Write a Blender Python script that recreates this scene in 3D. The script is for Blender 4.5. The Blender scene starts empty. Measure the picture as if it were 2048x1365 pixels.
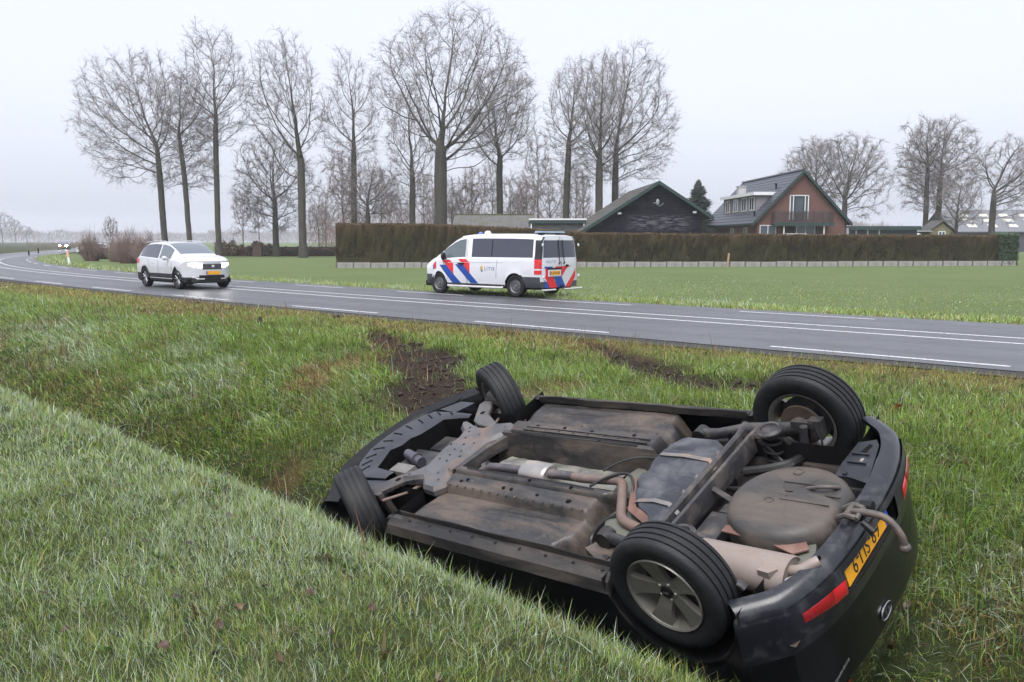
import bpy, bmesh, math, random
import numpy as np
from mathutils import Vector, Matrix

scene = bpy.context.scene
COL = scene.collection

# ------------------------------------------------------------------ camera, sky, sun, exposure
FPX, YH, CAMZ = 1720.0, 482.0, 1.7
PITCH = math.atan((682.5 - YH) / FPX)
cam_data = bpy.data.cameras.new('camera')
cam_data.sensor_width = 36.0
cam_data.lens = FPX / 2048.0 * 36.0
cam_data.clip_start = 0.05
cam_data.clip_end = 3000
cam = bpy.data.objects.new('camera', cam_data)
COL.objects.link(cam)
cam.location = (0, 0, CAMZ)
cam.rotation_euler = (math.pi / 2 - PITCH, 0, 0)
scene.camera = cam

SUN_EL, SUN_AZ = math.radians(64), math.radians(200)
world = bpy.data.worlds.new('World')
scene.world = world
world.use_nodes = True
wn, wl = world.node_tree.nodes, world.node_tree.links
wn.clear()
w_out = wn.new('ShaderNodeOutputWorld')
w_add = wn.new('ShaderNodeAddShader')
w_sky = wn.new('ShaderNodeTexSky')
w_sky.sky_type = 'NISHITA'
w_sky.sun_disc = False
w_sky.sun_elevation = SUN_EL
w_sky.sun_rotation = SUN_AZ
w_sky.air_density = 1.0
w_sky.dust_density = 6.0
w_bw = wn.new('ShaderNodeHueSaturation')
w_bw.inputs['Saturation'].default_value = 0.35
w_b1 = wn.new('ShaderNodeBackground')
w_b1.inputs['Strength'].default_value = 0.045
w_b2 = wn.new('ShaderNodeBackground')          # the closed, even cloud layer
w_b2.inputs['Color'].default_value = (0.81, 0.855, 1.0, 1)
w_b2.inputs['Strength'].default_value = 0.362
wl.new(w_sky.outputs[0], w_bw.inputs['Color'])
wl.new(w_bw.outputs[0], w_b1.inputs['Color'])
wl.new(w_b1.outputs[0], w_add.inputs[0])
wl.new(w_b2.outputs[0], w_add.inputs[1])
wl.new(w_add.outputs[0], w_out.inputs['Surface'])

sun_data = bpy.data.lights.new('sun', 'SUN')
sun_data.energy = 1.5
sun_data.angle = math.radians(45)
sun_data.color = (1.0, 0.985, 0.96)
sun = bpy.data.objects.new('sun', sun_data)
COL.objects.link(sun)
sun.rotation_euler = (math.pi / 2 - SUN_EL, 0, math.pi - SUN_AZ)

scene.view_settings.view_transform = 'Standard'
scene.view_settings.look = 'None'
scene.view_settings.gamma = 1.0
scene.view_settings.exposure = 1.2
scene.view_settings.use_curve_mapping = False

# ------------------------------------------------------------------ helpers
def hash2(x, y, seed):
    h = (x * 374761393 + y * 668265263 + seed * 1446651) & 0x7fffffff
    h = ((h ^ (h >> 13)) * 1274126177) & 0x7fffffff
    h = h ^ (h >> 16)
    return (h % 10007) / 10007.0

def vnoise(x, y, seed=0):
    x = np.asarray(x, float); y = np.asarray(y, float)
    xi = np.floor(x).astype(np.int64); yi = np.floor(y).astype(np.int64)
    fx = x - xi; fy = y - yi
    fx = fx * fx * (3 - 2 * fx); fy = fy * fy * (3 - 2 * fy)
    a = hash2(xi, yi, seed); b = hash2(xi + 1, yi, seed)
    c = hash2(xi, yi + 1, seed); d = hash2(xi + 1, yi + 1, seed)
    return (a * (1 - fx) + b * fx) * (1 - fy) + (c * (1 - fx) + d * fx) * fy

def fbm(x, y, seed=0, o=3):
    r = 0; a = 0.5; n = 0
    for k in range(o):
        r = r + a * vnoise(x * 2 ** k, y * 2 ** k, seed + 17 * k); n += a; a *= 0.5
    return r / n

def sstep(a, b, x):
    t = np.clip((np.asarray(x, float) - a) / (b - a), 0, 1)
    return t * t * (3 - 2 * t)

def mesh_np(name, V, F, smooth=False, sharp=None):
    """V (n,3); F list of arrays, each (m,k)"""
    me = bpy.data.meshes.new(name)
    V = np.asarray(V, np.float32)
    if not isinstance(F, (list, tuple)): F = [F]
    F = [np.asarray(f, np.int32) for f in F if len(f)]
    me.vertices.add(len(V)); me.vertices.foreach_set('co', V.ravel())
    tot = sum(f.size for f in F); npoly = sum(len(f) for f in F)
    me.loops.add(tot); me.polygons.add(npoly)
    me.loops.foreach_set('vertex_index', np.concatenate([f.ravel() for f in F]))
    starts = []; o = 0
    for f in F:
        k = f.shape[1]; starts.append(o + np.arange(len(f)) * k); o += f.size
    me.polygons.foreach_set('loop_start', np.concatenate(starts).astype(np.int32))
    if smooth: me.polygons.foreach_set('use_smooth', np.ones(npoly, bool))
    me.update(calc_edges=True)
    if sharp: me.set_sharp_from_angle(angle=math.radians(sharp))
    return me

def link(name, me, mat=None, parent=None, loc=None):
    o = bpy.data.objects.new(name, me)
    COL.objects.link(o)
    if mat is not None and me is not None:
        me.materials.clear(); me.materials.append(mat)
    if parent is not None: o.parent = parent
    if loc is not None: o.location = loc
    return o

def tag(o, label=None, cat=None, group=None, kind=None):
    if label: o['label'] = label
    if cat: o['category'] = cat
    if group: o['group'] = group
    if kind: o['kind'] = kind
    return o

def empty(name, loc=(0, 0, 0), rz=0.0, label=None, cat=None, group=None):
    o = bpy.data.objects.new(name, None)
    COL.objects.link(o)
    o.empty_display_size = 0.2
    o.location = loc; o.rotation_euler = (0, 0, rz)
    return tag(o, label, cat, group)

def copy_tree(o, parent=None):
    c = o.copy(); COL.objects.link(c)
    if parent is not None: c.parent = parent
    for ch in list(o.children): copy_tree(ch, c)
    return c

class MB:
    """collects shapes for ONE mesh"""
    def __init__(s): s.v = []; s.f = []
    def add(s, V, F):
        o = len(s.v); s.v += [tuple(map(float, p)) for p in V]; s.f += [tuple(i + o for i in f) for f in F]; return s
    def box(s, lo, hi, rot=None, c=None, tz=0.0):
        x0, y0, z0 = lo; x1, y1, z1 = hi
        V = [Vector(p) for p in ((x0,y0,z0),(x1,y0,z0),(x1,y1,z0),(x0,y1,z0),(x0+tz,y0+tz,z1),(x1-tz,y0+tz,z1),(x1-tz,y1-tz,z1),(x0+tz,y1-tz,z1))]
        if rot is not None:
            cc = Vector(c) if c is not None else Vector(((x0+x1)/2,(y0+y1)/2,(z0+z1)/2))
            V = [rot @ (p - cc) + cc for p in V]
        return s.add(V, [(0,3,2,1),(4,5,6,7),(0,1,5,4),(1,2,6,5),(2,3,7,6),(3,0,4,7)])
    def prism(s, poly, z0, z1, ax=2, inset=0.0, hin=0.0):
        """poly of 2D points extruded along axis ax; inset gives a chamfered top"""
        n = len(poly)
        area = sum(poly[i][0]*poly[(i+1)%n][1]-poly[(i+1)%n][0]*poly[i][1] for i in range(n))
        if area < 0: poly = poly[::-1]
        def mk(p, z):
            return (p[0],p[1],z) if ax == 2 else ((p[0],z,p[1]) if ax == 1 else (z,p[0],p[1]))
        V = [mk(p,z0) for p in poly]; levels = [z1]
        if inset:
            V += [mk(p, z1-hin) for p in poly]
            cx = sum(p[0] for p in poly)/n; cy = sum(p[1] for p in poly)/n
            q = []
            for i in range(n):
                a, b, c = Vector(poly[i-1]), Vector(poly[i]), Vector(poly[(i+1)%n])
                d1 = (b-a).normalized(); d2 = (c-b).normalized()
                nn = Vector((-(d1.y+d2.y), d1.x+d2.x))
                if nn.length > 1e-6: nn.normalize()
                q.append((b + nn*inset))
            V += [mk(p, z1) for p in q]; k = 3
        else:
            V += [mk(p, z1) for p in poly]; k = 2
        F = [tuple(range(n-1,-1,-1)), tuple(range((k-1)*n, k*n))]
        for l in range(k-1):
            for i in range(n):
                j = (i+1)%n; F.append((l*n+i, l*n+j, (l+1)*n+j, (l+1)*n+i))
        if ax == 1: F = [f[::-1] for f in F]
        return s.add(V, F)
    def tube(s, path, rad, n=10, caps=True, sq=1.0, upv=(0,0,1)):
        P = [Vector(p) for p in path]
        R = rad if hasattr(rad, '__len__') else [rad]*len(P)
        V = []; F = []; prev = None
        for i, p in enumerate(P):
            d = (P[min(i+1,len(P)-1)] - P[max(i-1,0)]).normalized()
            if prev is None:
                a = Vector(upv)
                if abs(d.dot(a)) > 0.95: a = Vector((1,0,0))
                e1 = (a - d*a.dot(d)).normalized()
            else:
                e1 = (prev - d*prev.dot(d)).normalized()
            prev = e1; e2 = d.cross(e1)
            for k in range(n):
                an = 2*math.pi*k/n
                V.append(p + e1*math.cos(an)*R[i] + e2*math.sin(an)*R[i]*sq)
        for i in range(len(P)-1):
            for k in range(n):
                k2 = (k+1)%n; F.append((i*n+k, i*n+k2, (i+1)*n+k2, (i+1)*n+k))
        if caps:
            F.append(tuple(range(n-1,-1,-1))); F.append(tuple(range((len(P)-1)*n, len(P)*n)))
        return s.add(V, F)
    def lathe(s, prof, n=48, c=(0,0,0), ax='y', a0=0, a1=2*math.pi):
        """prof: list of (axial, radius)"""
        V = []; F = []; m = len(prof); full = abs(a1-a0-2*math.pi) < 1e-6
        cnt = n if full else n+1
        for k in range(cnt):
            an = a0 + (a1-a0)*k/n; ca, sa = math.cos(an), math.sin(an)
            for (h, r) in prof:
                if ax == 'y': V.append((c[0]+r*ca, c[1]+h, c[2]+r*sa))
                elif ax == 'z': V.append((c[0]+r*ca, c[1]+r*sa, c[2]+h))
                else: V.append((c[0]+h, c[1]+r*ca, c[2]+r*sa))
        for k in range(n):
            k2 = (k+1) % cnt
            for j in range(m-1):
                F.append((k*m+j, k2*m+j, k2*m+j+1, k*m+j+1))
        return s.add(V, F)
    def ball(s, c, r, n=10, m=7, sc=(1,1,1)):
        V = []; F = []
        for i in range(m+1):
            th = math.pi*i/m
            for k in range(n):
                ph = 2*math.pi*k/n
                V.append((c[0]+r*sc[0]*math.sin(th)*math.cos(ph), c[1]+r*sc[1]*math.sin(th)*math.sin(ph), c[2]+r*sc[2]*math.cos(th)))
        for i in range(m):
            for k in range(n):
                k2 = (k+1)%n; F.append((i*n+k, (i+1)*n+k, (i+1)*n+k2, i*n+k2))
        return s.add(V, F)
    def grid(s, P):
        """P[i][j] points"""
        a = len(P); b = len(P[0]); o = [p for r in P for p in r]
        return s.add(o, [(i*b+j, (i+1)*b+j, (i+1)*b+j+1, i*b+j+1) for i in range(a-1) for j in range(b-1)])
    def mesh(s, name, smooth=True, sharp=35, recalc=True):
        me = bpy.data.meshes.new(name)
        me.from_pydata(s.v, [], s.f)
        if recalc:
            bm = bmesh.new(); bm.from_mesh(me)
            bmesh.ops.remove_doubles(bm, verts=bm.verts, dist=1e-5)
            bmesh.ops.recalc_face_normals(bm, faces=bm.faces); bm.to_mesh(me); bm.free()
        if smooth:
            me.polygons.foreach_set('use_smooth', np.ones(len(me.polygons), bool))
            me.set_sharp_from_angle(angle=math.radians(sharp))
        me.update()
        return me
    def build(s, name, mat, parent=None, loc=None, smooth=True, sharp=35, recalc=True):
        return link(name, s.mesh(name, smooth, sharp, recalc), mat, parent, loc)

# ------------------------------------------------------------------ materials
def new_mat(name):
    m = bpy.data.materials.new(name); m.use_nodes = True
    nt = m.node_tree; nt.nodes.clear()
    out = nt.nodes.new('ShaderNodeOutputMaterial')
    b = nt.nodes.new('ShaderNodeBsdfPrincipled')
    nt.links.new(b.outputs[0], out.inputs['Surface'])
    return m, nt, b, out

def nd(nt, t, **kw):
    n = nt.nodes.new(t)
    for k, v in kw.items(): setattr(n, k, v)
    return n

def noise(nt, scale, detail=4, rough=0.55, vec=None, dist=0.0):
    n = nd(nt, 'ShaderNodeTexNoise')
    n.inputs['Scale'].default_value = scale; n.inputs['Detail'].default_value = detail
    n.inputs['Roughness'].default_value = rough; n.inputs['Distortion'].default_value = dist
    if vec is not None: nt.links.new(vec, n.inputs['Vector'])
    return n

def ramp(nt, fac, stops):
    r = nd(nt, 'ShaderNodeValToRGB'); e = r.color_ramp.elements
    while len(e) < len(stops): e.new(0.5)
    for i, (p, c) in enumerate(stops):
        e[i].position = p; e[i].color = c if len(c) == 4 else (*c, 1)
    nt.links.new(fac, r.inputs[0]); return r

def mixc(nt, fac, a, b, mode='MIX'):
    m = nd(nt, 'ShaderNodeMix', data_type='RGBA', blend_type=mode)
    for sock, v in ((m.inputs[0], fac), (m.inputs[6], a), (m.inputs[7], b)):
        if hasattr(v, 'is_output'): nt.links.new(v, sock)
        elif isinstance(v, (int, float)): sock.default_value = v
        else: sock.default_value = v if len(v) == 4 else (*v, 1)
    return m.outputs[2]

def objco(nt, scale=None):
    t = nd(nt, 'ShaderNodeTexCoord')
    if scale is None: return t.outputs['Object']
    mp = nd(nt, 'ShaderNodeMapping'); mp.inputs['Scale'].default_value = scale
    nt.links.new(t.outputs['Object'], mp.inputs['Vector']); return mp.outputs[0]

def bump(nt, b, h, strength=0.3, dist=0.01):
    n = nd(nt, 'ShaderNodeBump'); n.inputs['Strength'].default_value = strength; n.inputs['Distance'].default_value = dist
    nt.links.new(h, n.inputs['Height']); nt.links.new(n.outputs[0], b.inputs['Normal']); return n

_mc = {}
def mat(name, col, rough=0.5, metal=0.0, var=0.15, vs=6.0, bmp=0.0, bs=40.0, dirt=None, dirt_amt=0.5, dirt_scale=3.0, coat=0.0, emit=None, es=0.0, spec=0.5, stretch=None, dr=0.85, fleck=None, fs=42.0, fa=.66):
    """plain procedural material: base colour with noise variation, optional dirt patches and relief"""
    if name in _mc: return _mc[name]
    m, nt, b, out = new_mat(name)
    co = objco(nt, stretch)
    n1 = noise(nt, vs, 5, 0.6, co)
    lo = tuple(c*(1-var) for c in col); hi = tuple(min(1, c*(1+var)) for c in col)
    c = ramp(nt, n1.outputs[0], [(0.3, lo), (0.7, hi)]).outputs[0]
    r = None
    if dirt is not None:
        n2 = noise(nt, dirt_scale, 8, 0.68, co, 0.4)
        rr = ramp(nt, n2.outputs[0], [(0.62 - 0.35*dirt_amt, (0,0,0)), (0.80 - 0.30*dirt_amt, (1,1,1))])
        c = mixc(nt, rr.outputs[0], c, dirt)
        mr = nd(nt, 'ShaderNodeMapRange'); mr.inputs[3].default_value = rough; mr.inputs[4].default_value = dr
        nt.links.new(rr.outputs[0], mr.inputs[0]); nt.links.new(mr.outputs[0], b.inputs['Roughness'])
        if metal:
            mm = nd(nt, 'ShaderNodeMapRange'); mm.inputs[3].default_value = metal; mm.inputs[4].default_value = 0
            nt.links.new(rr.outputs[0], mm.inputs[0]); nt.links.new(mm.outputs[0], b.inputs['Metallic'])
    else:
        b.inputs['Roughness'].default_value = rough; b.inputs['Metallic'].default_value = metal
    if fleck is not None:          # dried splashes and scrapes: fine spots gathered in drifts, and long scratches
        f1 = noise(nt, fs, 3, .7, objco(nt)); f2 = noise(nt, 2.6, 3, .5, objco(nt)); f3 = noise(nt, 5.0, 4, .7, objco(nt, (1.2, 16, 16)))
        k1 = ramp(nt, f1.outputs[0], [(fa, (0,0,0)), (fa+.05, (1,1,1))]); k2 = ramp(nt, f2.outputs[0], [(.42, (0,0,0)), (.62, (1,1,1))]); k3 = ramp(nt, f3.outputs[0], [(.66, (0,0,0)), (.72, (.55,.55,.55))])
        mm = nd(nt, 'ShaderNodeMath', operation='MULTIPLY'); nt.links.new(k1.outputs[0], mm.inputs[0]); nt.links.new(k2.outputs[0], mm.inputs[1])
        mx = nd(nt, 'ShaderNodeMath', operation='MAXIMUM'); nt.links.new(mm.outputs[0], mx.inputs[0]); nt.links.new(k3.outputs[0], mx.inputs[1])
        c = mixc(nt, mx.outputs[0], c, fleck)
    nt.links.new(c, b.inputs['Base Color'])
    b.inputs['Specular IOR Level'].default_value = spec
    b.inputs['Coat Weight'].default_value = coat
    b.inputs['Coat Roughness'].default_value = 0.06
    if emit:
        b.inputs['Emission Color'].default_value = (*emit, 1); b.inputs['Emission Strength'].default_value = es
    if bmp:
        n3 = noise(nt, bs, 6, 0.6, co); bump(nt, b, n3.outputs[0], bmp, 0.01)
    _mc[name] = m
    return m

def glass(name, col, rough=0.05, spec=0.5):
    if name in _mc: return _mc[name]
    m, nt, b, out = new_mat(name)
    b.inputs['Base Color'].default_value = (*col, 1); b.inputs['Roughness'].default_value = rough
    b.inputs['Specular IOR Level'].default_value = spec; b.inputs['Coat Weight'].default_value = 0.3
    n = noise(nt, 3.0, 3, 0.5, objco(nt)); bump(nt, b, n.outputs[0], 0.02, 0.01)
    _mc[name] = m; return m

def text_mesh(txt, size, extrude=0.0, name='text', font_spacing=1.0):
    cu = bpy.data.curves.new('t', 'FONT'); cu.body = txt; cu.size = size; cu.align_x = 'CENTER'; cu.align_y = 'CENTER'
    cu.extrude = extrude; cu.space_character = font_spacing
    ob = bpy.data.objects.new('t', cu); COL.objects.link(ob)
    dg = bpy.context.evaluated_depsgraph_get()
    me = bpy.data.meshes.new_from_object(ob.evaluated_get(dg)); me.name = name
    bpy.data.objects.remove(ob); bpy.data.curves.remove(cu)
    return me
R2 = 2 ** -0.5
def st2xy(s, t): return ((s - t) * R2, (s + t) * R2)
def xy2st(x, y): return ((x + y) * R2, (y - x) * R2)
# ------------------------------------------------------------------ terrain in (s,t): s = across ditch and road, t = along them
_ct = [(-60,21.0),(-30,18.9),(-10,17.2),(4,16.3),(12,15.75),(22,15.15),(30,14.9),(38,14.85),(50,15.15),(63,16.4),(75,18.6),(87,21.6),(98,25.2),(109,29.4),(129,37.5),(152,47.5),(200,69),(260,97),(330,131),(420,175)]
_ctt = np.array([a for a, b in _ct], float); _cts = np.array([b for a, b in _ct], float)
def _spl(x, X, Y):
    m = np.gradient(Y, X)
    x = np.asarray(x, float); xc = np.clip(x, X[0], X[-1]); i = np.clip(np.searchsorted(X, xc) - 1, 0, len(X)-2)
    h = X[i+1]-X[i]; u = (xc-X[i])/h
    y = (2*u**3-3*u**2+1)*Y[i]+(u**3-2*u**2+u)*h*m[i]+(-2*u**3+3*u**2)*Y[i+1]+(u**3-u**2)*h*m[i+1]
    return y + np.where(x < X[0], (x-X[0])*m[0], 0) + np.where(x > X[-1], (x-X[-1])*m[-1], 0)
def road_c(t): return _spl(t, _ctt, _cts)
ROAD_N, ROAD_F = 3.75, 3.5      # carriageway edge on either side of its centre

def gpix(u, v, z=0.0):
    """ground point seen at a pixel of the survey photograph: used once to survey the ruts and patches"""
    x = (u-1024)/FPX; y = -(v-682.5)/FPX
    d = np.array([x, math.cos(PITCH)+y*math.sin(PITCH), -math.sin(PITCH)+y*math.cos(PITCH)])
    k = (z-CAMZ)/d[2]; return d[0]*k, d[1]*k
# wheel ruts torn into the verge, as ground polylines (x, y, half width)
RUTS = [[(-2.55,16.0,.20),(-2.3,15.3,.34),(-1.9,14.2,.46),(-1.4,13.0,.50),(-1.1,11.4,.50),(-.85,9.9,.48)],[(-4.2,20.0,.10),(-3.9,19.4,.14)],[(-3.4,18.4,.09),(-3.2,17.9,.12)],
        [(1.15,14.9,.12),(1.4,14.4,.14),(1.64,13.1,.30),(1.88,11.9,.44),(1.98,10.9,.40)],
        [(2.0,11.0,.36),(2.3,10.6,.42)],
        [(2.45,10.5,.42),(2.95,10.3,.50)],
        [(-1.1,13.6,.25),(-.85,12.6,.2)]]
STRAW = [(-2.75,11.7,.42,.35),(-2.45,12.5,.6,.5),(-2.15,13.1,.4,.35),(.2,10.2,.45,.35),(.6,10.6,.4,.3),(-8.6,23.6,.8,.6),(-12.2,24.6,.8,.7),(-8.8,21.1,.8,.5),(-6.6,19.1,.5,.35),(-6.5,12.5,.4,.3),(-2.5,9.1,.3,.25)]
def mudmask(x, y):
    m = np.zeros_like(x)
    for R in RUTS:
        for (x0,y0,w0),(x1,y1,w1) in zip(R[:-1], R[1:]):
            dx, dy = x1-x0, y1-y0; L = dx*dx+dy*dy
            k = np.clip(((x-x0)*dx+(y-y0)*dy)/L, 0, 1)
            d = np.hypot(x-x0-k*dx, y-y0-k*dy); w = w0+(w1-w0)*k
            m = np.maximum(m, 1-sstep(0.75, 1.25, d/w + 1.5*(fbm(x*3.4, y*3.4, 5)-0.5)))
    return m
def strawmask(x, y):
    m = np.zeros_like(x)
    for (cx, cy, a, b) in STRAW:
        d = np.hypot((x-cx)/a, (y-cy)/b); m = np.maximum(m, 1-sstep(.6, 1.2, d+0.7*(fbm(x*3, y*3, 9)-.5)))
    return m
_ps = np.array([-900,-60,-6,2.0,2.62,2.9,3.12,3.4,3.66,4.30,4.55,4.85,5.25,6.0,7.0,8.3,10.2,11.2])
_pz = np.array([-.4,-.35,-.04,.045,.045,-.10,-.46,-.98,-1.20,-1.20,-1.08,-.80,-.60,-.37,-.17,-.08,-.04,-.03])
def ground_z(x, y, fine=True):
    x = np.asarray(x, float); y = np.asarray(y, float)
    s, t = xy2st(x, y)
    c = road_c(t)
    wob = 0.16*(fbm(t*0.7, t*0+3, 2)-0.5)*sstep(1.5, 3, s)*(1-sstep(5, 8, s))*sstep(3.5, 7, t)
    z = np.interp(s + wob, _ps, _pz)
    off = s - c
    near_road = sstep(-6.5, -3.9, off)
    z = np.where(s > 9.5, z*(1-near_road) - .03*near_road, z)
    z = np.where(off > 3.5, -.03 - .17*sstep(4.0, 9.0, off), z)
    if fine:
        bank = sstep(4.3, 5.0, s)*(1-sstep(9.0, 11.0, s))
        z = z + bank*(0.20*(fbm(s*1.1, t*0.9, 4)-0.5) + 0.08*(vnoise(s*3.3, t*2.6, 8)-0.5))
        nb = sstep(-6, 0, s)*(1-sstep(2.7, 3.1, s))
        z = z + nb*0.09*(fbm(s*1.3, t*1.3, 21)-0.5)
        z = z + 0.5*sstep(19, 80, off)*(fbm(s*.03, t*.03, 30)-.5)*0.0
        m = mudmask(x, y)
        z = z - m*(0.07 + 0.16*(fbm(x*4.2, y*4.2, 12)-0.45)*1.2)
    return z

def nonuni(segs):
    out = []
    for a, b, n in segs: out += list(np.linspace(a, b, n, endpoint=False))
    out.append(segs[-1][1]); return np.array(out)
S = nonuni([(-1000,-60,14),(-60,-6,18),(-6,2.2,40),(2.2,5.4,42),(5.4,12.6,66),(12.6,24,24),(24,80,20),(80,1000,26)])
T = nonuni([(-1000,-40,14),(-40,-6,18),(-6,3,36),(3,21,120),(21,50,50),(50,120,35),(120,1000,30)])
SS, TT = np.meshgrid(S, T, indexing='ij')
GX, GY = st2xy(SS, TT)
GZ = ground_z(GX, GY)
V = np.stack([GX.ravel(), GY.ravel(), GZ.ravel()], 1)
ni, nj = SS.shape
idx = np.arange(ni*nj).reshape(ni, nj)
F = np.stack([idx[:-1,:-1], idx[1:,:-1], idx[1:,1:], idx[:-1,1:]], -1).reshape(-1, 4)
me = mesh_np('ground', V, F, smooth=True)
at = me.attributes.new('mud', 'FLOAT', 'POINT'); at.data.foreach_set('value', mudmask(V[:,0], V[:,1]).astype(np.float32))
s_, t_ = xy2st(V[:,0], V[:,1]); off_ = s_ - road_c(t_)
verge = sstep(-7.4, -5.0, off_ + 2.6*(fbm(s_*.5, t_*.5, 40)-.5))*(1-sstep(-3.6, -3.4, off_))
wet = (1-sstep(4.3, 5.0, s_))*sstep(2.9, 3.3, s_)
at = me.attributes.new('verge', 'FLOAT', 'POINT'); at.data.foreach_set('value', np.maximum(verge*.9, strawmask(V[:,0], V[:,1])*.9).astype(np.float32))
at = me.attributes.new('wet', 'FLOAT', 'POINT'); at.data.foreach_set('value', wet.astype(np.float32))
field = sstep(3.6, 4.2, off_)
at = me.attributes.new('meadow', 'FLOAT', 'POINT'); at.data.foreach_set('value', field.astype(np.float32))

SOIL = (0.050, 0.030, 0.023)
def ground_mat():
    m, nt, b, out = new_mat('grass_soil_ground')
    geo = nd(nt, 'ShaderNodeNewGeometry'); P = geo.outputs['Position']
    a = {k: nd(nt, 'ShaderNodeAttribute', attribute_name=k).outputs['Fac'] for k in ('mud','verge','wet','meadow')}
    n1 = noise(nt, 0.9, 8, 0.65, P); n2 = noise(nt, 9.0, 6, 0.7, P); n3 = noise(nt, 0.16, 5, 0.65, P)
    turf = ramp(nt, n2.outputs[0], [(0.3, (0.022,0.026,0.011)), (0.55, (0.040,0.052,0.018)), (0.75, (0.070,0.070,0.032))]).outputs[0]
    mead = ramp(nt, n1.outputs[0], [(0.28, (0.074,0.122,0.024)), (0.5, (0.116,0.165,0.042)), (0.72, (0.170,0.200,0.080))]).outputs[0]
    mead = mixc(nt, 0.5, mead, ramp(nt, n3.outputs[0], [(0.38, (0.072,0.125,0.022)), (0.60, (0.170,0.200,0.080))]).outputs[0])
    n4 = noise(nt, 22.0, 4, 0.7, P)
    mead = mixc(nt, 0.65, mead, ramp(nt, n4.outputs[0], [(0.3, (0.035,0.058,0.018)), (0.7, (0.150,0.190,0.085))]).outputs[0])
    c = mixc(nt, a['meadow'], turf, mead)
    vg = ramp(nt, n2.outputs[0], [(0.3, (0.045,0.032,0.016)), (0.5, (0.085,0.066,0.028)), (0.7, (0.10,0.095,0.036))]).outputs[0]
    c = mixc(nt, a['verge'], c, vg)
    soil = ramp(nt, n2.outputs[0], [(0.3, (0.012,0.008,0.006)), (0.7, (0.046,0.030,0.022))]).outputs[0]
    c = mixc(nt, a['wet'], c, (0.022,0.018,0.011))
    c = mixc(nt, a['mud'], c, soil)
    nt.links.new(c, b.inputs['Base Color']); b.inputs['Roughness'].default_value = 0.9
    b.inputs['Specular IOR Level'].default_value = 0.2
    bump(nt, b, n2.outputs[0], 1.0, 0.09)
    return m
ground = tag(link('ground', me, ground_mat()), kind='structure')

# ditch water
wm, nt, b, out = new_mat('ditch_water')
b.inputs['Base Color'].default_value = (0.02, 0.02, 0.014, 1); b.inputs['Roughness'].default_value = 0.05
n = noise(nt, 5.0, 4, 0.6, objco(nt)); bump(nt, b, n.outputs[0], 0.08, 0.02)
q = MB()
ts = np.linspace(-14, 60, 75)
q.grid([[(*st2xy(3.45, t), -.99), (*st2xy(4.1, t), -.99), (*st2xy(4.85, t), -.99)] for t in ts])
tag(q.build('water', wm), kind='structure')

# ------------------------------------------------------------------ road
def asphalt_mat():
    m, nt, b, out = new_mat('wet_asphalt')
    geo = nd(nt, 'ShaderNodeNewGeometry'); P = geo.outputs['Position']
    at = nd(nt, 'ShaderNodeAttribute', attribute_name='lat')
    n1 = noise(nt, 55.0, 3, 0.7, P); n2 = noise(nt, 0.35, 5, 0.6, P); n5 = noise(nt, 2.2, 6, 0.65, P)
    c = ramp(nt, n1.outputs[0], [(0.3, (0.046,0.048,0.055)), (0.7, (0.095,0.098,0.108))]).outputs[0]
    c = mixc(nt, 0.5, c, ramp(nt, n2.outputs[0], [(0.3, (0.054,0.056,0.063)), (0.7, (0.086,0.089,0.098))]).outputs[0])
    # polished wheel tracks, a real wear of the surface
    wv = ramp(nt, at.outputs['Fac'], [(0.10,(0,0,0)),(0.22,(1,1,1)),(0.34,(0,0,0)),(0.60,(0,0,0)),(0.72,(1,1,1)),(0.84,(0,0,0))]).outputs[0]
    k = nd(nt, 'ShaderNodeMath', operation='MULTIPLY'); nt.links.new(wv, k.inputs[0]); nt.links.new(n5.outputs[0], k.inputs[1])
    c = mixc(nt, k.outputs[0], c, (0.038,0.040,0.049))
    nt.links.new(c, b.inputs['Base Color'])
    rr = nd(nt, 'ShaderNodeMapRange'); rr.inputs[3].default_value = 0.60; rr.inputs[4].default_value = 0.30
    nt.links.new(n5.outputs[0], rr.inputs[0]); nt.links.new(rr.outputs[0], b.inputs['Roughness'])
    bump(nt, b, n1.outputs[0], 0.35, 0.006)
    return m
tr = np.concatenate([np.linspace(-60, 0, 31), np.linspace(1, 120, 120), np.linspace(124, 420, 75)])
def road_frame(t):
    c = road_c(t); dc = (road_c(t+.1)-road_c(t-.1))/.2
    n = np.array([1.0, -dc])/np.hypot(1, dc)       # normal in (s,t)
    return c, n
def rpt(t, off, z=0.0):
    c, n = road_frame(t); return (*st2xy(c+n[0]*off, t+n[1]*off), z)
offs = [-3.75,-3.2,-2.4,-1.6,-.8,0,.8,1.6,2.4,3.0,3.5]
rowsp = [[rpt(t, o + (0.10*(float(fbm(t*1.9, 0.5, 3))-.5) if abs(o) > 3.4 else 0)) for o in offs] for t in tr]
q = MB().grid(rowsp); rme = q.mesh('road', recalc=False)
at = rme.attributes.new('lat', 'FLOAT', 'POINT')
lat = np.array([(((o+3.3)/3.0) if o < -.3 else ((o-.3)/3.0)) for _ in tr for o in offs], np.float32)
at.data.foreach_set('value', np.clip(lat, 0, 1))
rme.update()
road = tag(link('road', rme, asphalt_mat()), kind='structure')
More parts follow.
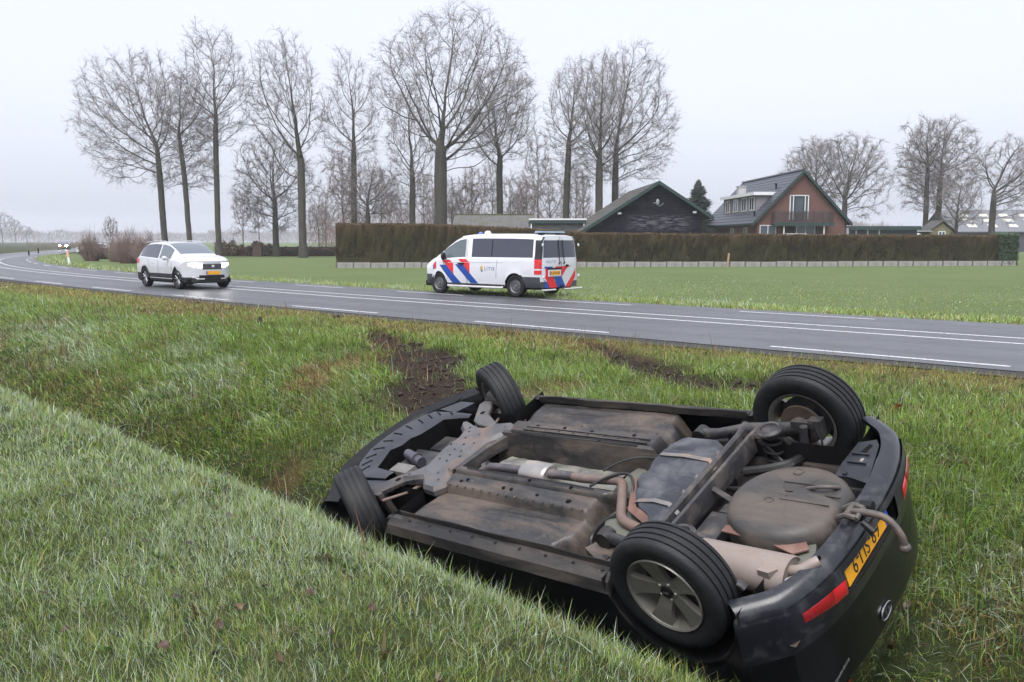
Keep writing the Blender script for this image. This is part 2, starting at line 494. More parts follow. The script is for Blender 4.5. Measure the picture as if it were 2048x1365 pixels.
# dark ragged strip of gravel and tar along the near edge
gm = mat('road_edge_gravel', (0.022,0.021,0.022), 0.85, var=.5, vs=30, bmp=.8, bs=60)
q = MB(); te = np.linspace(-14, 70, 420)
q.grid([[rpt(t, -3.60, -.006), rpt(t, -3.80, -.010), rpt(t, -4.10-.35*float(fbm(t*1.6, 7.7, 6)), -.022+.02*float(vnoise(t*6, 2.2, 6)))] for t in te])
tag(q.build('road_edge', gm), kind='structure')
wmk = mat('road_paint', (0.50,0.50,0.53), 0.6, var=.10, vs=30, dirt=(0.20,0.20,0.22), dirt_amt=.45, dirt_scale=16)
def marking(name, t0, t1, off, w, nseg):
    q = MB(); tt = np.linspace(t0, t1, nseg+1)
    q.grid([[rpt(t, off-w/2, .004), rpt(t, off+w/2, .004)] for t in tt]); return q.build(name, wmk, road, recalc=False)
for off in (-.30, .62):
    marking('centre_line', -55, 330, off+.0, .13, 230)
# edge dashes, three metres of paint and three of gap (measured along the road)
def arc_table():
    t = np.linspace(-60, 330, 3000); c = road_c(t); d = np.concatenate([[0], np.cumsum(np.hypot(np.diff(t), np.diff(c)))]); return t, d
_tt, _dd = arc_table()
def t_at(dist): return float(np.interp(dist, _dd, _tt))
def d_at(t): return float(np.interp(t, _tt, _dd))
for side, off, t_ref, per, ln in ((0, -3.36, 10.2, 6.6, 3.45), (1, 2.72, 7.4, 6.3, 3.2)):
    d0 = d_at(t_ref)                            # a known dash begins here
    for k in range(-9, 26):
        a = d0 + k*per
        ta, tb = t_at(a), t_at(a+ln)
        if ta > 140: continue
        marking('edge_marking', ta, tb, off, .12, 6)
# ------------------------------------------------------------------ overturned car frame (r rearward, v to its left, w to the sky)
AX = np.array([[0.70357614, 0.63211436, -0.32467223], [-0.70679225, 0.6698347, -0.22752185], [0.0736569, 0.38955476, 0.91805324]])
AO = np.array([1.26660166, 4.49479671, 0.35979312])
def car_local(x, y, z): return (np.stack([x, y, z], -1) - AO) @ AX

# ------------------------------------------------------------------ grass
rng = np.random.default_rng(7)
def in_view(x, y, z, mx=1.12, d0=2.3):
    fy = y*math.cos(PITCH) - (z-CAMZ)*math.sin(PITCH)
    uy = y*math.sin(PITCH) + (z-CAMZ)*math.cos(PITCH)
    return (fy > d0) & (np.abs(x) < fy*0.596*mx + .15) & (uy > -fy*0.397*mx - .1)

def blades(pts, length, width, lean, az, col, bend=0.5, seg2=True):
    """one mesh of grass blades; pts (n,3)"""
    n = len(pts); yaw = rng.uniform(0, 2*math.pi, n)
    side = np.stack([np.cos(yaw), np.sin(yaw), np.zeros(n)], 1)*(width/2)[:,None]
    dirh = np.stack([np.cos(az), np.sin(az), np.zeros(n)], 1)
    up = np.array([0,0,1.0])
    sl, cl = np.sin(lean), np.cos(lean)
    d1 = dirh*(sl*(1-bend))[:,None] + up*cl[:,None]
    l2 = np.minimum(lean*1.0 + 0.7*bend, 1.9); d2 = dirh*np.sin(l2)[:,None] + up*np.cos(l2)[:,None]
    base = pts - up*0.015
    mid = base + d1*(length*0.55)[:,None]
    tip = mid + d2*(length*0.5)[:,None]
    if seg2:
        V = np.stack([base-side, base+side, mid+side*.8, mid-side*.8, tip], 1).reshape(-1,3)
        o = np.arange(n)[:,None]*5
        F = [np.concatenate([o, o+1, o+2, o+3], 1), np.concatenate([o+3, o+2, o+4], 1)]; k = 5
    else:
        V = np.stack([base-side, base+side, tip], 1).reshape(-1,3)
        o = np.arange(n)[:,None]*3; F = [np.concatenate([o, o+1, o+2], 1)]; k = 3
    return V, F, np.repeat(col, k, 0)

def grass_mat():
    m, nt, b, out = new_mat('grass_blades')
    at = nd(nt, 'ShaderNodeAttribute', attribute_name='Col')
    nt.links.new(at.outputs['Color'], b.inputs['Base Color'])
    b.inputs['Roughness'].default_value = 0.42; b.inputs['Specular IOR Level'].default_value = 0.55
    tl = nd(nt, 'ShaderNodeBsdfTranslucent'); nt.links.new(at.outputs['Color'], tl.inputs['Color'])
    mx = nd(nt, 'ShaderNodeMixShader'); mx.inputs[0].default_value = 0.38
    nt.links.new(b.outputs[0], mx.inputs[1]); nt.links.new(tl.outputs[0], mx.inputs[2]); nt.links.new(mx.outputs[0], out.inputs['Surface'])
    return m
GRASS = grass_mat()
PAL = np.array([[.115,.195,.032],[.200,.305,.048],[.300,.395,.100],[.460,.535,.390],[.400,.340,.110],[.290,.175,.085],[.058,.105,.026]])
def colours(n, w):
    """w (n,7) weights over PAL"""
    c = np.cumsum(w, 1); c /= c[:,-1:]
    k = (rng.random(n)[:,None] > c).sum(1); k = np.clip(k, 0, 6)
    return PAL[k]*rng.uniform(.72, 1.25, n)[:,None]*(1+rng.normal(0, .05, (n,3)))
def make_grass(name, parts):
    V = []; FF = {}; C = []; o = 0
    for v, f, c in parts:
        V.append(v); C.append(c)
        for a in f: FF.setdefault(a.shape[1], []).append(a+o)
        o += len(v)
    V = np.concatenate(V); C = np.clip(np.concatenate(C), 0.005, .9)
    me = mesh_np(name, V, [np.concatenate(x) for x in FF.values()])
    ca = me.color_attributes.new('Col', 'FLOAT_COLOR', 'POINT')
    ca.data.foreach_set('color', np.concatenate([C, np.ones((len(C),1))], 1).astype(np.float32).ravel())
    return link(name, me, GRASS)

def outside_car(x, y, z, pad=.04):
    q = car_local(x, y, z)
    return ~((q[:,0] > -3.25) & (q[:,0] < .50) & (q[:,1] > -.86-pad) & (q[:,1] < .70) & (q[:,2] > -1.12) & (q[:,2] < .05))

# near bank, where the photographer stands
def sample(n, s0, s1, t0, t1):
    s = rng.uniform(s0, s1, n); t = rng.uniform(t0, t1, n); x, y = st2xy(s, t); z = ground_z(x, y)
    return s, t, x, y, z
parts = []
# small tufts: blades of one tuft share a tone and lean
s, t, x, y, z = sample(35000, -2.5, 3.2, -1.5, 14); d = np.hypot(x, y)
keep = in_view(x, y, z, 1.12, 2.1) & (rng.random(len(s)) < np.clip(5.0/d, .30, 1)**1.3)
s, t, x, y, d = [a[keep] for a in (s, t, x, y, d)]; m = len(s)
NB = 28; k = np.repeat(np.arange(m), NB); n = len(k); rnd = rng.random(m); size = rng.gamma(6, 1/6, m)
ang = rng.uniform(0, 6.2832, n); rad = rng.random(n)**.6*.055*(.7+.6*size[k])
x, y = x[k]+rad*np.cos(ang), y[k]+rad*np.sin(ang); s, t = xy2st(x, y); z = ground_z(x, y); d = np.hypot(x, y)
patch = fbm(x*1.1, y*1.1, 50); patch2 = fbm(x*2.6, y*2.6, 51); bare = sstep(.58, .68, fbm(x*2.1, y*2.1, 52))*(1-sstep(3.6, 5.4, d))
ok = outside_car(x, y, z+.05) & (rng.random(n) > .62*bare)
s, t, x, y, z, d, patch, patch2, bare, k, ang, rad = [a[ok] for a in (s, t, x, y, z, d, patch, patch2, bare, k, ang, rad)]; n = len(s)
crest = sstep(1.2, 2.7, s)*sstep(3.0, 4.6, d); nearcam = 1-sstep(3.3, 4.8, d); rn = rnd[k]
w = np.stack([.45+.5*(rn<.35), .8+.8*(rn>.5), 1.1+.5*patch, 1.3+3.0*crest*(.35+patch)+1.0*(patch>.52)-.6*nearcam, .22+.7*(rn>.90)+.3*nearcam, .10+.9*(rn<.06)+.5*nearcam*bare+.15*nearcam, .25+.35*nearcam+.5*(rn<.2)], 1)
L = rng.gamma(7, .0090, n)*(.7+.7*patch)*(.8+.35*size[k])
az0 = np.arctan2(-R2, -R2) + 2.6*(fbm(x*.8, y*.8, 53)-.5)*2
az = np.arctan2(np.sin(az0)*.55+np.sin(ang), np.cos(az0)*.55+np.cos(ang))+rng.normal(0, .45, n)
lean = np.clip(rng.normal(.55, .32, n), .05, 1.4)
cc = colours(n, np.clip(w, .02, 9))*(.80+.40*rn)[:,None]; wd_ = rng.uniform(.0018,.0036,n)*np.clip(d/4, 1, 2.4); bd_ = rng.uniform(.1,.8,n); P_ = np.stack([x,y,z],1)
long = rng.random(n) < .27
parts.append(blades(P_[long], L[long], wd_[long], lean[long], az[long], cc[long], bd_[long]))
sh_ = ~long; parts.append(blades(P_[sh_], L[sh_]*.72, wd_[sh_]*1.25, lean[sh_], az[sh_], cc[sh_], bd_[sh_], seg2=False))
# a few longer blades along the crest
s, t, x, y, z = sample(11000, 2.2, 3.0, -1.5, 13)
keep = in_view(x, y, z) & outside_car(x, y, z+.08) & (fbm(s*3, t*3, 55) > .46)
s, t, x, y, z = [a[keep] for a in (s, t, x, y, z)]; n = len(s); d = np.hypot(x, y)
parts.append(blades(np.stack([x,y,z],1), rng.gamma(7, .0135, n), rng.uniform(.0028,.005,n)*np.clip(d/4,1,2.2), np.clip(rng.normal(.5,.3,n),.03,1.2), rng.uniform(0,6.28,n), colours(n, np.tile([.4,.9,1.2,1.3,.3,.12,.2], (n,1))), rng.uniform(.2,1,n)))
# broad-leaved weeds and dead stalks among the grass
def rosettes(n, s0, s1, t0, t1, size):
    s, t, x, y, z = sample(n, s0, s1, t0, t1); off = s-road_c(t)
    keep = in_view(x, y, z) & outside_car(x, y, z+.06) & (off < -4.6) & (mudmask(x, y) < .3)
    x, y, z = x[keep], y[keep], z[keep]; m = len(x); k = np.repeat(np.arange(m), 8); N = len(k)
    az = rng.uniform(0, 6.28, N); c = np.array([[.085,.150,.035],[.13,.20,.05],[.17,.15,.06],[.12,.075,.04]])[rng.choice(4, m, p=[.45,.3,.15,.1])][k]*rng.uniform(.7,1.3,N)[:,None]
    return blades(np.stack([x[k],y[k],z[k]+.02],1), rng.gamma(7, size/7, N), size*.22*rng.uniform(.7,1.4,N), rng.uniform(.6,1.4,N), az, c, rng.uniform(.2,.9,N))
def stalks(n, s0, s1, t0, t1):
    s, t, x, y, z = sample(n, s0, s1, t0, t1); keep = in_view(x, y, z) & outside_car(x, y, z+.1) & (s-road_c(t) < -4.2) & (fbm(s*1.2, t*1.2, 71) > .52)
    x, y, z = x[keep], y[keep], z[keep]; N = len(x); c = np.array([[.20,.12,.065],[.28,.20,.10],[.11,.065,.04]])[rng.integers(0,3,N)]*rng.uniform(.7,1.3,N)[:,None]
    return blades(np.stack([x,y,z],1), rng.gamma(8,.030,N), rng.uniform(.003,.006,N)*np.clip(np.hypot(x,y)/6,1,3), np.clip(rng.normal(.35,.3,N),0,1.3), rng.uniform(0,6.28,N), c, rng.uniform(0,.4,N))
parts.append(rosettes(420, -2, 2.7, -1, 13, .07))
tag(make_grass('near_bank_grass', parts), 'short frosted wet grass on the near bank', 'grass', kind='stuff')

# far bank and verge: tussocks of combed blades
parts = []
def weights(n, s, t, x, y, off, low, bank, rnd):
    vg = sstep(-7.0, -4.8, off + 2.6*(fbm(s*.55, t*.45, 40)-.5)); st = strawmask(x, y)
    lf = fbm(x*.45, y*.45, 61); fr = sstep(.46, .66, fbm(s*.9, t*.8, 62)); md = np.maximum(mudmask(x+.2, y+.1), mudmask(x-.2, y+.15))
    br = sstep(.54, .68, fbm(s*1.5, t*1.2, 64))*np.maximum(sstep(.3, 1, low+.35), 1.0*sstep(4.5, 1.5, t))
    yg = sstep(6.4, 7.6, s)*(1-vg)
    w = np.stack([(.7+.5*yg)*(1-vg*.7), (1.2+1.6*yg+.8*(rnd>.6))*(1-vg*.66), (.8+.9*yg+.9*(rnd>.75))*(1-vg*.62), (.40+2.6*fr*bank*(1-yg*.6))*(1-.9*vg)*(1-low*.75), .14+1.2*vg+.9*st+.5*(rnd<.12)+.35*br+.1*low, .06+.35*low+1.0*vg+8.0*st+(.9+1.2*sstep(4.5, 1.5, t))*br+.5*md+.5*(rnd<.05), .20+1.1*low+.35*(rnd<.3)], 1)
    return w, vg, st
for (NT, NB, t0, t1, wd, seg2) in ((3900,52,-3,9,.0066,True),(4000,38,9,19,.0125,True),(6000,15,19,36,.022,False),(4000,9,36,64,.045,False)):
    s, t, x, y, z = sample(NT, 4.25, 12.4, t0, t1); off = s - road_c(t)
    keep = in_view(x, y, z, 1.12, 2.0) & (rng.random(NT) > mudmask(x, y)*.97) & (rng.random(NT) > .45*(1-sstep(4.35, 4.9, s)))
    s, t, x, y, off = [a[keep] for a in (s, t, x, y, off)]; m = len(s)
    size = rng.gamma(5, .2, m)*(.55+.9*fbm(s*1.1, t*1.0, 60)); rnd = rng.random(m)
    azc = np.arctan2(-R2, -R2) + (fbm(s*.6, t*.6, 63)-.5)*2.8 + rng.normal(0, .35, m)
    k = np.repeat(np.arange(m), NB); n = len(k)
    rad = rng.random(n)**.6*(.11+.14*size[k]); ang = rng.uniform(0, 6.2832, n)
    bx, by = x[k]+rad*np.cos(ang), y[k]+rad*np.sin(ang); bs, bt = xy2st(bx, by); boff = bs - road_c(bt)
    rag = .35*fbm(bt*1.6, 7.7+0*bt, 6); bz = ground_z(bx, by)
    ok = (boff < -4.0-rag+.10*rng.random(n)) & outside_car(bx, by, bz+.08) & (rng.random(n) > mudmask(bx, by)*.90)
    k, rad, ang, bx, by, bz, bs, bt, boff = [a[ok] for a in (k, rad, ang, bx, by, bz, bs, bt, boff)]; n = len(k)
    bank = 1-sstep(7.2, 9.4, bs); low = 1-sstep(4.7, 5.8, bs)
    w, vg, st = weights(n, bs, bt, bx, by, boff, low, bank, rnd[k])
    L = rng.gamma(9, .023, n)*(.5+.62*size[k])*(1.15-.35*rad/.25)*(1-.58*vg)*(1-.25*low)*(.55+.45*bank)*(1-.25*st)
    vx = np.cos(azc[k])*(.35+.8*bank)+np.cos(ang)*.75; vy = np.sin(azc[k])*(.35+.8*bank)+np.sin(ang)*.75
    az = np.arctan2(vy, vx)+rng.normal(0, .3, n)
    lean = np.clip(rng.normal(.35+.35*bank+.25*rad/.15, .26, n), .05, 1.5)
    parts.append(blades(np.stack([bx,by,bz],1), L, wd*rng.uniform(.7,1.3,n), lean, az, colours(n, np.clip(w,.01,9))*(.70+.62*rnd[k])[:,None], rng.uniform(.3,1.25,n), seg2=seg2))
# short undergrowth so that no bare ground shows between the tussocks
for (N, t0, t1, wd) in ((60000,-3,9,.008),(46000,9,19,.014),(36000,19,36,.026)):
    s, t, x, y, z = sample(N, 4.3, 12.2, t0, t1); off = s-road_c(t)
    keep = in_view(x, y, z, 1.1) & (off < -4.0-.35*fbm(t*1.6, 7.7+0*t, 6)) & outside_car(x, y, z+.06) & (rng.random(N) > mudmask(x, y)*.93)
    s, t, x, y, z, off = [a[keep] for a in (s, t, x, y, z, off)]; n = len(s)
    w, vg, st = weights(n, s, t, x, y, off, 1-sstep(4.7, 5.8, s), 1-sstep(7.2, 9.4, s), rng.random(n))
    parts.append(blades(np.stack([x,y,z],1), rng.gamma(6, .016, n), wd*rng.uniform(.7,1.3,n), np.clip(rng.normal(.6,.35,n),.05,1.4), rng.uniform(0,6.28,n), colours(n, np.clip(w,.01,9)), rng.uniform(.1,.8,n), seg2=False))
parts.append(rosettes(1300, 4.8, 11.3, -3, 24, .11)); parts.append(stalks(9000, 4.4, 7.0, -3, 24)); parts.append(stalks(5000, 7, 11.5, -3, 24))
tag(make_grass('far_bank_grass', parts), 'long combed grass on the ditch bank and road verge', 'grass', kind='stuff')

# rough fringe and meadow beyond the road
parts = []
for (N, t0, t1, o0, o1, wd, ll) in ((42000,-8,40,3.45,5.4,.03,.12),(16000,40,110,3.45,6.0,.06,.16),(90000,-12,30,5.0,26,.035,.05)):
    t = rng.uniform(t0, t1, N); off = o0+(o1-o0)*rng.random(N)**(1.6 if o0 < 4 else 1.2)
    s = road_c(t)+off; x, y = st2xy(s, t); z = ground_z(x, y, False)
    keep = in_view(x, y, z, 1.06) & ((off < 5.6) | (rng.random(N) < np.clip(1.35-off/20, 0, 1)**1.5)) & (off > 3.45+.22*fbm(t*2.1, 3.3+0*t, 66)); s, t, x, y, z, off = [a[keep] for a in (s,t,x,y,z,off)]; n = len(s)
    lf = fbm(x*.5, y*.5, 67); hf = off < 5.6
    w = np.stack([.3+0*s, .9+0*s, 1.6+0*s, (.5+1.6*(lf>.55))*np.where(hf,1.3,.7), np.where(hf,.5,.3)+0*s, np.where(hf,.22,.04)+0*s, .12+0*s], 1)
    parts.append(blades(np.stack([x,y,z],1), rng.gamma(6, ll/6, n)*np.where(hf,.5+lf,1), wd*rng.uniform(.7,1.3,n), np.clip(rng.normal(.6,.3,n),.05,1.3), rng.uniform(0,6.28,n), colours(n, w), rng.uniform(.1,.8,n), seg2=False))
tag(make_grass('roadside_grass', parts), 'rough grass fringe between the road and the meadow', 'grass', kind='stuff')

# torn soil clods in the ruts
def clods(n_try=19000):
    x = rng.uniform(-4.6, 3.4, n_try); y = rng.uniform(9.0, 20, n_try); m = mudmask(x, y)
    k = rng.random(n_try) < np.where(m > .2, m*.75, .02*(mudmask(x+.25, y+.2) > .3)); x, y = x[k], y[k]; z = ground_z(x, y); n = len(x)
    base = np.array([[1,0,0],[-1,0,0],[0,1,0],[0,-1,0],[0,0,1],[0,0,-1],[.6,.6,.5],[-.6,.6,.5],[.6,-.6,.5],[-.6,-.6,.5]])
    tri = np.array([[4,0,6],[4,6,2],[0,2,6],[4,2,7],[4,7,1],[2,1,7],[4,1,9],[4,9,3],[1,3,9],[4,3,8],[4,8,0],[3,0,8],[5,2,0],[5,1,2],[5,3,1],[5,0,3]])
    r = rng.gamma(1.1, .0115, n).clip(.003, .08)
    V = base[None]*rng.uniform(.5, 1.25, (n,10,1))*r[:,None,None]*np.array([1.25,1.1,.8]); a = rng.uniform(0,6.28,n); c, s = np.cos(a)[:,None], np.sin(a)[:,None]
    V = np.stack([V[...,0]*c-V[...,1]*s, V[...,0]*s+V[...,1]*c, V[...,2]], -1) + np.stack([x,y,z+r*.25],1)[:,None]
    F = (tri[None]+np.arange(n)[:,None,None]*10).reshape(-1,3)
    return mesh_np('soil_clods', V.reshape(-1,3), F)
soilm = mat('torn_soil', (0.030,0.020,0.0145), .7, var=.6, vs=14, bmp=.8, bs=60, spec=.35)
tag(link('soil_clods', clods(), soilm), 'loose brown clods of torn soil in the wheel ruts', 'soil', kind='stuff')

# fallen leaves in the near grass
def leaf_mesh(seed):
    r = random.Random(seed); P = []
    for i in range(6):
        u = i/5; w = .42*math.sin(math.pi*min(1, u*.93+.05))*(1+.25*math.sin(u*17+seed)); zc = .28*math.sin(u*3.0+seed)
        P.append([(u-.5, -w, zc+.18*r.uniform(.3,1)), (u-.5, 0, zc), (u-.5, w, zc+.18*r.uniform(.2,1))])
    q = MB().grid(P); q.tube([(-.5,0,0),(-.72,.03,.02)], .015, 4); return q.mesh('leaf', recalc=False)
LEAFM = [mat('brown_leaf', (.055,.027,.018), .6, var=.35, vs=5), mat('dark_leaf', (.024,.015,.013), .6, var=.35, vs=5), mat('tan_leaf', (.11,.062,.034), .6, var=.3, vs=5)]
lm = [leaf_mesh(k) for k in range(4)]
rl = random.Random(4)
spots = [(560,1045),(500,950),(1190,1090),(830,870),(420,1010),(1300,1000),(440,1280),(660,1300),(150,1010),(85,955),(135,912),(480,1240),(355,1230),(290,1100),(190,1130),(250,1170),(620,1210),(700,1180),(745,1250),(780,1330),(330,1330),(130,1285),(560,1350),(430,1340),(60,1040),(380,1110),(505,1100),(530,1190),(640,1090),(90,1210),(30,1150),(270,1010),(340,960),(460,1060)]
LCOL = {0:'reddish brown fallen leaf curled in the near bank grass', 1:'dark rotten fallen leaf in the near bank grass', 2:'tan dry fallen leaf in the near bank grass'}
for i, (u, v) in enumerate(spots):
    px, py = gpix(u, v, .02)
    if sum(xy2st(px, py)[:1]) > 2.7: continue
    k = rl.choice([0,0,1,1,2])
    me_ = lm[i % 4].copy(); sc = rl.uniform(.032, .052)
    o = link('fallen_leaf', me_, LEAFM[k]); o.location = (px, py, float(ground_z(px, py))+.035); o.scale = (sc, sc, sc)
    o.rotation_euler = (rl.uniform(-.6,.6), rl.uniform(-.6,.6), rl.uniform(0,6.28))
    tag(o, LCOL[k], 'leaf', 'fallen leaves on the near bank')
# an orange-brown leaf and a bent straw on the bank behind the wreck, a bramble stalk on the crest
o = link('fallen_leaf', lm[1].copy(), mat('orange_leaf', (.36,.12,.05), .6, var=.3)); px, py = gpix(1795, 838, -.1)
o.location = (px, py, float(ground_z(px, py))+.09); o.scale = (.09,.09,.09); o.rotation_euler = (.5,.4,2.1)
tag(o, 'orange brown leaf on the verge beyond the wrecked car', 'leaf')
strawm = mat('dry_straw', (.42,.31,.17), .7, var=.2)
px, py = gpix(735, 1120, 0); pz = float(ground_z(px, py)); q = MB()
q.tube([(px,py,pz-.02),(px-.03,py+.03,pz+.10),(px-.075,py+.05,pz+.26)], [.004,.004,.002], 5)
q.tube([(px-.03,py+.03,pz+.10),(px+.03,py+.02,pz+.20)], [.002,.001], 4)
tag(q.build('bramble_stalk', mat('bramble', (.13,.055,.035), .6, var=.3)), 'thin reddish brown stalk standing in the grass by the front wheel', 'stalk')
# ------------------------------------------------------------------ vehicle shells
class Shell:
    """car body lofted from cross-sections; x forward, y left, z up. half(x) -> [(y,z)] from lower edge to roof centre"""
    def __init__(s, xs, half, warp=None, ncap=16):
        s.xs = list(xs); s.half = half; s.warp = warp or (lambda x, y, z: (x, y, z)); s.ncap = ncap; s.parts = {}
    def run(s, classify):
        xs = s.xs; H = [s.half(x) for x in xs]; n = len(H[0])
        def put(part, pre):
            if part is None: return
            v, f = s.parts.setdefault(part, ([], []))
            o = len(v); v += [s.warp(*p) for p in pre]; f.append(tuple(range(o, o+len(pre))))
        for i in range(len(xs)-1):
            for j in range(n-1):
                for sg in (1, -1):
                    P = [(xs[i], sg*H[i][j][0], H[i][j][1]), (xs[i+1], sg*H[i+1][j][0], H[i+1][j][1]), (xs[i+1], sg*H[i+1][j+1][0], H[i+1][j+1][1]), (xs[i], sg*H[i][j+1][0], H[i][j+1][1])]
                    if sg > 0: P = P[::-1]
                    c = [sum(p[k] for p in P)/4 for k in range(3)]
                    put(classify('side', i, j, sg, *c), P)
        for end, i in (('rear', 0), ('front', len(xs)-1)):
            N = s.ncap
            for j in range(n-1):
                for k in range(N):
                    a, b = -1+2*k/N, -1+2*(k+1)/N
                    y0, z0 = H[i][j]; y1, z1 = H[i][j+1]
                    P = [(xs[i], a*y0, z0), (xs[i], b*y0, z0), (xs[i], b*y1, z1), (xs[i], a*y1, z1)]
                    if end == 'rear': P = P[::-1]
                    c = [sum(p[q] for p in P)/4 for q in range(3)]
                    put(classify(end, i, j, 0, *c), P)
        return s
    def side_y(s, x, z):
        h = s.half(x)
        Z = [p[1] for p in h]; Y = [p[0] for p in h]
        return float(np.interp(z, Z, Y))
    def on_side(s, x, z, sg, off=.004):
        return s.warp(x, sg*(s.side_y(x, z)+off), z)
    def on_cap(s, x, y, z, off):
        p = s.warp(x, y, z); return (p[0]+off, p[1], p[2])
    def build(s, part, name, mt, parent, sharp=28, inset=0.0, dbl=True):
        v, f = s.parts[part]
        me = bpy.data.meshes.new(name); me.from_pydata(v, [], f)
        bm = bmesh.new(); bm.from_mesh(me)
        bmesh.ops.remove_doubles(bm, verts=bm.verts, dist=1e-4)
        bmesh.ops.dissolve_degenerate(bm, edges=bm.edges, dist=1e-5)
        if inset:
            bm.normal_update()
            for vv in bm.verts: vv.co -= vv.normal*inset
        bm.to_mesh(me); bm.free()
        me.polygons.foreach_set('use_smooth', np.ones(len(me.polygons), bool)); me.set_sharp_from_angle(angle=math.radians(sharp)); me.update()
        return link(name, me, mt, parent)
    def loose(s, part):
        """split one classified region into its separate panels"""
        v, f = s.parts[part]
        bm = bmesh.new(); vs = [bm.verts.new(p) for p in v]
        for q in f:
            try: bm.faces.new([vs[i] for i in q])
            except ValueError: pass
        bmesh.ops.remove_doubles(bm, verts=bm.verts, dist=1e-4)
        seen = set(); out = []
        bm.faces.ensure_lookup_table()
        for fc in bm.faces:
            if fc in seen: continue
            st = [fc]; isl = []; seen.add(fc)
            while st:
                a = st.pop(); isl.append(a)
                for e in a.edges:
                    for b2 in e.link_faces:
                        if b2 not in seen: seen.add(b2); st.append(b2)
            V = []; mp = {}; F = []
            for a in isl:
                idx = []
                for vv in a.verts:
                    if vv not in mp: mp[vv] = len(V); V.append(tuple(vv.co))
                    idx.append(mp[vv])
                F.append(idx)
            out.append((V, F))
        bm.free(); return out
    def decal(s, poly, name, mt, parent, sg=1, surf='side', capx=0.0, off=.004, step=.08):
        """flat print laid on the body: poly in (x,z) on a side or (y,z) on the rear"""
        bm = bmesh.new(); vs = [bm.verts.new((p[0], p[1], 0)) for p in poly]; bm.faces.new(vs)
        for ax in (0, 1):
            lo = min(p[ax] for p in poly); hi = max(p[ax] for p in poly); k = lo+step
            while k < hi:
                no = [0,0,0]; co = [0,0,0]; no[ax] = 1; co[ax] = k
                bmesh.ops.bisect_plane(bm, geom=bm.verts[:]+bm.edges[:]+bm.faces[:], plane_co=co, plane_no=no); k += step
        for vv in bm.verts:
            a, b2 = vv.co.x, vv.co.y
            vv.co = s.on_side(a, b2, sg, off) if surf == 'side' else s.on_cap(capx, a, b2, off)
        me = bpy.data.meshes.new(name); bm.to_mesh(me); bm.free()
        return link(name, me, mt, parent)

def raw_obj(name, V, F, mt, parent, sharp=30, thick=0.0):
    me = bpy.data.meshes.new(name); me.from_pydata(V, [], F)
    me.polygons.foreach_set('use_smooth', np.ones(len(me.polygons), bool)); me.set_sharp_from_angle(angle=math.radians(sharp)); me.update()
    return link(name, me, mt, parent)

def tyre_prof(R, rim, W, groove=4, gd=.008):
    h = W/2; pr = [(-h*.72, rim-.004), (-h*.86, rim+.012), (-h, rim+(R-rim)*.45), (-h*.985, rim+(R-rim)*.68), (-h*.90, R-.014), (-h*.80, R-.004)]
    tw = h*.76; g = .010
    for k in range(groove):
        c = -tw + 2*tw*(k+.5)/groove
        pr += [(c-g/2-.0015, R), (c-g/2, R-gd), (c+g/2, R-gd), (c+g/2+.0015, R)]
    q = [(-a, b) for a, b in pr[:6]][::-1]
    return pr + q
def rubber():
    if 'rubber' in _mc: return _mc['rubber']
    m, nt, b, out = new_mat('tyre_rubber')
    co = objco(nt)
    n2 = noise(nt, 7.0, 7, .65, co, .3)
    c = ramp(nt, n2.outputs[0], [(0.36, (.007,.0075,.009)), (0.60, (.014,.0145,.017)), (0.80, (.036,.029,.024))]).outputs[0]
    nt.links.new(c, b.inputs['Base Color']); b.inputs['Roughness'].default_value = .6; b.inputs['Specular IOR Level'].default_value = .35
    # sipes across the tread
    sp = nd(nt, 'ShaderNodeSeparateXYZ'); nt.links.new(co, sp.inputs[0])
    an = nd(nt, 'ShaderNodeMath', operation='ARCTAN2'); nt.links.new(sp.outputs[2], an.inputs[0]); nt.links.new(sp.outputs[0], an.inputs[1])
    k1 = nd(nt, 'ShaderNodeMath', operation='MULTIPLY_ADD'); nt.links.new(sp.outputs[1], k1.inputs[0]); k1.inputs[1].default_value = 5.0; nt.links.new(an.outputs[0], k1.inputs[2])
    k2 = nd(nt, 'ShaderNodeMath', operation='MULTIPLY'); nt.links.new(k1.outputs[0], k2.inputs[0]); k2.inputs[1].default_value = 62.0
    k3 = nd(nt, 'ShaderNodeMath', operation='SINE'); nt.links.new(k2.outputs[0], k3.inputs[0])
    k4 = nd(nt, 'ShaderNodeMath', operation='GREATER_THAN'); nt.links.new(k3.outputs[0], k4.inputs[0]); k4.inputs[1].default_value = .72
    inv = nd(nt, 'ShaderNodeMath', operation='MULTIPLY'); nt.links.new(k4.outputs[0], inv.inputs[0]); inv.inputs[1].default_value = -1
    bump(nt, b, inv.outputs[0], 1.0, .010)
    _mc['rubber'] = m; return m
# ------------------------------------------------------------------ the overturned hatchback
UND = (.085,.075,.070)
DUST = (.20,.165,.140)
M_paint = mat('black_paint', (.0045,.0048,.0062), .30, var=.25, vs=3, coat=.08, spec=.35, dirt=(.020,.018,.017), dirt_amt=.14, dirt_scale=4)
M_bump = mat('dusty_bumper', (.011,.012,.017), .30, var=.25, vs=4, coat=.15, dirt=(.050,.049,.055), dirt_amt=.30, dirt_scale=9, bmp=.05, dr=.5, fleck=(.105,.103,.108), fs=60, fa=.68)
M_floor = mat('underseal_dusty', (.019,.0185,.019), .38, var=.35, vs=5, dirt=(.090,.068,.055), dirt_amt=.52, dirt_scale=3.4, bmp=.25, bs=55, stretch=(.45,1.5,1), dr=.62, fleck=(.150,.120,.102))
M_sill = mat('sill_dusty', (.018,.018,.021), .38, var=.3, vs=4, coat=.2, dirt=(.110,.095,.086), dirt_amt=.42, dirt_scale=3.5, stretch=(.5,1.5,1.5), bmp=.1, dr=.7)
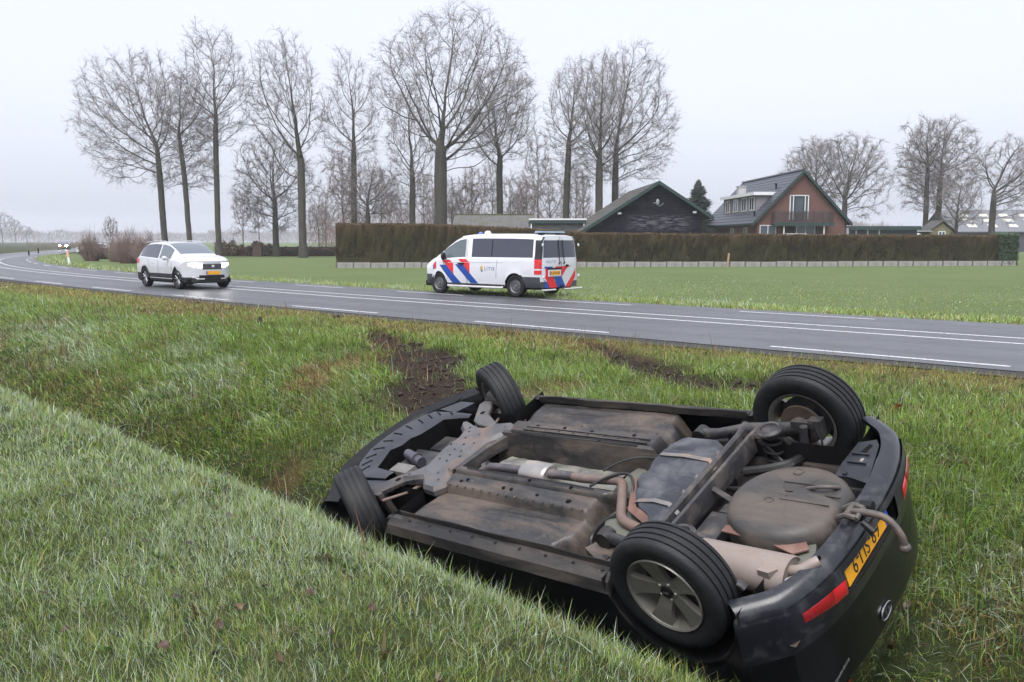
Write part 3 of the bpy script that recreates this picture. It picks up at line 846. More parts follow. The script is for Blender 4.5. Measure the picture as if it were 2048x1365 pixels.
M_sillt = mat('sill_mud', (.016,.0155,.017), .45, var=.35, vs=5, dirt=(.070,.057,.049), dirt_amt=.46, dirt_scale=3.0, bmp=.2, bs=50, stretch=(.4,1.5,1.5), dr=.72, fleck=(.120,.098,.085))
M_tank = mat('fuel_tank_plastic', (.020,.022,.030), .36, var=.3, vs=4, dirt=(.085,.085,.095), dirt_amt=.46, dirt_scale=4.5, bmp=.12, bs=30, dr=.55, fleck=(.12,.115,.115), fs=55, fa=.68)
M_shield = mat('heat_shield_aluminium', (.125,.130,.112), .40, metal=.55, var=.22, vs=7, dirt=(.095,.094,.076), dirt_amt=.5, dirt_scale=5, bmp=.3, bs=14)
M_steel = mat('exhaust_steel', (.095,.088,.098), .45, metal=.5, var=.3, vs=8, dirt=(.175,.125,.105), dirt_amt=.35, dirt_scale=8)
M_rpipe = mat('rusty_exhaust', (.145,.108,.096), .6, metal=.25, var=.25, vs=10, dirt=(.145,.085,.062), dirt_amt=.40, dirt_scale=6)
M_muff = mat('muffler_beige', (.235,.195,.175), .5, metal=.15, var=.12, vs=3, dirt=(.20,.155,.132), dirt_amt=.35, dirt_scale=5, bmp=.08, bs=8)
M_silver = mat('resonator_silver', (.29,.28,.275), .38, metal=.6, var=.12, vs=6, dirt=(.30,.23,.18), dirt_amt=.28, dirt_scale=6)
M_rust = mat('rusty_plate', (.130,.066,.050), .75, var=.35, vs=9, dirt=(.19,.135,.112), dirt_amt=.30, dirt_scale=9, bmp=.3, bs=40)
M_sub = mat('subframe_steel', (.105,.104,.112), .42, metal=.45, var=.25, vs=6, dirt=(.150,.100,.076), dirt_amt=.42, dirt_scale=6.5, bmp=.12, fleck=(.16,.075,.045), fs=30, fa=.64)
M_susp = mat('suspension_black', (.030,.030,.034), .45, var=.3, vs=8, dirt=(.105,.085,.072), dirt_amt=.42, dirt_scale=7, bmp=.15, fleck=(.13,.10,.08), fa=.68)
M_tray = mat('undertray_black', (.012,.0125,.018), .30, var=.3, vs=5, dirt=(.036,.037,.046), dirt_amt=.34, dirt_scale=6, dr=.4, bmp=.08)
M_dark = mat('engine_bay_dark', (.006,.006,.0065), .7, var=.4, vs=8, spec=.08)  # near-black with little sheen, so the open bay reads as deep shade
M_well = mat('spare_well_underseal', (.036,.033,.031), .45, var=.2, vs=5, dirt=(.092,.073,.060), dirt_amt=.50, dirt_scale=3, bmp=.18, bs=45, stretch=(.4,1.6,1), fleck=(.130,.112,.098), fa=.68)
M_tow = mat('towbar_grey', (.105,.092,.085), .45, metal=.35, var=.3, vs=10, dirt=(.15,.10,.075), dirt_amt=.3, dirt_scale=12)
M_alloy = mat('alloy_dark', (.235,.225,.200), .36, metal=.6, var=.12, vs=6, dirt=(.110,.096,.080), dirt_amt=.32, dirt_scale=8)
M_black = mat('black_plastic', (.008,.008,.009), .5, var=.3, vs=10, spec=.3)
M_cable = mat('rubber_hose', (.012,.012,.012), .45, var=.3, vs=10)
M_redlens = mat('red_lens', (.26,.008,.012), .15, var=.15, vs=20, coat=.6)
M_redlens2 = mat('red_lens_bright', (.50,.016,.022), .15, var=.12, vs=30, coat=.6)
M_yplate = mat('yellow_plate', (.78,.36,.018), .4, var=.06, vs=8)
M_pblack = mat('plate_black', (.012,.012,.012), .5)
M_pblue = mat('plate_blue', (.02,.10,.52), .4)
M_kglass = glass('dark_car_glass', (.008,.009,.010))
M_white = mat('white_print', (.75,.75,.75), .5, var=.03)

CB = (-1.2, 0.0, -1.27)      # roof rests here (r,v,w)
car = empty('overturned_car', label='black hatchback lying upside down in the ditch, underside up', cat='car')
_m = Matrix([list(AX[i]) + [0] for i in range(3)] + [[0,0,0,1]])
_o = AO + AX @ np.array(CB)
car.matrix_world = Matrix.Translation(Vector(_o)) @ _m
OFFS = (-CB[0], -CB[1], -CB[2])
def kp(q, name, mt, parent=None, **kw):
    """part of the wreck, built in (r,v,w)"""
    return q.build(name, mt, parent if parent is not None else car, OFFS if parent is None else None, **kw)

ARC_R = .365
def k_half(x):
    z = [ .012, .0, .03, .09, .15, .215, .30, .42, .60, .64, .80, .98, 1.10, 1.19, 1.24, 1.262]
    y = [ .755, .80, .845, .868, .866, .868, .874, .880, .862, .850, .79, .715, .655, .56, .36, 0.0]
    # bonnet and screen
    f = float(sstep(2.15, 3.42, x)); ro = 1.262 - 1.0*float(sstep(1.75, 2.75, x))*0.52 - .28*float(sstep(2.6, 3.5, x))
    tail = float(sstep(-.35, -.66, x))
    out = []
    for k, (yy, zz) in enumerate(zip(y, z)):
        if k >= 9: zz = min(zz, .62 + (zz-.62)*max(.02, (ro-.62)/(1.262-.62)))
        out.append([yy, zz])
    if x > 2.985:
        k_ = float(np.interp(x, [2.985,3.05,3.12,3.19,3.26,3.31,3.35], [1,.965,.91,.83,.74,.64,.54]))
        out = [[p[0]*k_, p[1]] for p in out]
    if x < -.37:
        k_ = float(np.interp(-x, [.37,.42,.48,.54,.60,.655], [1,.998,.978,.948,.902,.833]))
        out = [[p[0]*k_, p[1]] for p in out]
    if x > 2.95 or x < -.36:
        lift = .05 if x < 0 else .015
        for k in range(3): out[k] = [out[3][0]-.004 - .01*(2-k), lift + .012*k]
    for cx in (0.0, 2.615):
        dx = abs(x-cx)
        if dx < ARC_R:
            za = math.sqrt(ARC_R**2-dx*dx)*1.0 + .015
            for k in range(9):
                mz = za + .010*k
                if out[k][1] < mz: out[k] = [max(out[k][0], .872-.002*k if k else .862), mz]
    return [tuple(p) for p in out]
def k_warp(x, y, z):
    a = abs(y)/.87
    if x > 2.985: x = x - .10*(abs(y)/.6)**2*(x-2.985)/.36
    g = min(1.0, max(0.0, (-x-.35)/.30))
    if g > 0:
        x = x + .12*(abs(y)/.72)**3*g + .42*max(0.0, z-.62)**1.15*g - .02*math.sin(min(1, max(0, z/.3))*math.pi)*g
    return (-x, y, -z)
kxs = sorted(set([-.655,-.60,-.54,-.48,-.42] + [round(ARC_R*math.sin(a), 4) for a in np.linspace(-math.pi/2, math.pi/2, 15)] + [.45,.7,1.0,1.3,1.32,1.6,1.9,2.1] + [round(2.615+ARC_R*math.sin(a), 4) for a in np.linspace(-math.pi/2, math.pi/2, 15)] + [3.05,3.12,3.19,3.26,3.31,3.35]))
def k_cls(w, i, j, sg, x, y, z):
    if w == 'rear':
        if z < .30:
            if abs(y+.06) < .30 and .085 < z < .222: return None
            return 'bumper'
        if .70 < z < 1.08 and abs(y) < .58: return 'rear_window'
        return 'tailgate'
    if w == 'front': return 'front'
    if x < -.365 and z < .30: return 'bumper'
    if j < 3 and .36 < x < 2.26: return 'sill'
    if j in (9,10,11) and .35 < x < 1.3: return 'rear_door_window'
    if j in (9,10,11) and 1.32 < x < 2.1: return 'door_window'
    if x > 2.98 and z < .32: return 'front'
    return 'body'
K = Shell(kxs, k_half, k_warp, 28).run(k_cls)
for part, nm, mt in (('body','body',M_paint),('tailgate','tailgate',M_paint),('front','front_bumper',M_paint),('sill','sill',M_sillt),('rear_window','rear_window',M_kglass)):
    K.build(part, nm, mt, car).location = OFFS
rb = K.build('bumper', 'rear_bumper', M_bump, car, sharp=40); rb.location = OFFS
for part in ('door_window','rear_door_window'):
    for V_, F_ in K.loose(part): raw_obj('window', V_, F_, M_kglass, car).location = OFFS
# bumper lower lip, folded in
def bump_xy(v, inset=0.0):
    return float(np.interp(abs(v), [0,.15,.3,.4,.5,.58,.65,.72,.75,.78,.82,.845,.862,.9], [.655,.654,.646,.634,.615,.592,.567,.533,.508,.473,.428,.397,.373,.33])) - inset
q = MB(); vs_ = np.linspace(-.855, .855, 61)
rows = []
for v in vs_:
    r0 = bump_xy(v); rr = .02*float(vnoise(v*5, 1.3, 4))
    rows.append([(r0+.004, v*1.0, -.062), (r0-.004, v*.998, -.032), (r0-.020, v*.985, -.008), (r0-.045, v*.965, .006), (r0-.075-rr, v*.94, .004), (r0-.078-rr, v*.94, -.02)])
kp(q.grid(rows), 'bumper_lip', M_bump, sharp=60)
# number plate recess, plate, lamps
q = MB(); pc = -.06
def rx(v): return bump_xy(v)+.012
yo = np.linspace(-.30, .30, 13)
for (w0, w1, dep0, dep1) in ((-.088,-.105,0,-.055),(-.105,-.215,-.055,-.055),(-.215,-.224,-.055,0)):
    q.grid([[(rx(pc+y_)+dep0-.004, pc+y_, w0), (rx(pc+y_)+dep1-.004, pc+y_, w1)] for y_ in yo])
for y_ in (-.30, .30): q.add([(rx(pc+y_)-.002,pc+y_,-.088),(rx(pc+y_)-.062,pc+y_,-.103),(rx(pc+y_)-.062,pc+y_,-.217),(rx(pc+y_)-.002,pc+y_,-.224)], [(0,1,2,3)])
kp(q, 'plate_recess', M_black, sharp=30)
plate = empty('number_plate'); plate.parent = car; plate.location = tuple(np.array(OFFS)+np.array((.636, -.065, -.155)))
plate.rotation_euler = (0, math.radians(-6), 0)
MB().box((-.004,-.26,-.055),(.004,.26,.055)).build('plate_board', M_yplate, plate, smooth=False)
MB().box((.0042,.215,-.053),(.0060,.258,.053)).build('country_band', M_pblue, plate, smooth=False)
tm = text_mesh('68-SLJ-9', .118, .0004, 'plate_characters', 1.03)
# upright on the car: reading left to right from behind = from the car's left (v+) to its right, top towards the roof (-w)
tm.transform(Matrix(((0,0,1,.0056),(-.80,0,0,-.022),(0,-1.0,0,.002),(0,0,0,1))))
link('plate_characters', tm, M_pblack, plate)
for v_ in (-.20, .06): kp(MB().box((.585,v_-.03,-.232),(.642,v_+.03,-.214), tz=.006), 'plate_light', mat('grey_plastic', (.12,.12,.13), .4, var=.2), smooth=False)
def cap_patch(name, v0, v1, w0a, w0b, w1a, w1b, mt, off, n=12, m=4, rel=-.655):
    q = MB(); P = []
    for i in range(n+1):
        u = i/n; v = v0+(v1-v0)*u; top = w0a+(w0b-w0a)*u; bot = w1a+(w1b-w1a)*u
        P.append([])
        for k in range(m+1):
            w = top+(bot-top)*k/m; p = k_warp(rel, v, -w); e = .006*math.sin(math.pi*k/m)**.5*min(1, 6*u, 6*(1-u))
            P[-1].append((p[0]+off+e, p[1], p[2]))
    return q.grid(P)
for sg in (-1, 1):
    f = empty('rear_fog_lamp'); f.parent = car; f.location = OFFS
    cap_patch('l', sg*.37, sg*.47, -.125, -.112, -.205, -.192, M_redlens2, .002).build('reflector_lens', M_redlens2, f)
    cap_patch('l', sg*.472, sg*.66, -.112, -.105, -.192, -.158, M_redlens, .002).build('lamp_lens', M_redlens, f)
    t_ = cap_patch('t', sg*.46, sg*.72, -.66, -.70, -.86, -.90, M_redlens2, .004).build('tail_lamp', M_redlens2, car); t_.location = OFFS
# maker's oval badge and the small lettering on the tailgate
bd = empty('tailgate_badge'); bd.parent = car
pb = k_warp(-.655, -.07, .56); bd.location = tuple(np.array(OFFS)+np.array((pb[0]+.006, pb[1], pb[2])))
ring = MB(); 
ring.tube([(0, .062*math.cos(a), .036*math.sin(a)) for a in np.linspace(0, 2*math.pi, 29)], .0045, 6, caps=False)
ring.build('badge_ring', mat('chrome', (.38,.38,.40), .25, metal=1, var=.03), bd)
MB().prism([(.06*math.cos(a), .034*math.sin(a)) for a in np.linspace(0, 2*math.pi, 24, endpoint=False)], -.002, .0, ax=0).build('badge_field', M_black, bd)
tm = text_mesh('KIA', .04, .001, 'badge_letters'); tm.transform(Matrix(((0,0,1,.003),(-1,0,0,0),(0,-1,0,0),(0,0,0,1)))); link('badge_letters', tm, _mc['chrome'], bd)
pe = k_warp(-.655, -.47, .545)
tm = text_mesh('ecodynamics', .032, .0006, 'model_lettering'); tm.transform(Matrix(((0,0,1,0),(-1,0,0,0),(0,-1,0,0),(0,0,0,1))))
link('model_lettering', tm, mat('grey_print', (.14,.14,.145), .4), car, tuple(np.array(OFFS)+np.array((pe[0]+.004, pe[1]-.06, pe[2]))))
for k in range(3):
    dot = MB().tube([(0, .010*math.cos(a), .010*math.sin(a)) for a in np.linspace(0, 2*math.pi, 15)], .0035, 5, caps=False)
    dot.build('green_ring', mat('green_print', (.35,.75,.06), .5), car, tuple(np.array(OFFS)+np.array((pe[0]+.006, pe[1]+.085+.027*k, pe[2]))))

# ---- pressed floor
r_ = np.linspace(-2.34, .56, 230); v_ = np.linspace(-.742, .742, 132)
RR, VV = np.meshgrid(r_, v_, indexing='ij'); A = np.abs(VV)
def floor_w(RR, VV):
    A = np.abs(VV)
    w = np.zeros_like(RR)
    w = w + .036*sstep(.208, .222, A)*(1-sstep(.262, .278, A))          # shoulder of the tunnel
    w = w + .022*sstep(.275, .287, A)*(1-sstep(.405, .42, A))
    w = w - .036*sstep(.418, .432, A) - .0*A
    # longitudinal swages and cross beads pressed in the pans
    for (a0, a1, r0, r1, h) in ((.50,.515,-1.95,-1.0,.010),(.60,.615,-1.9,-.95,.010),(.335,.345,-1.9,-.95,.006),(.68,.70,-2.0,-.8,.008)):
        w = w + h*sstep(a0-.01, a0, A)*(1-sstep(a1, a1+.01, A))*sstep(r0-.03, r0, RR)*(1-sstep(r1, r1+.03, RR))
    for k in range(9):
        rc = -1.95+.135*k
        w = w + .005*sstep(.455,.475,A)*(1-sstep(.645,.665,A))*np.exp(-((RR-rc)/.013)**4)*(vnoise(np.full_like(RR, k*3.1), np.floor(A*9), 3) > .45)
    drop = sstep(-.84, -.71, RR + .10*(sstep(.2,.3,A)-1) + .08*sstep(.55,.7,A))
    w = w*(1-drop) - .235*drop
    rail = sstep(.455, .475, A)*(1-sstep(.565, .585, A))*sstep(-.74, -.66, RR); w = w + rail*.11
    w = w - .165*(1-sstep(.145, .212, A))*(1-drop)
    well = sstep(.585, .62, A)*sstep(-.44, -.36, RR)*(1-sstep(.36, .42, RR)); w = w - .28*well
    w = w - .30*(1-sstep(-2.30, -2.08, RR + .08*sstep(.5,.7,A)))*sstep(.12,.25,A) - .12*(1-sstep(-2.3,-2.1,RR))
    w = w + .004*(fbm(RR*4, VV*5, 77)-.5)
    return w
W = floor_w(RR, VV)
P3 = np.stack([RR, VV, W], -1).reshape(-1, 3)
idx = np.arange(P3.shape[0]).reshape(RR.shape)
F4 = np.stack([idx[:-1,:-1], idx[1:,:-1], idx[1:,1:], idx[:-1,1:]], -1).reshape(-1, 4)
cen = P3[F4].mean(1); is_sh = (np.abs(cen[:,1]) < .150) & (cen[:,0] < -.72) & (cen[:,0] > -2.2)
def sub(Fm):
    u, inv = np.unique(Fm, return_inverse=True); return P3[u], inv.reshape(Fm.shape)
for nm, msk, mt in (('floor_pan', ~is_sh, M_floor), ('tunnel_heat_shield', is_sh, M_shield)):
    V_, F_ = sub(F4[msk]); o = link(nm, mesh_np(nm, V_, F_, True, 50), mt, car, OFFS)
# welded sill seams
for sg in (-1, 1):
    q = MB(); rs = np.linspace(-2.17, -.39, 60)
    rows = []
    for r in rs:
        y = sg*(.748+.004*math.sin(r*9)+.004*(float(vnoise(r*14, sg*2.0, 3))-.5)); h = .024+.008*(float(vnoise(r*6, sg*1.7, 5))-.5)
        rows.append([(r, y-.004, -.03), (r, y-.003, h-.004), (r, y, h), (r, y+.003, h-.004), (r, y+.004, -.03)])
    kp(q.grid(rows), 'sill_seam', M_sillt)
    for k in range(9):    # drain plugs along the sill
        if sg < 0: kp(MB().lathe([(.0,.0),(.0,.004),(.002,.007),(.0005,.009),(-.003,.010)], 12, (-2.02+.2*k, -.80, .008), 'z'), 'drain_plug', M_black)
# rubber bungs and holes in the floor rails
for (r, v) in [(-1.55,-.35),(-1.48,-.35),(-1.25,-.355),(-.99,-.36),(-1.9,-.34),(-1.85,.36),(-1.6,.37),(-1.35,.36),(-1.0,.37),(-1.7,.25),(-1.2,.25),(-1.4,-.25),(-1.05,-.25),(-1.95,-.36)]:
    kp(MB().lathe([(.003,0),(.003,.012 if r < -.995 else .018),(-.004,.014 if r < -.995 else .021)], 12, (r, v, float(floor_w(np.array([r]), np.array([v]))[0])+.002), 'z'), 'floor_bung', M_dark)
# brake and fuel lines clipped along the floor, rows of seam bolts
for j, (v0, v1) in enumerate(((.228,.232),(.244,.248),(-.236,-.240))):
    kp(MB().tube([(r, v0+.004*math.sin(r*5+j), float(floor_w(np.array([r]), np.array([v0]))[0])+.010) for r in np.linspace(-2.0, -.88, 24)], .0045, 6), 'brake_line', M_cable)
for sg in (-1, 1):
    for k in range(16):
        r = -2.02+.078*k; v = sg*.412; kp(MB().lathe([(.004,0),(.004,.006),(.0,.008)], 7, (r, v, float(floor_w(np.array([r]), np.array([v*.98]))[0])+.001), 'z'), 'spot_bolt', M_susp)
# ladder bracket by the far rail
q = MB(); q.box((-1.93,.288,.004),(-.85,.297,.034)); q.box((-1.93,.330,.004),(-.85,.339,.034))
for k in range(8): q.box((-1.88+.13*k,.297,.006),(-1.872+.13*k,.330,.030))
kp(q, 'cable_channel', M_susp, smooth=False)

# ---- fuel tank, straps, shields
def smooth_poly(P, it=2):
    for _ in range(it):
        Q = []
        for i in range(len(P)):
            a, b2 = P[i], P[(i+1)%len(P)]
            Q += [(a[0]*.75+b2[0]*.25, a[1]*.75+b2[1]*.25), (a[0]*.25+b2[0]*.75, a[1]*.25+b2[1]*.75)]
        P = Q
    return P
def slab(poly, levels, dome=0.0, bumps=None):
    """closed lump from an outline: levels = [(scale, w)]"""
    cx = sum(p[0] for p in poly)/len(poly); cy = sum(p[1] for p in poly)/len(poly)
    q = MB(); P = []
    for sc, w in levels: P.append([(cx+(p[0]-cx)*sc, cy+(p[1]-cy)*sc, w + (bumps(cx+(p[0]-cx)*sc, cy+(p[1]-cy)*sc)*max(0, 1-sc)*1.0 if bumps else 0)) for p in poly+poly[:1]])
    q.grid(P); return q
_tv = [-.44,-.43,-.36,-.31,-.20,-.07,0,.05,.12,.20,.30,.38,.41,.425]; _tr = [-.335,-.36,-.42,-.52,-.63,-.70,-.715,-.69,-.72,-.72,-.71,-.66,-.60,-.50]
P = []
for v in np.linspace(-.44, .425, 64):
    r0 = float(np.interp(v, _tv, _tr)); r1 = -.30 - .10*float(sstep(.33, .425, v)); ev = min(1, (v+.44)/.035, (.425-v)/.035); row = []
    gr = -.013*math.exp(-((v-.02)/.012)**2) - .013*math.exp(-((v+.13)/.014)**2) - .010*math.exp(-((v-.27)/.012)**2)
    for u in np.linspace(0, 1, 26):
        r = r0+(r1-r0)*u; e = min(1, (u)/.10, (1-u)/.10, ev); e = math.sqrt(max(0, 1-(1-e)**2))
        row.append((r, v, -.05 + .084*e + gr*e + .008*(float(fbm(r*7, v*7, 3))-.5)*e))
    P.append([(row[0][0], v, -.23)] + row + [(row[-1][0], v, -.23)])
kp(MB().grid(P), 'fuel_tank', M_tank, sharp=60)
for pth in ([(-.73,.19,-.05),(-.70,.19,.02),(-.67,.19,.040),(-.50,.195,.045),(-.33,.185,.040),(-.29,.16,.0)], [(-.72,-.33,-.06),(-.62,-.31,-.01),(-.55,-.26,.034),(-.44,-.245,.044),(-.34,-.25,.040),(-.28,-.27,.0)]):
    q = MB(); q.grid([[(a,b2-.016,c+.001),(a,b2+.016,c+.001)] for a,b2,c in pth]); q.grid([[(a,b2+.016,c-.002),(a,b2-.016,c-.002)] for a,b2,c in pth]); kp(q, 'tank_strap', mat('strap_steel', (.17,.155,.15), .5, metal=.3, var=.2, dirt=(.24,.12,.06), dirt_amt=.3, dirt_scale=12), sharp=60)
sh2 = smooth_poly([(-.70,-.43),(-.70,-.30),(-.60,-.22),(-.56,-.30),(-.45,-.38),(-.33,-.41),(-.33,-.50),(-.45,-.56),(-.60,-.53)], 2)
kp(slab(sh2, [(1.0,-.20),(1.0,-.045),(.97,-.025),(.8,-.016),(.3,-.012),(.02,-.012)]), 'tank_heat_shield', M_shield, sharp=50)
fl = [(-.725,-.06),(-.70,-.045),(-.60,-.20),(-.535,-.30),(-.48,-.325),(-.41,-.33),(-.33,-.40),(-.34,-.435),(-.41,-.42),(-.50,-.375),(-.56,-.345),(-.63,-.22)]
kp(MB().prism(fl, .018, .026), 'shield_flange', M_rust, smooth=False)
q = MB(); q.prism(smooth_poly([(-.85,-.16),(-.72,-.05),(-.73,.10),(-.80,.20),(-.92,.19),(-.92,-.12)],1), -.16, -.085, inset=.02, hin=.02)
kp(q, 'tunnel_rear_shield', M_shield, sharp=40)
for (r0, r1, v0, v1, w) in ((-1.96,-1.62,-.12,.13,-.105),(-1.60,-.95,-.02,.17,-.135)):
    q = MB(); q.grid([[(r0+(r1-r0)*i/10, v0+(v1-v0)*k/8, w+.03*math.sin(math.pi*k/8)+.012*(float(vnoise(i*.9, k*.9, 5))-.5)) for k in range(9)] for i in range(11)])
    kp(q, 'heat_shield_sheet', mat('bright_shield', (.20,.20,.185), .4, metal=.5, var=.25, vs=9, dirt=(.18,.17,.135), dirt_amt=.5, dirt_scale=9, bmp=.4, bs=25), sharp=60)

# ---- exhaust
def bez(P, n=4):
    """rounded polyline"""
    P = [Vector(p) for p in P]; out = [P[0]]
    for i in range(1, len(P)-1):
        a, b2, c = P[i-1], P[i], P[i+1]; l1 = min(.07, (b2-a).length*.45); l2 = min(.07, (c-b2).length*.45)
        p0 = b2+(a-b2).normalized()*l1; p1 = b2+(c-b2).normalized()*l2
        for k in range(n+1):
            u = k/n; out.append(p0*(1-u)**2+b2*2*u*(1-u)+p1*u*u)
    out.append(P[-1]); return out
ex = empty('exhaust'); ex.parent = car; ex.location = OFFS
MB().tube(bez([(-2.20,-.26,-.20),(-2.06,-.17,-.09),(-1.98,-.085,-.045),(-1.60,-.080,-.035)]), .031, 14).build('front_pipe', M_steel, ex)
MB().tube([(-2.0,-.10,-.055),(-1.965,-.085,-.042)], .042, 14).build('pipe_flange', M_steel, ex)
MB().tube([(-1.42,-.072,-.032),(-1.20,-.067,-.03)]+[tuple(p) for p in bez([(-1.19,-.067,-.03),(-1.10,-.078,-.022),(-.82,-.062,-.012)])][:0], .031, 14).build('centre_pipe', M_steel, ex)
MB().tube(bez([(-1.205,-.067,-.03),(-1.11,-.085,-.02),(-.80,-.062,-.005),(-.56,-.425,.012),(-.34,-.465,0),(-.16,-.49,-.03),(.0,-.505,-.05)]), .029, 14).build('rear_pipe', M_rpipe, ex)
q = MB(); pr = []
for (r, sc) in ((-1.625,.02),(-1.625,.80),(-1.615,.95),(-1.60,1.0),(-1.42,1.0),(-1.405,.95),(-1.395,.80),(-1.395,.02)):
    pr.append([(r, -.076+.086*sc*math.cos(a), -.030+.056*sc*math.sin(a)) for a in np.linspace(0, 2*math.pi, 25)])
q.grid(pr); q.build('resonator', M_silver, ex)
q = MB(); pr = []
for (r, sc) in ((-.035,.02),(-.035,.82),(-.028,.95),(-.012,1.0),(.455,1.0),(.472,.99),(.478,.94),(.470,.88),(.470,.02)):
    pr.append([(r, -.505+.112*sc*math.cos(a), -.055+.096*sc*math.sin(a) - (.016*math.exp(-((r-.22)/.05)**2)*max(0, math.sin(a)))) for a in np.linspace(0, 2*math.pi, 37)])
q.grid(pr); q.build('muffler', M_muff, ex)
MB().tube(bez([(.46,-.50,-.02),(.52,-.49,-.015),(.56,-.455,.005),(.585,-.43,.01)]), .027, 14, caps=False).build('tailpipe', M_muff, ex)
MB().lathe([(0,0),(0,.0255)], 14, (.5855,-.4295,.01), 'x').build('tailpipe_bore', M_dark, ex)
MB().tube([(-.035,-.50,-.03),(-.10,-.47,-.02)], [.05,.03], 12).build('muffler_neck', M_susp, ex)

# ---- spare wheel well
cw, ch, Rw = .262, -.055, .325
P = []
for (sc, w) in ((1.03,-.24),(1.02,-.12),(1.0,-.05),(.985,-.015),(.955,.014),(.91,.034),(.85,.046),(.76,.053),(.6,.056),(.4,.057),(.2,.057),(.01,.057)):
    row = []
    for a in np.linspace(0, 2*math.pi, 73):
        x, y = Rw*sc*math.cos(a), Rw*sc*math.sin(a)*1.0; lim = .292*sc
        rr_, vv_ = min(x, lim), y
        swage = .010*(math.sin(vv_*48) > .55)*(1 if abs(rr_) < .22*1 and abs(vv_) < .16 else 0)
        row.append((cw+rr_, ch+vv_, w + (swage if sc < .8 else 0)))
    P.append(row)
kp(MB().grid(P), 'spare_wheel_well', M_well, sharp=50)
kp(MB().box((.20,-.02,.056),(.53,-.012,.064)).box((.20,.055,.056),(.50,.062,.063)).box((.24,-.09,.056),(.5,-.083,.062)), 'well_swage', M_well, smooth=False)
for (r, v) in ((.235,.155),(.19,-.115)): kp(MB().lathe([(.002,0),(.004,.018),(.010,.021),(.010,.027),(.0,.031)], 18, (r, v, .055), 'z'), 'well_plug', M_well)
kp(MB().tube(bez([(.34,.025,.058),(.41,.015,.085),(.47,.03,.085),(.485,.065,.06)]), .010, 8), 'tow_eye', M_tow)
# rusty exhaust bracket and the pale shield beside it
kp(MB().prism([(.02,-.335),(.02,-.285),(.075,-.27),(.085,-.205),(.15,-.195),(.19,-.245),(.275,-.245),(.29,-.15),(.345,-.13),(.385,-.145),(.425,-.245),(.50,-.35),(.44,-.40),(.30,-.36)], -.012, -.004), 'exhaust_bracket', M_rust, smooth=False)
for (r, v) in ((.12,-.235),(.335,-.175)): kp(MB().lathe([(.0,0),(.0,.011),(-.003,.012)], 10, (r, v, -.001), 'z'), 'bracket_hole', M_dark)
kp(slab(smooth_poly([(.36,-.18),(.45,-.20),(.52,-.30),(.54,-.45),(.50,-.50),(.43,-.36)],2), [(1,-.18),(1,-.05),(.93,-.03),(.5,-.025),(.02,-.025)]), 'rear_corner_shield', M_shield, sharp=50)

# ---- rear axle
ax_ = empty('rear_axle'); ax_.parent = car; ax_.location = OFFS
prof = [(-.062,-.10),(-.060,-.01),(-.052,.018),(-.034,.022),(-.022,.012),(-.010,-.045),(.010,-.045),(.022,.012),(.034,.022),(.050,.018),(.058,-.01),(.060,-.10)]
q = MB(); q.grid([[(-.275+a*(1+.5*max(0, abs(v)-.5)/.14), v, b2+.01-.02*max(0, abs(v)-.5)) for a, b2 in prof] for v in np.linspace(-.63, .63, 19)])
q.build('torsion_beam', M_susp, ax_, sharp=30)
for sg in (-1, 1):
    q = MB(); q.tube([(-.60,sg*.53,-.03),(-.48,sg*.545,-.02),(-.30,sg*.60,-.01),(-.10,sg*.64,-.01),(.02,sg*.655,0)], [.045,.036,.048,.05,.045], 12, sq=.7)
    q.build('trailing_arm', M_susp, ax_)
    MB().lathe([(-.04,.0),(-.04,.05),(.04,.05),(.04,0)], 16, (-.60,sg*.53,-.03)).build('arm_bush', M_cable, ax_)
    MB().lathe([(0,.0),(0,.045),(.012,.05),(.016,.062),(.0,.078),(-.012,.078),(-.02,.06)], 24, (-.10,sg*.50,.075), 'z').build('spring_seat', M_susp, ax_)
    MB().tube([(-.10+.055*math.cos(a), sg*.50+.055*math.sin(a), .05-.30*a/(2*math.pi*5)) for a in np.linspace(0, 2*math.pi*5, 110)], .0085, 7).build('coil_spring', M_black, ax_)
    MB().tube([(.07,sg*.58,.06),(.05,sg*.57,-.10),(.02,sg*.55,-.35)], [.022,.026,.026], 12).build('shock_absorber', M_susp, ax_)
    MB().tube([(-.22,sg*.52,.01),(-.02,sg*.46,-.15)], [.022,.018], 10, sq=.6).build('brace', M_susp, ax_)
    MB().lathe([(-.01,.03),(-.01,.128),(.004,.130),(.006,.03)], 32, (0,sg*.69,0)).build('brake_disc', mat('brake_disc', (.11,.085,.07), .6, metal=.5, var=.3, dirt=(.12,.065,.04), dirt_amt=.4, dirt_scale=9), ax_)
    q = MB(); q.lathe([(-.04,0),(-.04,.055),(.03,.06),(.03,0)], 16, (0,sg*.675,0)); q.box((.075,sg*.655-.03,-.05),(.15,sg*.655+.03,.07)); q.box((-.03,sg*.64-.02,.02),(.10,sg*.64+.02,.06)); q.build('brake_caliper', M_susp, ax_)
    MB().tube(bez([(.12,sg*.62,.02),(.16,sg*.60,-.06),(.12,sg*.56,-.12),(.14,sg*.55,-.22)]), .006, 6).build('brake_hose', M_cable, ax_)
    MB().prism([(-.44,sg*.55),(-.66,sg*.50),(-.72,sg*.60),(-.60,sg*.66),(-.45,sg*.68)], -.16, -.075).build('arm_bracket', M_floor, ax_, smooth=False)
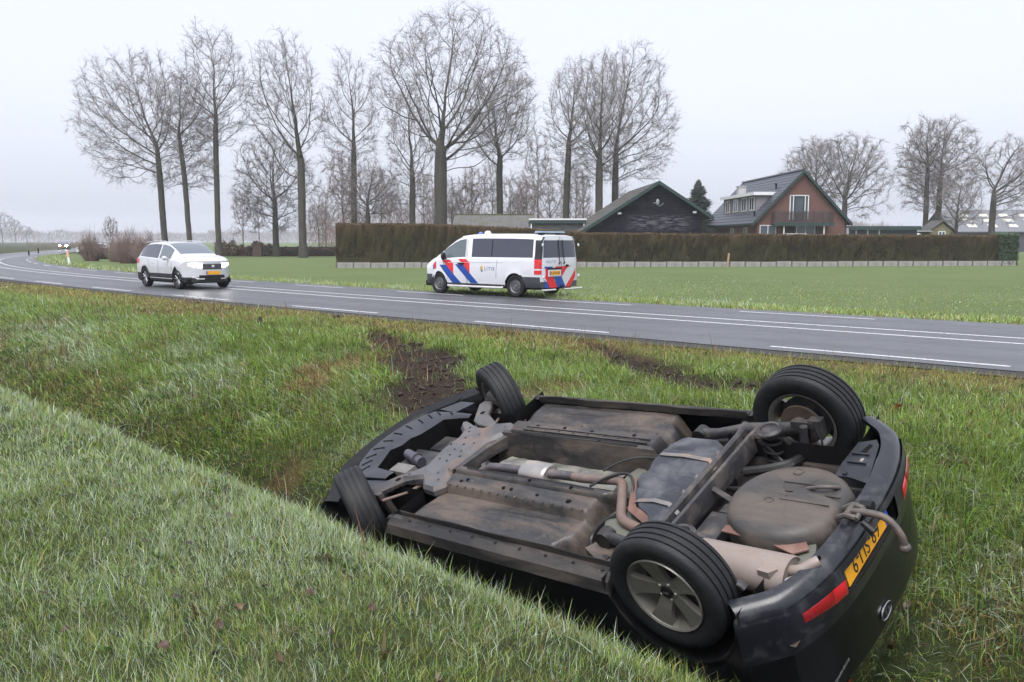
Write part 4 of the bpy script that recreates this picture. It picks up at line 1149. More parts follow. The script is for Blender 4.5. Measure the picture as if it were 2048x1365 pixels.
# hoses, brake lines and small gear between tank and well
for pth, rad in (([(-.20,.30,-.10),(-.05,.33,-.08),(.05,.40,-.08),(.05,.55,-.12)], .030), ([(-.22,.14,-.11),(-.10,.13,-.09),(.0,.24,-.08),(.06,.40,-.08)], .016), ([(-.16,.06,-.13),(-.06,.08,-.11),(.0,.2,-.1)], .018),
                 ([(-.98,-.17,.0),(-.9,-.09,.025),(-.77,-.03,.04),(-.66,-.12,.05),(-.62,-.24,.0),(-.70,-.30,-.1)], .009), ([(-1.02,.02,-.02),(-.92,.12,.01),(-.80,.19,.0),(-.70,.20,-.01)], .007), ([(-.62,-.36,.0),(-.74,-.42,-.05),(-.78,-.50,-.12),(-.66,-.60,-.10),(-.52,-.64,-.08)], .014)):
    kp(MB().tube(bez(pth), rad, 9), 'hose', M_cable)
kp(MB().box((-.19,-.36,-.16),(-.05,-.10,-.09)).box((-.16,-.08,-.14),(-.02,.0,-.10)), 'rear_bracket', M_susp, smooth=False)
kp(MB().tube([(-.24,.0,.0),(-.12,.02,-.10)], .012, 6, sq=2), 'cable_clip', M_susp); kp(MB().tube([(-.22,-.40,0),(-.08,-.30,-.1)], .012, 6, sq=2), 'cable_clip', M_susp)
# plates at the tail
q = MB(); q.prism([(.385,.24),(.375,.36),(.385,.56),(.47,.60),(.50,.55),(.555,.27),(.565,.205),(.47,.235)], -.010, .002)
kp(q, 'rear_closing_plate', M_tray, smooth=False)
kp(MB().box((.40,.36,.002),(.50,.372,.012)).box((.395,.44,.002),(.485,.452,.012)).box((.42,.25,.002),(.44,.27,.012)), 'plate_rib', M_tray, smooth=False)
kp(MB().prism([(.43,.46),(.45,.55),(.47,.54),(.46,.46)], .0025, .0045), 'plate_opening', M_dark, smooth=False)
kp(MB().box((.46,.38,.0022),(.475,.41,.006)), 'plate_scuff', M_silver, smooth=False)
q = MB(); q.tube([(.43,-.60,-.045),(.60,-.40,-.045)], .024, 4, caps=False, upv=(0,0,1)); kp(q, 'tow_beam', mat('beam_grey', (.21,.205,.21), .4, metal=.4, var=.2, dirt=(.09,.08,.07), dirt_amt=.3), smooth=False)
q = MB(); q.prism([(.36,-.595),(.42,-.60),(.45,-.565),(.42,-.53),(.38,-.54)], -.06, .035); kp(q, 'beam_bracket', M_muff, smooth=False)
kp(MB().tube(bez([(.28,-.68,-.02),(.31,-.69,.03),(.345,-.69,.0)]), .012, 6, sq=2.2), 'hook', M_susp)
kp(MB().box((.02,-.70,-.26),(.50,.70,-.245)), 'tail_floor', M_floor, smooth=False)
# tow bar with swan neck
tw = empty('tow_bar'); tw.parent = car; tw.location = OFFS
_p = bez([(.60,-.085,.045),(.70,-.092,.058),(.785,-.10,.052),(.84,-.115,-.02),(.848,-.12,-.075)], 6)
MB().tube(_p, .0175, 12).build('swan_neck', M_tow, tw)
MB().ball((.849,-.121,-.092), .026, 14, 10).build('ball', M_tow, tw)
q = MB(); q.tube([(.555,-.125,.03),(.60,-.13,.055),(.65,-.135,.05)], .014, 8); q.tube([(.555,-.05,.03),(.60,-.045,.055),(.66,-.055,.05)], .014, 8); q.tube([(.60,-.14,.05),(.60,-.04,.05)], .016, 8); q.tube([(.65,-.14,.045),(.655,-.05,.045)], .014, 8)
q.build('bracket', M_tow, tw)
MB().lathe([(-.03,.0),(-.03,.028),(.03,.03),(.034,.0)], 14, (.655,-.02,.035), 'x').build('socket', M_black, tw)
MB().tube([(.68,-.14,.035),(.735,-.155,.0)], [.016,.022], 8).build('lock_knob', M_black, tw)
MB().box((.60,-.10,.006),(.665,-.01,.024)).build('lip_cover', M_black, tw, smooth=False)

# ---- front end
fr = empty('front_subframe'); fr.parent = car; fr.location = OFFS
sf = [(-2.60,.30),(-2.55,.325),(-2.49,.30),(-2.36,.262),(-2.31,.265),(-2.24,.335),(-2.11,.37),(-2.05,.335),(-2.05,.24),(-2.15,.10),(-2.155,-.10),(-2.17,-.25),(-2.06,-.335),(-2.04,-.43),(-2.10,-.50),(-2.22,-.49),(-2.33,-.395),(-2.44,-.44),(-2.51,-.44),(-2.42,-.27),(-2.46,-.06),(-2.45,.10),(-2.48,.18),(-2.57,.24)]
q = MB(); q.prism(sf, -.03, .034, inset=.022, hin=.026); q.build('crossmember', M_sub, fr, sharp=30)
q = MB(); q.prism([(-2.13,.10),(-2.05,.25),(-2.0,.27),(-2.08,.06),(-2.10,-.10),(-2.12,-.24),(-2.16,-.24),(-2.15,-.06)], -.07, .012); q.build('crossmember_lip', M_susp, fr, smooth=False)
for (r, v) in [(-2.27,.16),(-2.36,.10),(-2.33,-.05),(-2.25,-.06),(-2.36,-.18),(-2.27,-.19),(-2.22,.05),(-2.40,.18),(-2.14,-.40),(-2.22,-.33),(-2.12,.29),(-2.46,-.40)]:
    MB().lathe([(.005,0),(.005,.008),(.0,.010)], 8, (r, v, .034), 'z').build('bolt', M_susp, fr)
for (r, v) in [(-2.30,.02),(-2.31,-.12),(-2.20,-.12),(-2.42,.0),(-2.44,.23)]:
    MB().lathe([(.0005,0),(.0005,.010)], 10, (r, v, .0345), 'z').build('hole', M_dark, fr)
for sg in (-1, 1):
    arm = [(-2.53,sg*.35),(-2.68,sg*.57),(-2.67,sg*.645),(-2.61,sg*.655),(-2.55,sg*.60),(-2.46,sg*.46),(-2.28,sg*.355),(-2.30,sg*.29),(-2.44,sg*.31)]
    q = MB(); q.prism(arm, -.015, .018, inset=.008, hin=.008); a = q.build('control_arm', M_susp if sg < 0 else mat('arm_grey', (.095,.093,.095), .45, metal=.3, var=.25, dirt=(.16,.12,.095), dirt_amt=.3, dirt_scale=8), fr)
    MB().lathe([(.0005,0),(.0005,.022)], 14, (-2.53,sg*.46,.019), 'z').build('arm_hole', M_dark, fr)
    MB().tube([(-2.53,sg*.20,-.10),(-2.60,sg*.42,-.08),(-2.615,sg*.66,-.03)], [.022,.018,.03], 10).build('drive_shaft', M_susp, fr)
    MB().tube([(-2.38,sg*.36,-.06),(-2.42,sg*.50,-.05),(-2.50,sg*.66,-.02)], [.016,.010,.012], 8).build('tie_rod', mat('rod', (.15,.12,.10), .55, metal=.3, var=.3, dirt=(.15,.085,.06), dirt_amt=.3, dirt_scale=10), fr)
    q = MB(); q.ball((-2.615,sg*.68,0), .075, 12, 8, (1,.6,1.1)); q.box((-2.67,sg*.65-.02,-.02),(-2.50,sg*.65+.02,.03)); q.build('hub_carrier', M_susp, fr)
    MB().tube([(-2.58,sg*.60,-.05),(-2.57,sg*.56,-.30)], .035, 10).build('strut', M_susp, fr)
# strut boots, engine block hints, pipes in the open bay
q = MB(); q.box((-2.92,-.28,-.22),(-2.52,.05,-.075), tz=.03); q.box((-2.88,.08,-.26),(-2.55,.30,-.12), tz=.02); kp(q, 'engine_sump', mat('sump_black', (.022,.022,.025), .4, var=.4, dirt=(.07,.06,.055), dirt_amt=.35), smooth=False)
kp(MB().tube(bez([(-2.86,-.10,-.04),(-2.74,-.14,-.03),(-2.62,-.17,-.04)]), .040, 12).tube([(-2.70,-.15,-.03),(-2.68,-.155,-.03)], .048, 12), 'intake_pipe', mat('pipe_violet', (.075,.072,.092), .4, metal=.3, var=.2))
kp(MB().box((-2.80,-.36,-.06),(-2.58,-.24,-.01), tz=.01), 'engine_mount', mat('alu_grey', (.16,.155,.15), .5, metal=.3, var=.3, dirt=(.08,.06,.05), dirt_amt=.4), smooth=False)
kp(MB().box((-3.20,-.72,-.45),(-2.06,.72,-.43)), 'bay_void_sheet', M_dark, smooth=False)  # added black sheet closing the view, stands in for the bay's deep shade
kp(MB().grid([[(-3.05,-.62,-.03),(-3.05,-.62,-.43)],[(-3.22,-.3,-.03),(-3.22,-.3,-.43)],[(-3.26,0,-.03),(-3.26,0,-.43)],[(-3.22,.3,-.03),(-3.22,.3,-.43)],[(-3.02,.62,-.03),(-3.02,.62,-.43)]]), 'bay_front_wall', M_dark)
for sg in (-1, 1):
    for cx in (0.0, -2.615):
        q = MB(); q.lathe([(sg*.86, .385), (sg*.50, .395), (sg*.50, .02)], 24, (cx, 0, 0), 'y', math.pi, 2*math.pi); kp(q, 'wheel_arch_liner', M_black)
tray_o = [(-2.62,.43),(-2.84,.43),(-3.06,.41),(-3.13,.33),(-3.20,.18),(-3.225,.0),(-3.21,-.18),(-3.13,-.36),(-3.03,-.47),(-2.92,-.51),(-2.66,-.475)]
tray_i = [(-2.62,.385),(-2.72,.365),(-2.86,.325),(-2.875,.22),(-2.90,.10),(-2.95,.03),(-2.945,-.07),(-3.0,-.15),(-2.955,-.24),(-2.895,-.37),(-2.67,-.385)]
q = MB(); n = len(tray_o); top = [(a[0],a[1],.018) for a in tray_o]; ti = [(a[0],a[1],.010) for a in tray_i]
q.grid([[(a[0]*1.0,a[1],-.05) for a in tray_o], top, [((a[0]*.6+b2[0]*.4),(a[1]*.6+b2[1]*.4),.020) for a,b2 in zip(tray_o,tray_i)], ti])
kp(q, 'undertray', M_tray, sharp=40)
kp(MB().grid([[(a[0]+.002,a[1]*.995,.008) for a in tray_i], [(a[0]+.012,a[1]*.97,-.30) for a in tray_i]]), 'bay_inner_wall', M_dark)  # separate black inner wall, the bay's shade put into its colour
for k in range(11):
    u = .12+.07*k; i = u*(n-1); i0 = int(i); f = i-i0
    o_ = Vector(tray_o[i0]).lerp(Vector(tray_o[min(i0+1,n-1)]), f); in_ = Vector(tray_i[i0]).lerp(Vector(tray_i[min(i0+1,n-1)]), f)
    a, b2 = o_.lerp(in_, .12), o_.lerp(in_, .48); nrm = Vector((-(b2-a).y, (b2-a).x)).normalized()*.006
    kp(MB().prism([tuple(a-nrm), tuple(a+nrm), tuple(b2+nrm), tuple(b2-nrm)], .012, .0225), 'tray_slot', M_dark, smooth=False)
kp(MB().prism([(-2.84,.44),(-3.05,.46),(-2.93,.60),(-2.76,.60)], -.06, .01), 'tray_corner', M_tray, smooth=False)
kp(MB().prism([(-2.60,-.47),(-2.84,-.52),(-2.86,-.62),(-2.72,-.64)], -.06, .006), 'tray_corner', M_tray, smooth=False)
# front bumper lower lip
fv = np.linspace(-.84, .84, 49)
def fx(v): return -float(np.interp(abs(v), [0,.15,.3,.42,.47,.56,.64,.72,.79,.84,.87], [3.35,3.345,3.325,3.29,3.27,3.215,3.15,3.08,3.02,2.99,2.97]))
kp(MB().grid([[(fx(v)-.012, v, -.07), (fx(v)-.006, v, -.012), (fx(v)+.012, v*.985, .012), (fx(v)+.045, v*.96, .004), (fx(v)+.11, v*.93, -.008), (fx(v)+.13, v*.93, -.06)] for v in fv]), 'front_lip', mat('front_lip_black', (.006,.0065,.008), .5, var=.3, spec=.25, dirt=(.022,.020,.019), dirt_amt=.2, dirt_scale=5), sharp=60)

# ---- wheels
def alloy_wheel(name, parent, loc, outer, steer=0.0):
    wh = empty(name); wh.parent = parent; wh.location = loc; wh.rotation_euler = (0, 0, steer)
    MB().lathe(tyre_prof(.316, .208, .205, 4), 96).build('tyre', rubber(), wh, sharp=40)
    sg = outer
    rim = MB(); rim.lathe([(sg*.086,.209),(sg*.094,.205),(sg*.088,.197),(sg*.060,.190),(-sg*.07,.182),(-sg*.088,.200),(-sg*.09,.209)], 64)
    ro = rim.build('rim', M_alloy, wh)
    sp = MB()
    for k in range(5):
        a = 2*math.pi*k/5+.55; e = Vector((math.cos(a), 0, math.sin(a))); t = Vector((-math.sin(a), 0, math.cos(a)))
        rows = []
        for (rr_, hw, dep) in ((.035,.036,.050),(.07,.037,.058),(.11,.041,.066),(.15,.050,.074),(.18,.062,.080),(.196,.068,.082)):
            rows.append([tuple(e*rr_+t*(-hw)+Vector((0,sg*(dep-.03),0))), tuple(e*rr_+t*(-hw*.92)+Vector((0,sg*dep,0))), tuple(e*rr_+t*(hw*.92)+Vector((0,sg*dep,0))), tuple(e*rr_+t*hw+Vector((0,sg*(dep-.03),0)))])
        sp.grid(rows)
    sp.lathe([(sg*.03,.062),(sg*.054,.055),(sg*.056,.0)], 32)
    sp.build('spokes', M_alloy, wh, sharp=40)
    q = MB(); q.lathe([(sg*.050,.034),(sg*.064,.032),(sg*.067,.0)], 24); cap = q.build('centre_cap', M_black, wh)
    tm = text_mesh('KIA', .022, .0005, 'cap_lettering'); tm.transform(Matrix(((1,0,0,0),(0,0,-1,sg*.0672),(0,-1,0,0),(0,0,0,1)))); link('cap_lettering', tm, mat('grey_chrome', (.45,.45,.46), .3, metal=.8, var=.05), cap)
    for k in range(5):
        a = 2*math.pi*k/5+.55+.63; MB().ball((.046*math.cos(a), sg*.054, .046*math.sin(a)), .009, 8, 6).build('wheel_nut', mat('nut', (.35,.33,.29), .4, metal=.6, var=.1), wh)
    MB().lathe([(-sg*.02,.03),(-sg*.02,.15),(-sg*.0,.15),(sg*.0,.03)], 40).build('brake_back_plate', M_susp, wh)  # round brake backing plate behind the spokes
    return wh
def cl(*p): return tuple(np.array(OFFS)+np.array(p))
for (r, v, st, cam_) in ((0,-.775,0,0),(0,.775,0,0),(-2.615,-.76,-.46,-.055),(-2.615,.76,-.46,-.055)):
    alloy_wheel('wheel', car, cl(r, v, cam_), 1 if v > 0 else -1, st)
# ------------------------------------------------------------------ police van and white crossover
M_vwhite = mat('van_white', (.60,.61,.65), .28, var=.03, vs=2, coat=.5, dirt=(.50,.49,.47), dirt_amt=.12, dirt_scale=2)
M_swhite = mat('pearl_white', (.52,.53,.56), .25, var=.03, vs=2, coat=.6)
M_vred = mat('police_red', (.62,.022,.030), .35, var=.06)
M_vblue = mat('police_blue', (.012,.060,.30), .35, var=.08)
M_clad = mat('grey_cladding', (.048,.050,.060), .5, var=.15, vs=6)
M_bclad = mat('black_cladding', (.014,.015,.018), .5, var=.2, vs=6)
M_vglass = glass('van_privacy_glass', (.040,.043,.066), .06)
M_sglass = glass('side_glass', (.10,.125,.14), .05)
M_wglass = glass('windscreen_glass', (.12,.14,.165), .04)
M_steelw = mat('steel_wheel_grey', (.13,.13,.14), .5, metal=.3, var=.15, dirt=(.06,.055,.05), dirt_amt=.3)
M_seam = mat('panel_gap', (.05,.05,.055), .6)
M_sstep = mat('step_aluminium', (.62,.60,.60), .35, metal=.5, var=.08)
M_blue_l = mat('blue_beacon', (.06,.12,.55), .15, coat=.5)
M_head = mat('headlamp_lit', (1,1,1), .2, emit=(1.0,.97,.90), es=14.0)
M_lens = mat('clear_lens', (.55,.57,.6), .1, coat=.6)

def simple_wheel(parent, loc, outer, R, W, rim_r, style, name='wheel'):
    wh = empty(name); wh.parent = parent; wh.location = loc; sg = outer
    MB().lathe(tyre_prof(R, rim_r, W, 3), 48).build('tyre', rubber(), wh, sharp=40)
    q = MB(); h = W/2
    if style == 'steel':
        q.lathe([(sg*h*.8,rim_r),(sg*h*.55,rim_r*.93),(sg*h*.35,rim_r*.82),(sg*h*.62,rim_r*.70),(sg*h*.66,rim_r*.45),(sg*h*.40,rim_r*.36),(sg*h*.70,rim_r*.30),(sg*h*.74,0)], 40)
        q.build('rim', M_steelw, wh, sharp=40)
        for k in range(12):
            a = 2*math.pi*k/12; MB().ball((rim_r*.62*math.cos(a), sg*h*.655, rim_r*.62*math.sin(a)), rim_r*.075, 8, 5, (1,.35,1)).build('rim_slot', M_black, wh)
    else:
        q.lathe([(sg*h*.8,rim_r),(sg*h*.75,rim_r*.95),(sg*h*.35,rim_r*.90),(-sg*h*.1,rim_r*.86),(-sg*h*.1,.0)], 40)
        q.build('rim', M_black, wh, sharp=40); sp = MB()
        for k in range(5):
            a0 = 2*math.pi*k/5+.3
            for da in (-.16, .16):
                e0 = Vector((math.cos(a0+da*.5), 0, math.sin(a0+da*.5))); e1 = Vector((math.cos(a0+da*1.6), 0, math.sin(a0+da*1.6)))
                sp.tube([e0*rim_r*.12+Vector((0,sg*h*.55,0)), e1*rim_r*.93+Vector((0,sg*h*.72,0))], [rim_r*.075,rim_r*.06], 6)
        sp.lathe([(sg*h*.5,rim_r*.2),(sg*h*.66,rim_r*.17),(sg*h*.68,0)], 16); sp.build('spokes', mat('alloy_bright', (.36,.37,.39), .35, metal=.6, var=.08), wh)
    return wh

# ---- van: x forward from the rear bumper, y left, z up
VA_R, VA_F, VW = 1.04, 4.24, .385
def v_half(x):
    roof = float(np.interp(x, [0,.15,1.2,2.4,3.0,3.30,3.55,3.9,4.30,4.42,4.75,5.0,5.12,5.14], [1.84,1.865,1.905,1.915,1.90,1.865,1.76,1.545,1.255,1.185,1.09,.98,.90,.88]))
    belt = float(np.interp(x, [0,3.2,4.2,4.45,5.14], [1.16,1.15,1.10,1.08,.82]))
    y = [.90,.925,.945,.955,.962,.955,.950,.945,.93,.855,.815,.74,.5,0]
    z0 = [.30,.36,.48,.62,.80,.95,1.06,belt,belt+.03,belt+.62,belt+.66,0,0,0]
    top = roof
    if belt+.03 > top-.05: belt2 = top-.06
    else: belt2 = belt
    out = []
    frac = [0,0,0,0,0,0,0,0,.04,.80,.88,.955,.99,1.0]
    for k in range(14):
        if k < 8: zz = min(z0[k], belt2-.012*(7-k)); out.append([y[k], zz])
        else:
            out.append([y[k], belt2+(top-belt2)*frac[k]])
    sc = 1.0 if x > .2 else 1-.02*(1-x/.2)
    if x > 4.2: sc = 1-.05*((x-4.2)/.94)
    low = min(1.0, (top-.9)/1.0)
    for k in range(9, 13): out[k][0] = out[8][0]*(1-(1-out[k][0]/.93)*max(.35, low)) if x > 4.3 else out[k][0]
    for p in out: p[0] *= sc
    if x > 4.75: 
        for k in range(4): out[k][1] = max(out[k][1], .24+.06*k)
    for cx in (VA_R, VA_F):
        dx = abs(x-cx)
        if dx < VW:
            za = .34 + math.sqrt(VW**2-dx*dx)
            for k in range(8):
                if out[k][1] < za+.012*k: out[k] = [out[4][0]+.008, za+.012*k]
    return [tuple(p) for p in out]
def v_warp(x, y, z):
    a = abs(y)/.96
    if x > 4.2: x = x - .42*a**3*(x-4.2)/.94
    if x < .6: x = x + .10*a**4*(.6-x)/.6 + .10*max(0, z-1.0)**1.4*(.6-x)/.6
    return (x, y, z)
arcs = lambda c, w, n=11: [round(c+w*math.sin(a), 4) for a in np.linspace(-math.pi/2, math.pi/2, n)]
vxs = sorted(set([0,.03,.08,.14,.20,.32,.5] + arcs(VA_R, VW) + [1.6,1.95,1.98,2.3,2.6,2.80,2.95,3.06,3.3,3.55] + arcs(VA_F, VW) + [3.76,3.9,4.05,4.42,4.75,4.85,5.0,5.08,5.14]))
def v_cls(w, i, j, sg, x, y, z):
    if w == 'rear':
        if .50 < 1 and z < .52: return 'clad'
        if j == 8 and abs(y) < .80: return 'rear_window' if abs(y) > .035 else 'body'
        return 'body'
    if w == 'front': return 'clad' if z < .56 else 'body'
    if j == 8:
        if .34 < x < 2.80: return 'win_c'
        if 3.06 < x < 3.77: return 'win_a'
        if 3.77 < x < 4.06: return 'win_q'
        return 'body'
    if z < .66 and (x < VA_R-.2 or x > 4.7): return 'clad'
    if z < .40 and j < 2: return 'clad'
    if 3.30 < x < 4.40 and j >= 10: return 'windscreen'
    return 'body'
VAN = Shell(vxs, v_half, v_warp, 20).run(v_cls)
rearpt, frontpt = np.array([.09, 25.9]), np.array([-2.33, 27.9])
hd = (frontpt-rearpt)/np.linalg.norm(frontpt-rearpt); rzv = math.atan2(hd[1], hd[0])
left = np.array([-hd[1], hd[0]])
mid = rearpt - hd*VA_R - left*.93
van = empty('police_van', (mid[0]*1.0, mid[1]*1.0, .012), rzv, 'white police van with red and blue stripes parked on the far verge', 'van')
for part, nm, mt in (('body','body',M_vwhite),('clad','lower_cladding',M_clad),('windscreen','windscreen',M_wglass)): VAN.build(part, nm, mt, van)
for part, mt in (('win_a',M_sglass),('win_c',M_vglass),('win_q',M_sglass),('rear_window',M_vglass)):
    for V_, F_ in VAN.loose(part): raw_obj('window', V_, F_, mt, van)
MB().box((.25,-.85,.24),(4.9,.85,.40)).build('underbody', M_dark, van, smooth=False)
# window rubbers and panel gaps
def side_line(sh, pts, name, mt, parent, sg, r=.007, off=.003):
    P = []
    for a, b2 in zip(pts[:-1], pts[1:]):
        n = max(2, int(math.hypot(b2[0]-a[0], b2[1]-a[1])/.08))
        P += [sh.on_side(a[0]+(b2[0]-a[0])*k/n, a[1]+(b2[1]-a[1])*k/n, sg, off) for k in range(n)]
    P.append(sh.on_side(*pts[-1], sg, off)); return MB().tube(P, r, 5).build(name, mt, parent)
for sg in (1, -1):
    for pts in ([(3.02,.36),(3.02,1.10),(3.04,1.80)], [(3.84,.46),(3.98,.90),(4.02,1.10)], [(1.78,.55),(1.74,1.10)], [(2.98,.36),(2.98,1.76)]):
        side_line(VAN, pts, 'panel_gap', M_seam, van, sg, .005)
    side_line(VAN, [(1.5,1.04),(3.8,1.0)], 'waist_crease', mat('crease_white', (.60,.61,.64), .4), van, sg, .006)  # thin raised waist line in nearly the same white as the body
    side_line(VAN, [(1.97,1.20),(1.97,1.70)], 'window_bar', M_black, van, sg, .012)
    MB().box((3.10,sg*.955-.02,.965),(3.34,sg*.955+.035*sg+.02,1.005)).build('door_handle', M_black, van)
    q = MB(); q.ball((3.90,sg*1.06,1.20), .13, 12, 8, (.55,.75,1.0)); q.tube([(3.90,sg*.90,1.12),(3.9,sg*1.04,1.16)], .03, 6); q.build('mirror', M_black, van)
    MB().tube([(1.48,sg*.97,.285),(1.52,sg*1.01,.27),(3.74,sg*1.01,.27),(3.78,sg*.97,.285)], .035, 8).build('side_step', M_sstep, van)
    for (x, st) in ((VA_R,'steel'),(VA_F,'steel')):
        simple_wheel(van, (x, sg*.835, .338), sg, .338, .215, .215, 'steel')
        MB().lathe([(sg*.92,.40),(sg*.55,.40),(sg*.55,.05)], 24, (x,0,.34), 'y', 0, math.pi).build('arch_liner', M_dark, van)
        ap = [VAN.on_side(x+VW*math.sin(a), .34+VW*math.cos(a)+.006, sg, .006) for a in np.linspace(-1.5, 1.5, 21)]
STR = [('b',[(4.17,.92),(3.88,.93),(3.25,.36),(3.63,.36)]), ('r',[(4.07,1.07),(3.73,1.09),(3.56,.96),(3.56,.64),(3.88,.93)]), ('b',[(3.48,.95),(3.15,.96),(2.52,.37),(2.84,.37)]), ('r',[(3.36,1.12),(3.05,1.12),(2.86,1.02),(2.86,.66),(3.15,.96)]), ('r',[(4.62,.98),(4.44,1.03),(4.42,.80),(4.60,.78)]), ('b',[(4.70,.90),(4.63,.95),(4.61,.78),(4.68,.76)])]
for sg in (1, -1):
    for c, poly in STR: VAN.decal(poly, 'blue_stripe' if c == 'b' else 'red_stripe', M_vblue if c == 'b' else M_vred, van, sg, off=.005)
M_navy = mat('navy_print', (.03,.05,.16), .5)
def side_text(txt, size, x, z, sg, mt, nm):
    tm = text_mesh(txt, size, .0, nm, 1.35)
    for v in tm.vertices:
        a, b2 = v.co.x, v.co.y; v.co = VAN.on_side(x - sg*a, z+b2, sg, .006)
    link(nm, tm, mt, van)
side_text('P LITIE', .15, 2.12, .83, 1, M_navy, 'police_lettering'); side_text('P LITIE', .15, 2.12, .83, -1, M_navy, 'police_lettering')
for sg in (1, -1):
    VAN.decal([(2.34-.02,.78),(2.34+.045,.83),(2.34+.02,.93),(2.34,.98),(2.34-.02,.92),(2.34-.05,.84)], 'police_flame', mat('police_gold', (.72,.48,.10), .4), van, sg, off=.006)
    VAN.decal([(2.34-.03,.74),(2.34+.03,.74),(2.34+.03,.80),(2.34-.03,.80)], 'police_book', M_navy, van, sg, off=.008)
    VAN.decal([(.42,.74),(.66,.74),(.66,.90),(.42,.90)], 'notice_panel', mat('notice_grey', (.60,.58,.62), .4, var=.25, vs=30), van, sg, off=.005)
# tail: lamps, stripes, plate, wipers
for sg in (1, -1):
    lam = empty('tail_lamp'); lam.parent = van
    def lamp_patch(nm, z0, z1, mt, dx=0):
        q = MB(); P = []
        for z in np.linspace(z0, z1, 7):
            P.append([VAN.warp(x, sg*(VAN.side_y(x, z)+.010), z) for x in (.22,.12,.04,0.0)] + [(VAN.warp(0, sg*(VAN.side_y(0, z)-.05), z)[0]-.012, *VAN.warp(0, sg*(VAN.side_y(0, z)-.05), z)[1:])])
        q.grid(P).build(nm, mt, lam)
    lamp_patch('red_lens', 1.0, 1.14, M_vred); lamp_patch('orange_lens', .86, 1.0, M_redlens2); lamp_patch('clear_lens', .82, .86, M_lens); lamp_patch('lower_lens', .70, .82, M_vred)
    lamp_patch('pillar_trim', 1.14, 1.80, M_bclad)
    MB().ball((.02,sg*.90,1.56), .05, 10, 6, (.6,.8,1)).build('corner_lamp', M_lens, lam); MB().ball((-.01,sg*.88,.62), .055, 10, 6, (.5,.9,1)).build('corner_reflector', M_lens, lam)
RS = [('r',[(.74,.88),(-.30,.90),(.0,.60),(-.02,.56),(.74,.56)],.002),('b',[(.78,.93),(.40,.93),(.52,.87),(.78,.87)],.006),('b',[(.40,.66),(.02,.66),(-.06,.53),(-.22,.30),(.20,.30)],.007),('r',[(.78,.64),(.42,.62),(.18,.30),(.56,.30)],.005),('b',[(.78,.55),(.58,.30),(.78,.30)],.006),('r',[(-.44,.30),(-.18,.30),(-.78,.86),(-.78,.62)],.005),('w',[(.02,.58),(-.24,.30),(-.34,.38),(-.80,.88),(-.62,.93),(-.30,.90)],.0045),('r',[(-.60,.93),(.30,.93),(.30,.88),(-.28,.88)],.003)]
for c, poly, of in RS: VAN.decal(poly, {'r':'red_stripe','b':'blue_stripe','w':'white_stripe'}[c], {'r':M_vred,'b':M_vblue,'w':M_vwhite}[c], van, surf='cap', capx=0.0, off=-of-.002)
pl = empty('number_plate'); pl.parent = van; pl.location = (VAN.warp(0,.36,.73)[0]-.03, .36, .735)
MB().box((.0,-.31,-.10),(.02,.31,.10), tz=0).build('plate_surround', M_vwhite, pl, smooth=False)
MB().box((-.006,-.26,-.06),(.0,.26,.06)).build('plate_board', M_yplate, pl, smooth=False)
MB().box((-.008,.215,-.058),(-.0062,.258,.058)).build('country_band', M_pblue, pl, smooth=False)
tm = text_mesh('K-810-XB', .105, 0, 'plate_characters'); tm.transform(Matrix(((0,0,-1,-.0085),(-1,0,0,-.02),(0,1,0,0),(0,0,0,1)))); link('plate_characters', tm, M_pblack, pl)
MB().box((-.035,.04,.845),(.06,.66,.89)).build('plate_lamp_bar', M_black, van)
tm = text_mesh('POLITIE', .11, 0, 'rear_lettering', 1.2)
for v in tm.vertices: v.co = VAN.on_cap(0, .50-v.co.x, 1.07+v.co.y, -.006)
link('rear_lettering', tm, mat('pale_navy', (.22,.26,.42), .5), van)
MB().ball((-.02,-.28,.945), .09, 12, 6, (.25,1,.4)).build('door_handle', M_black, van)
for yy in (.10, -.10):
    p0, p1 = VAN.on_cap(0, yy, 1.72, -.02), VAN.on_cap(0, yy*1.15, 1.03, -.03); MB().tube([p0, p1], .012, 6).tube([(p1[0],p1[1]-.03,p1[2]+.02),(p1[0],p1[1]+.04,p1[2]-.03)], .02, 6).build('wiper', M_black, van)
MB().tube([VAN.on_cap(0,0,.30,-.004), VAN.on_cap(0,0,1.0,-.004), VAN.on_cap(0,0,1.80,-.004)], .008, 5).build('door_gap', M_seam, van)
for a, b2 in ((.98,.35),(-.10,-1.0)): MB().tube([(-.02,a,.245),(-.05,a-.05,.24),(-.05,b2,.24)], .03, 8).build('rear_step', M_sstep, van)
MB().box((-.05,-.06,.26),(.2,.06,.36)).build('tow_mount', M_black, van)
MB().lathe([(-.02,.085),(.02,.08),(.06,.055),(.075,0)], 16, (3.10,.15,1.895), 'z').build('roof_beacon', M_blue_l, van)
MB().lathe([(-.02,.115),(.03,.11),(.085,.075),(.105,0)], 18, (2.62,.35,1.905), 'z').build('roof_dome', M_lens, van)
lb = empty('light_bar'); lb.parent = van
MB().box((.30,-.60,1.925),(.56,.60,1.975), tz=.015).build('bar_housing', mat('lightbar_glass', (.20,.28,.36), .2, coat=.5), lb, smooth=False)
for sg in (-1, 1): MB().box((.36,sg*.42-.05,1.86),(.52,sg*.42+.05,1.926)).build('bar_foot', M_black, lb, smooth=False)
MB().box((5.0,-.28,.55),(5.12,.28,.66)).build('front_grille', M_black, van)

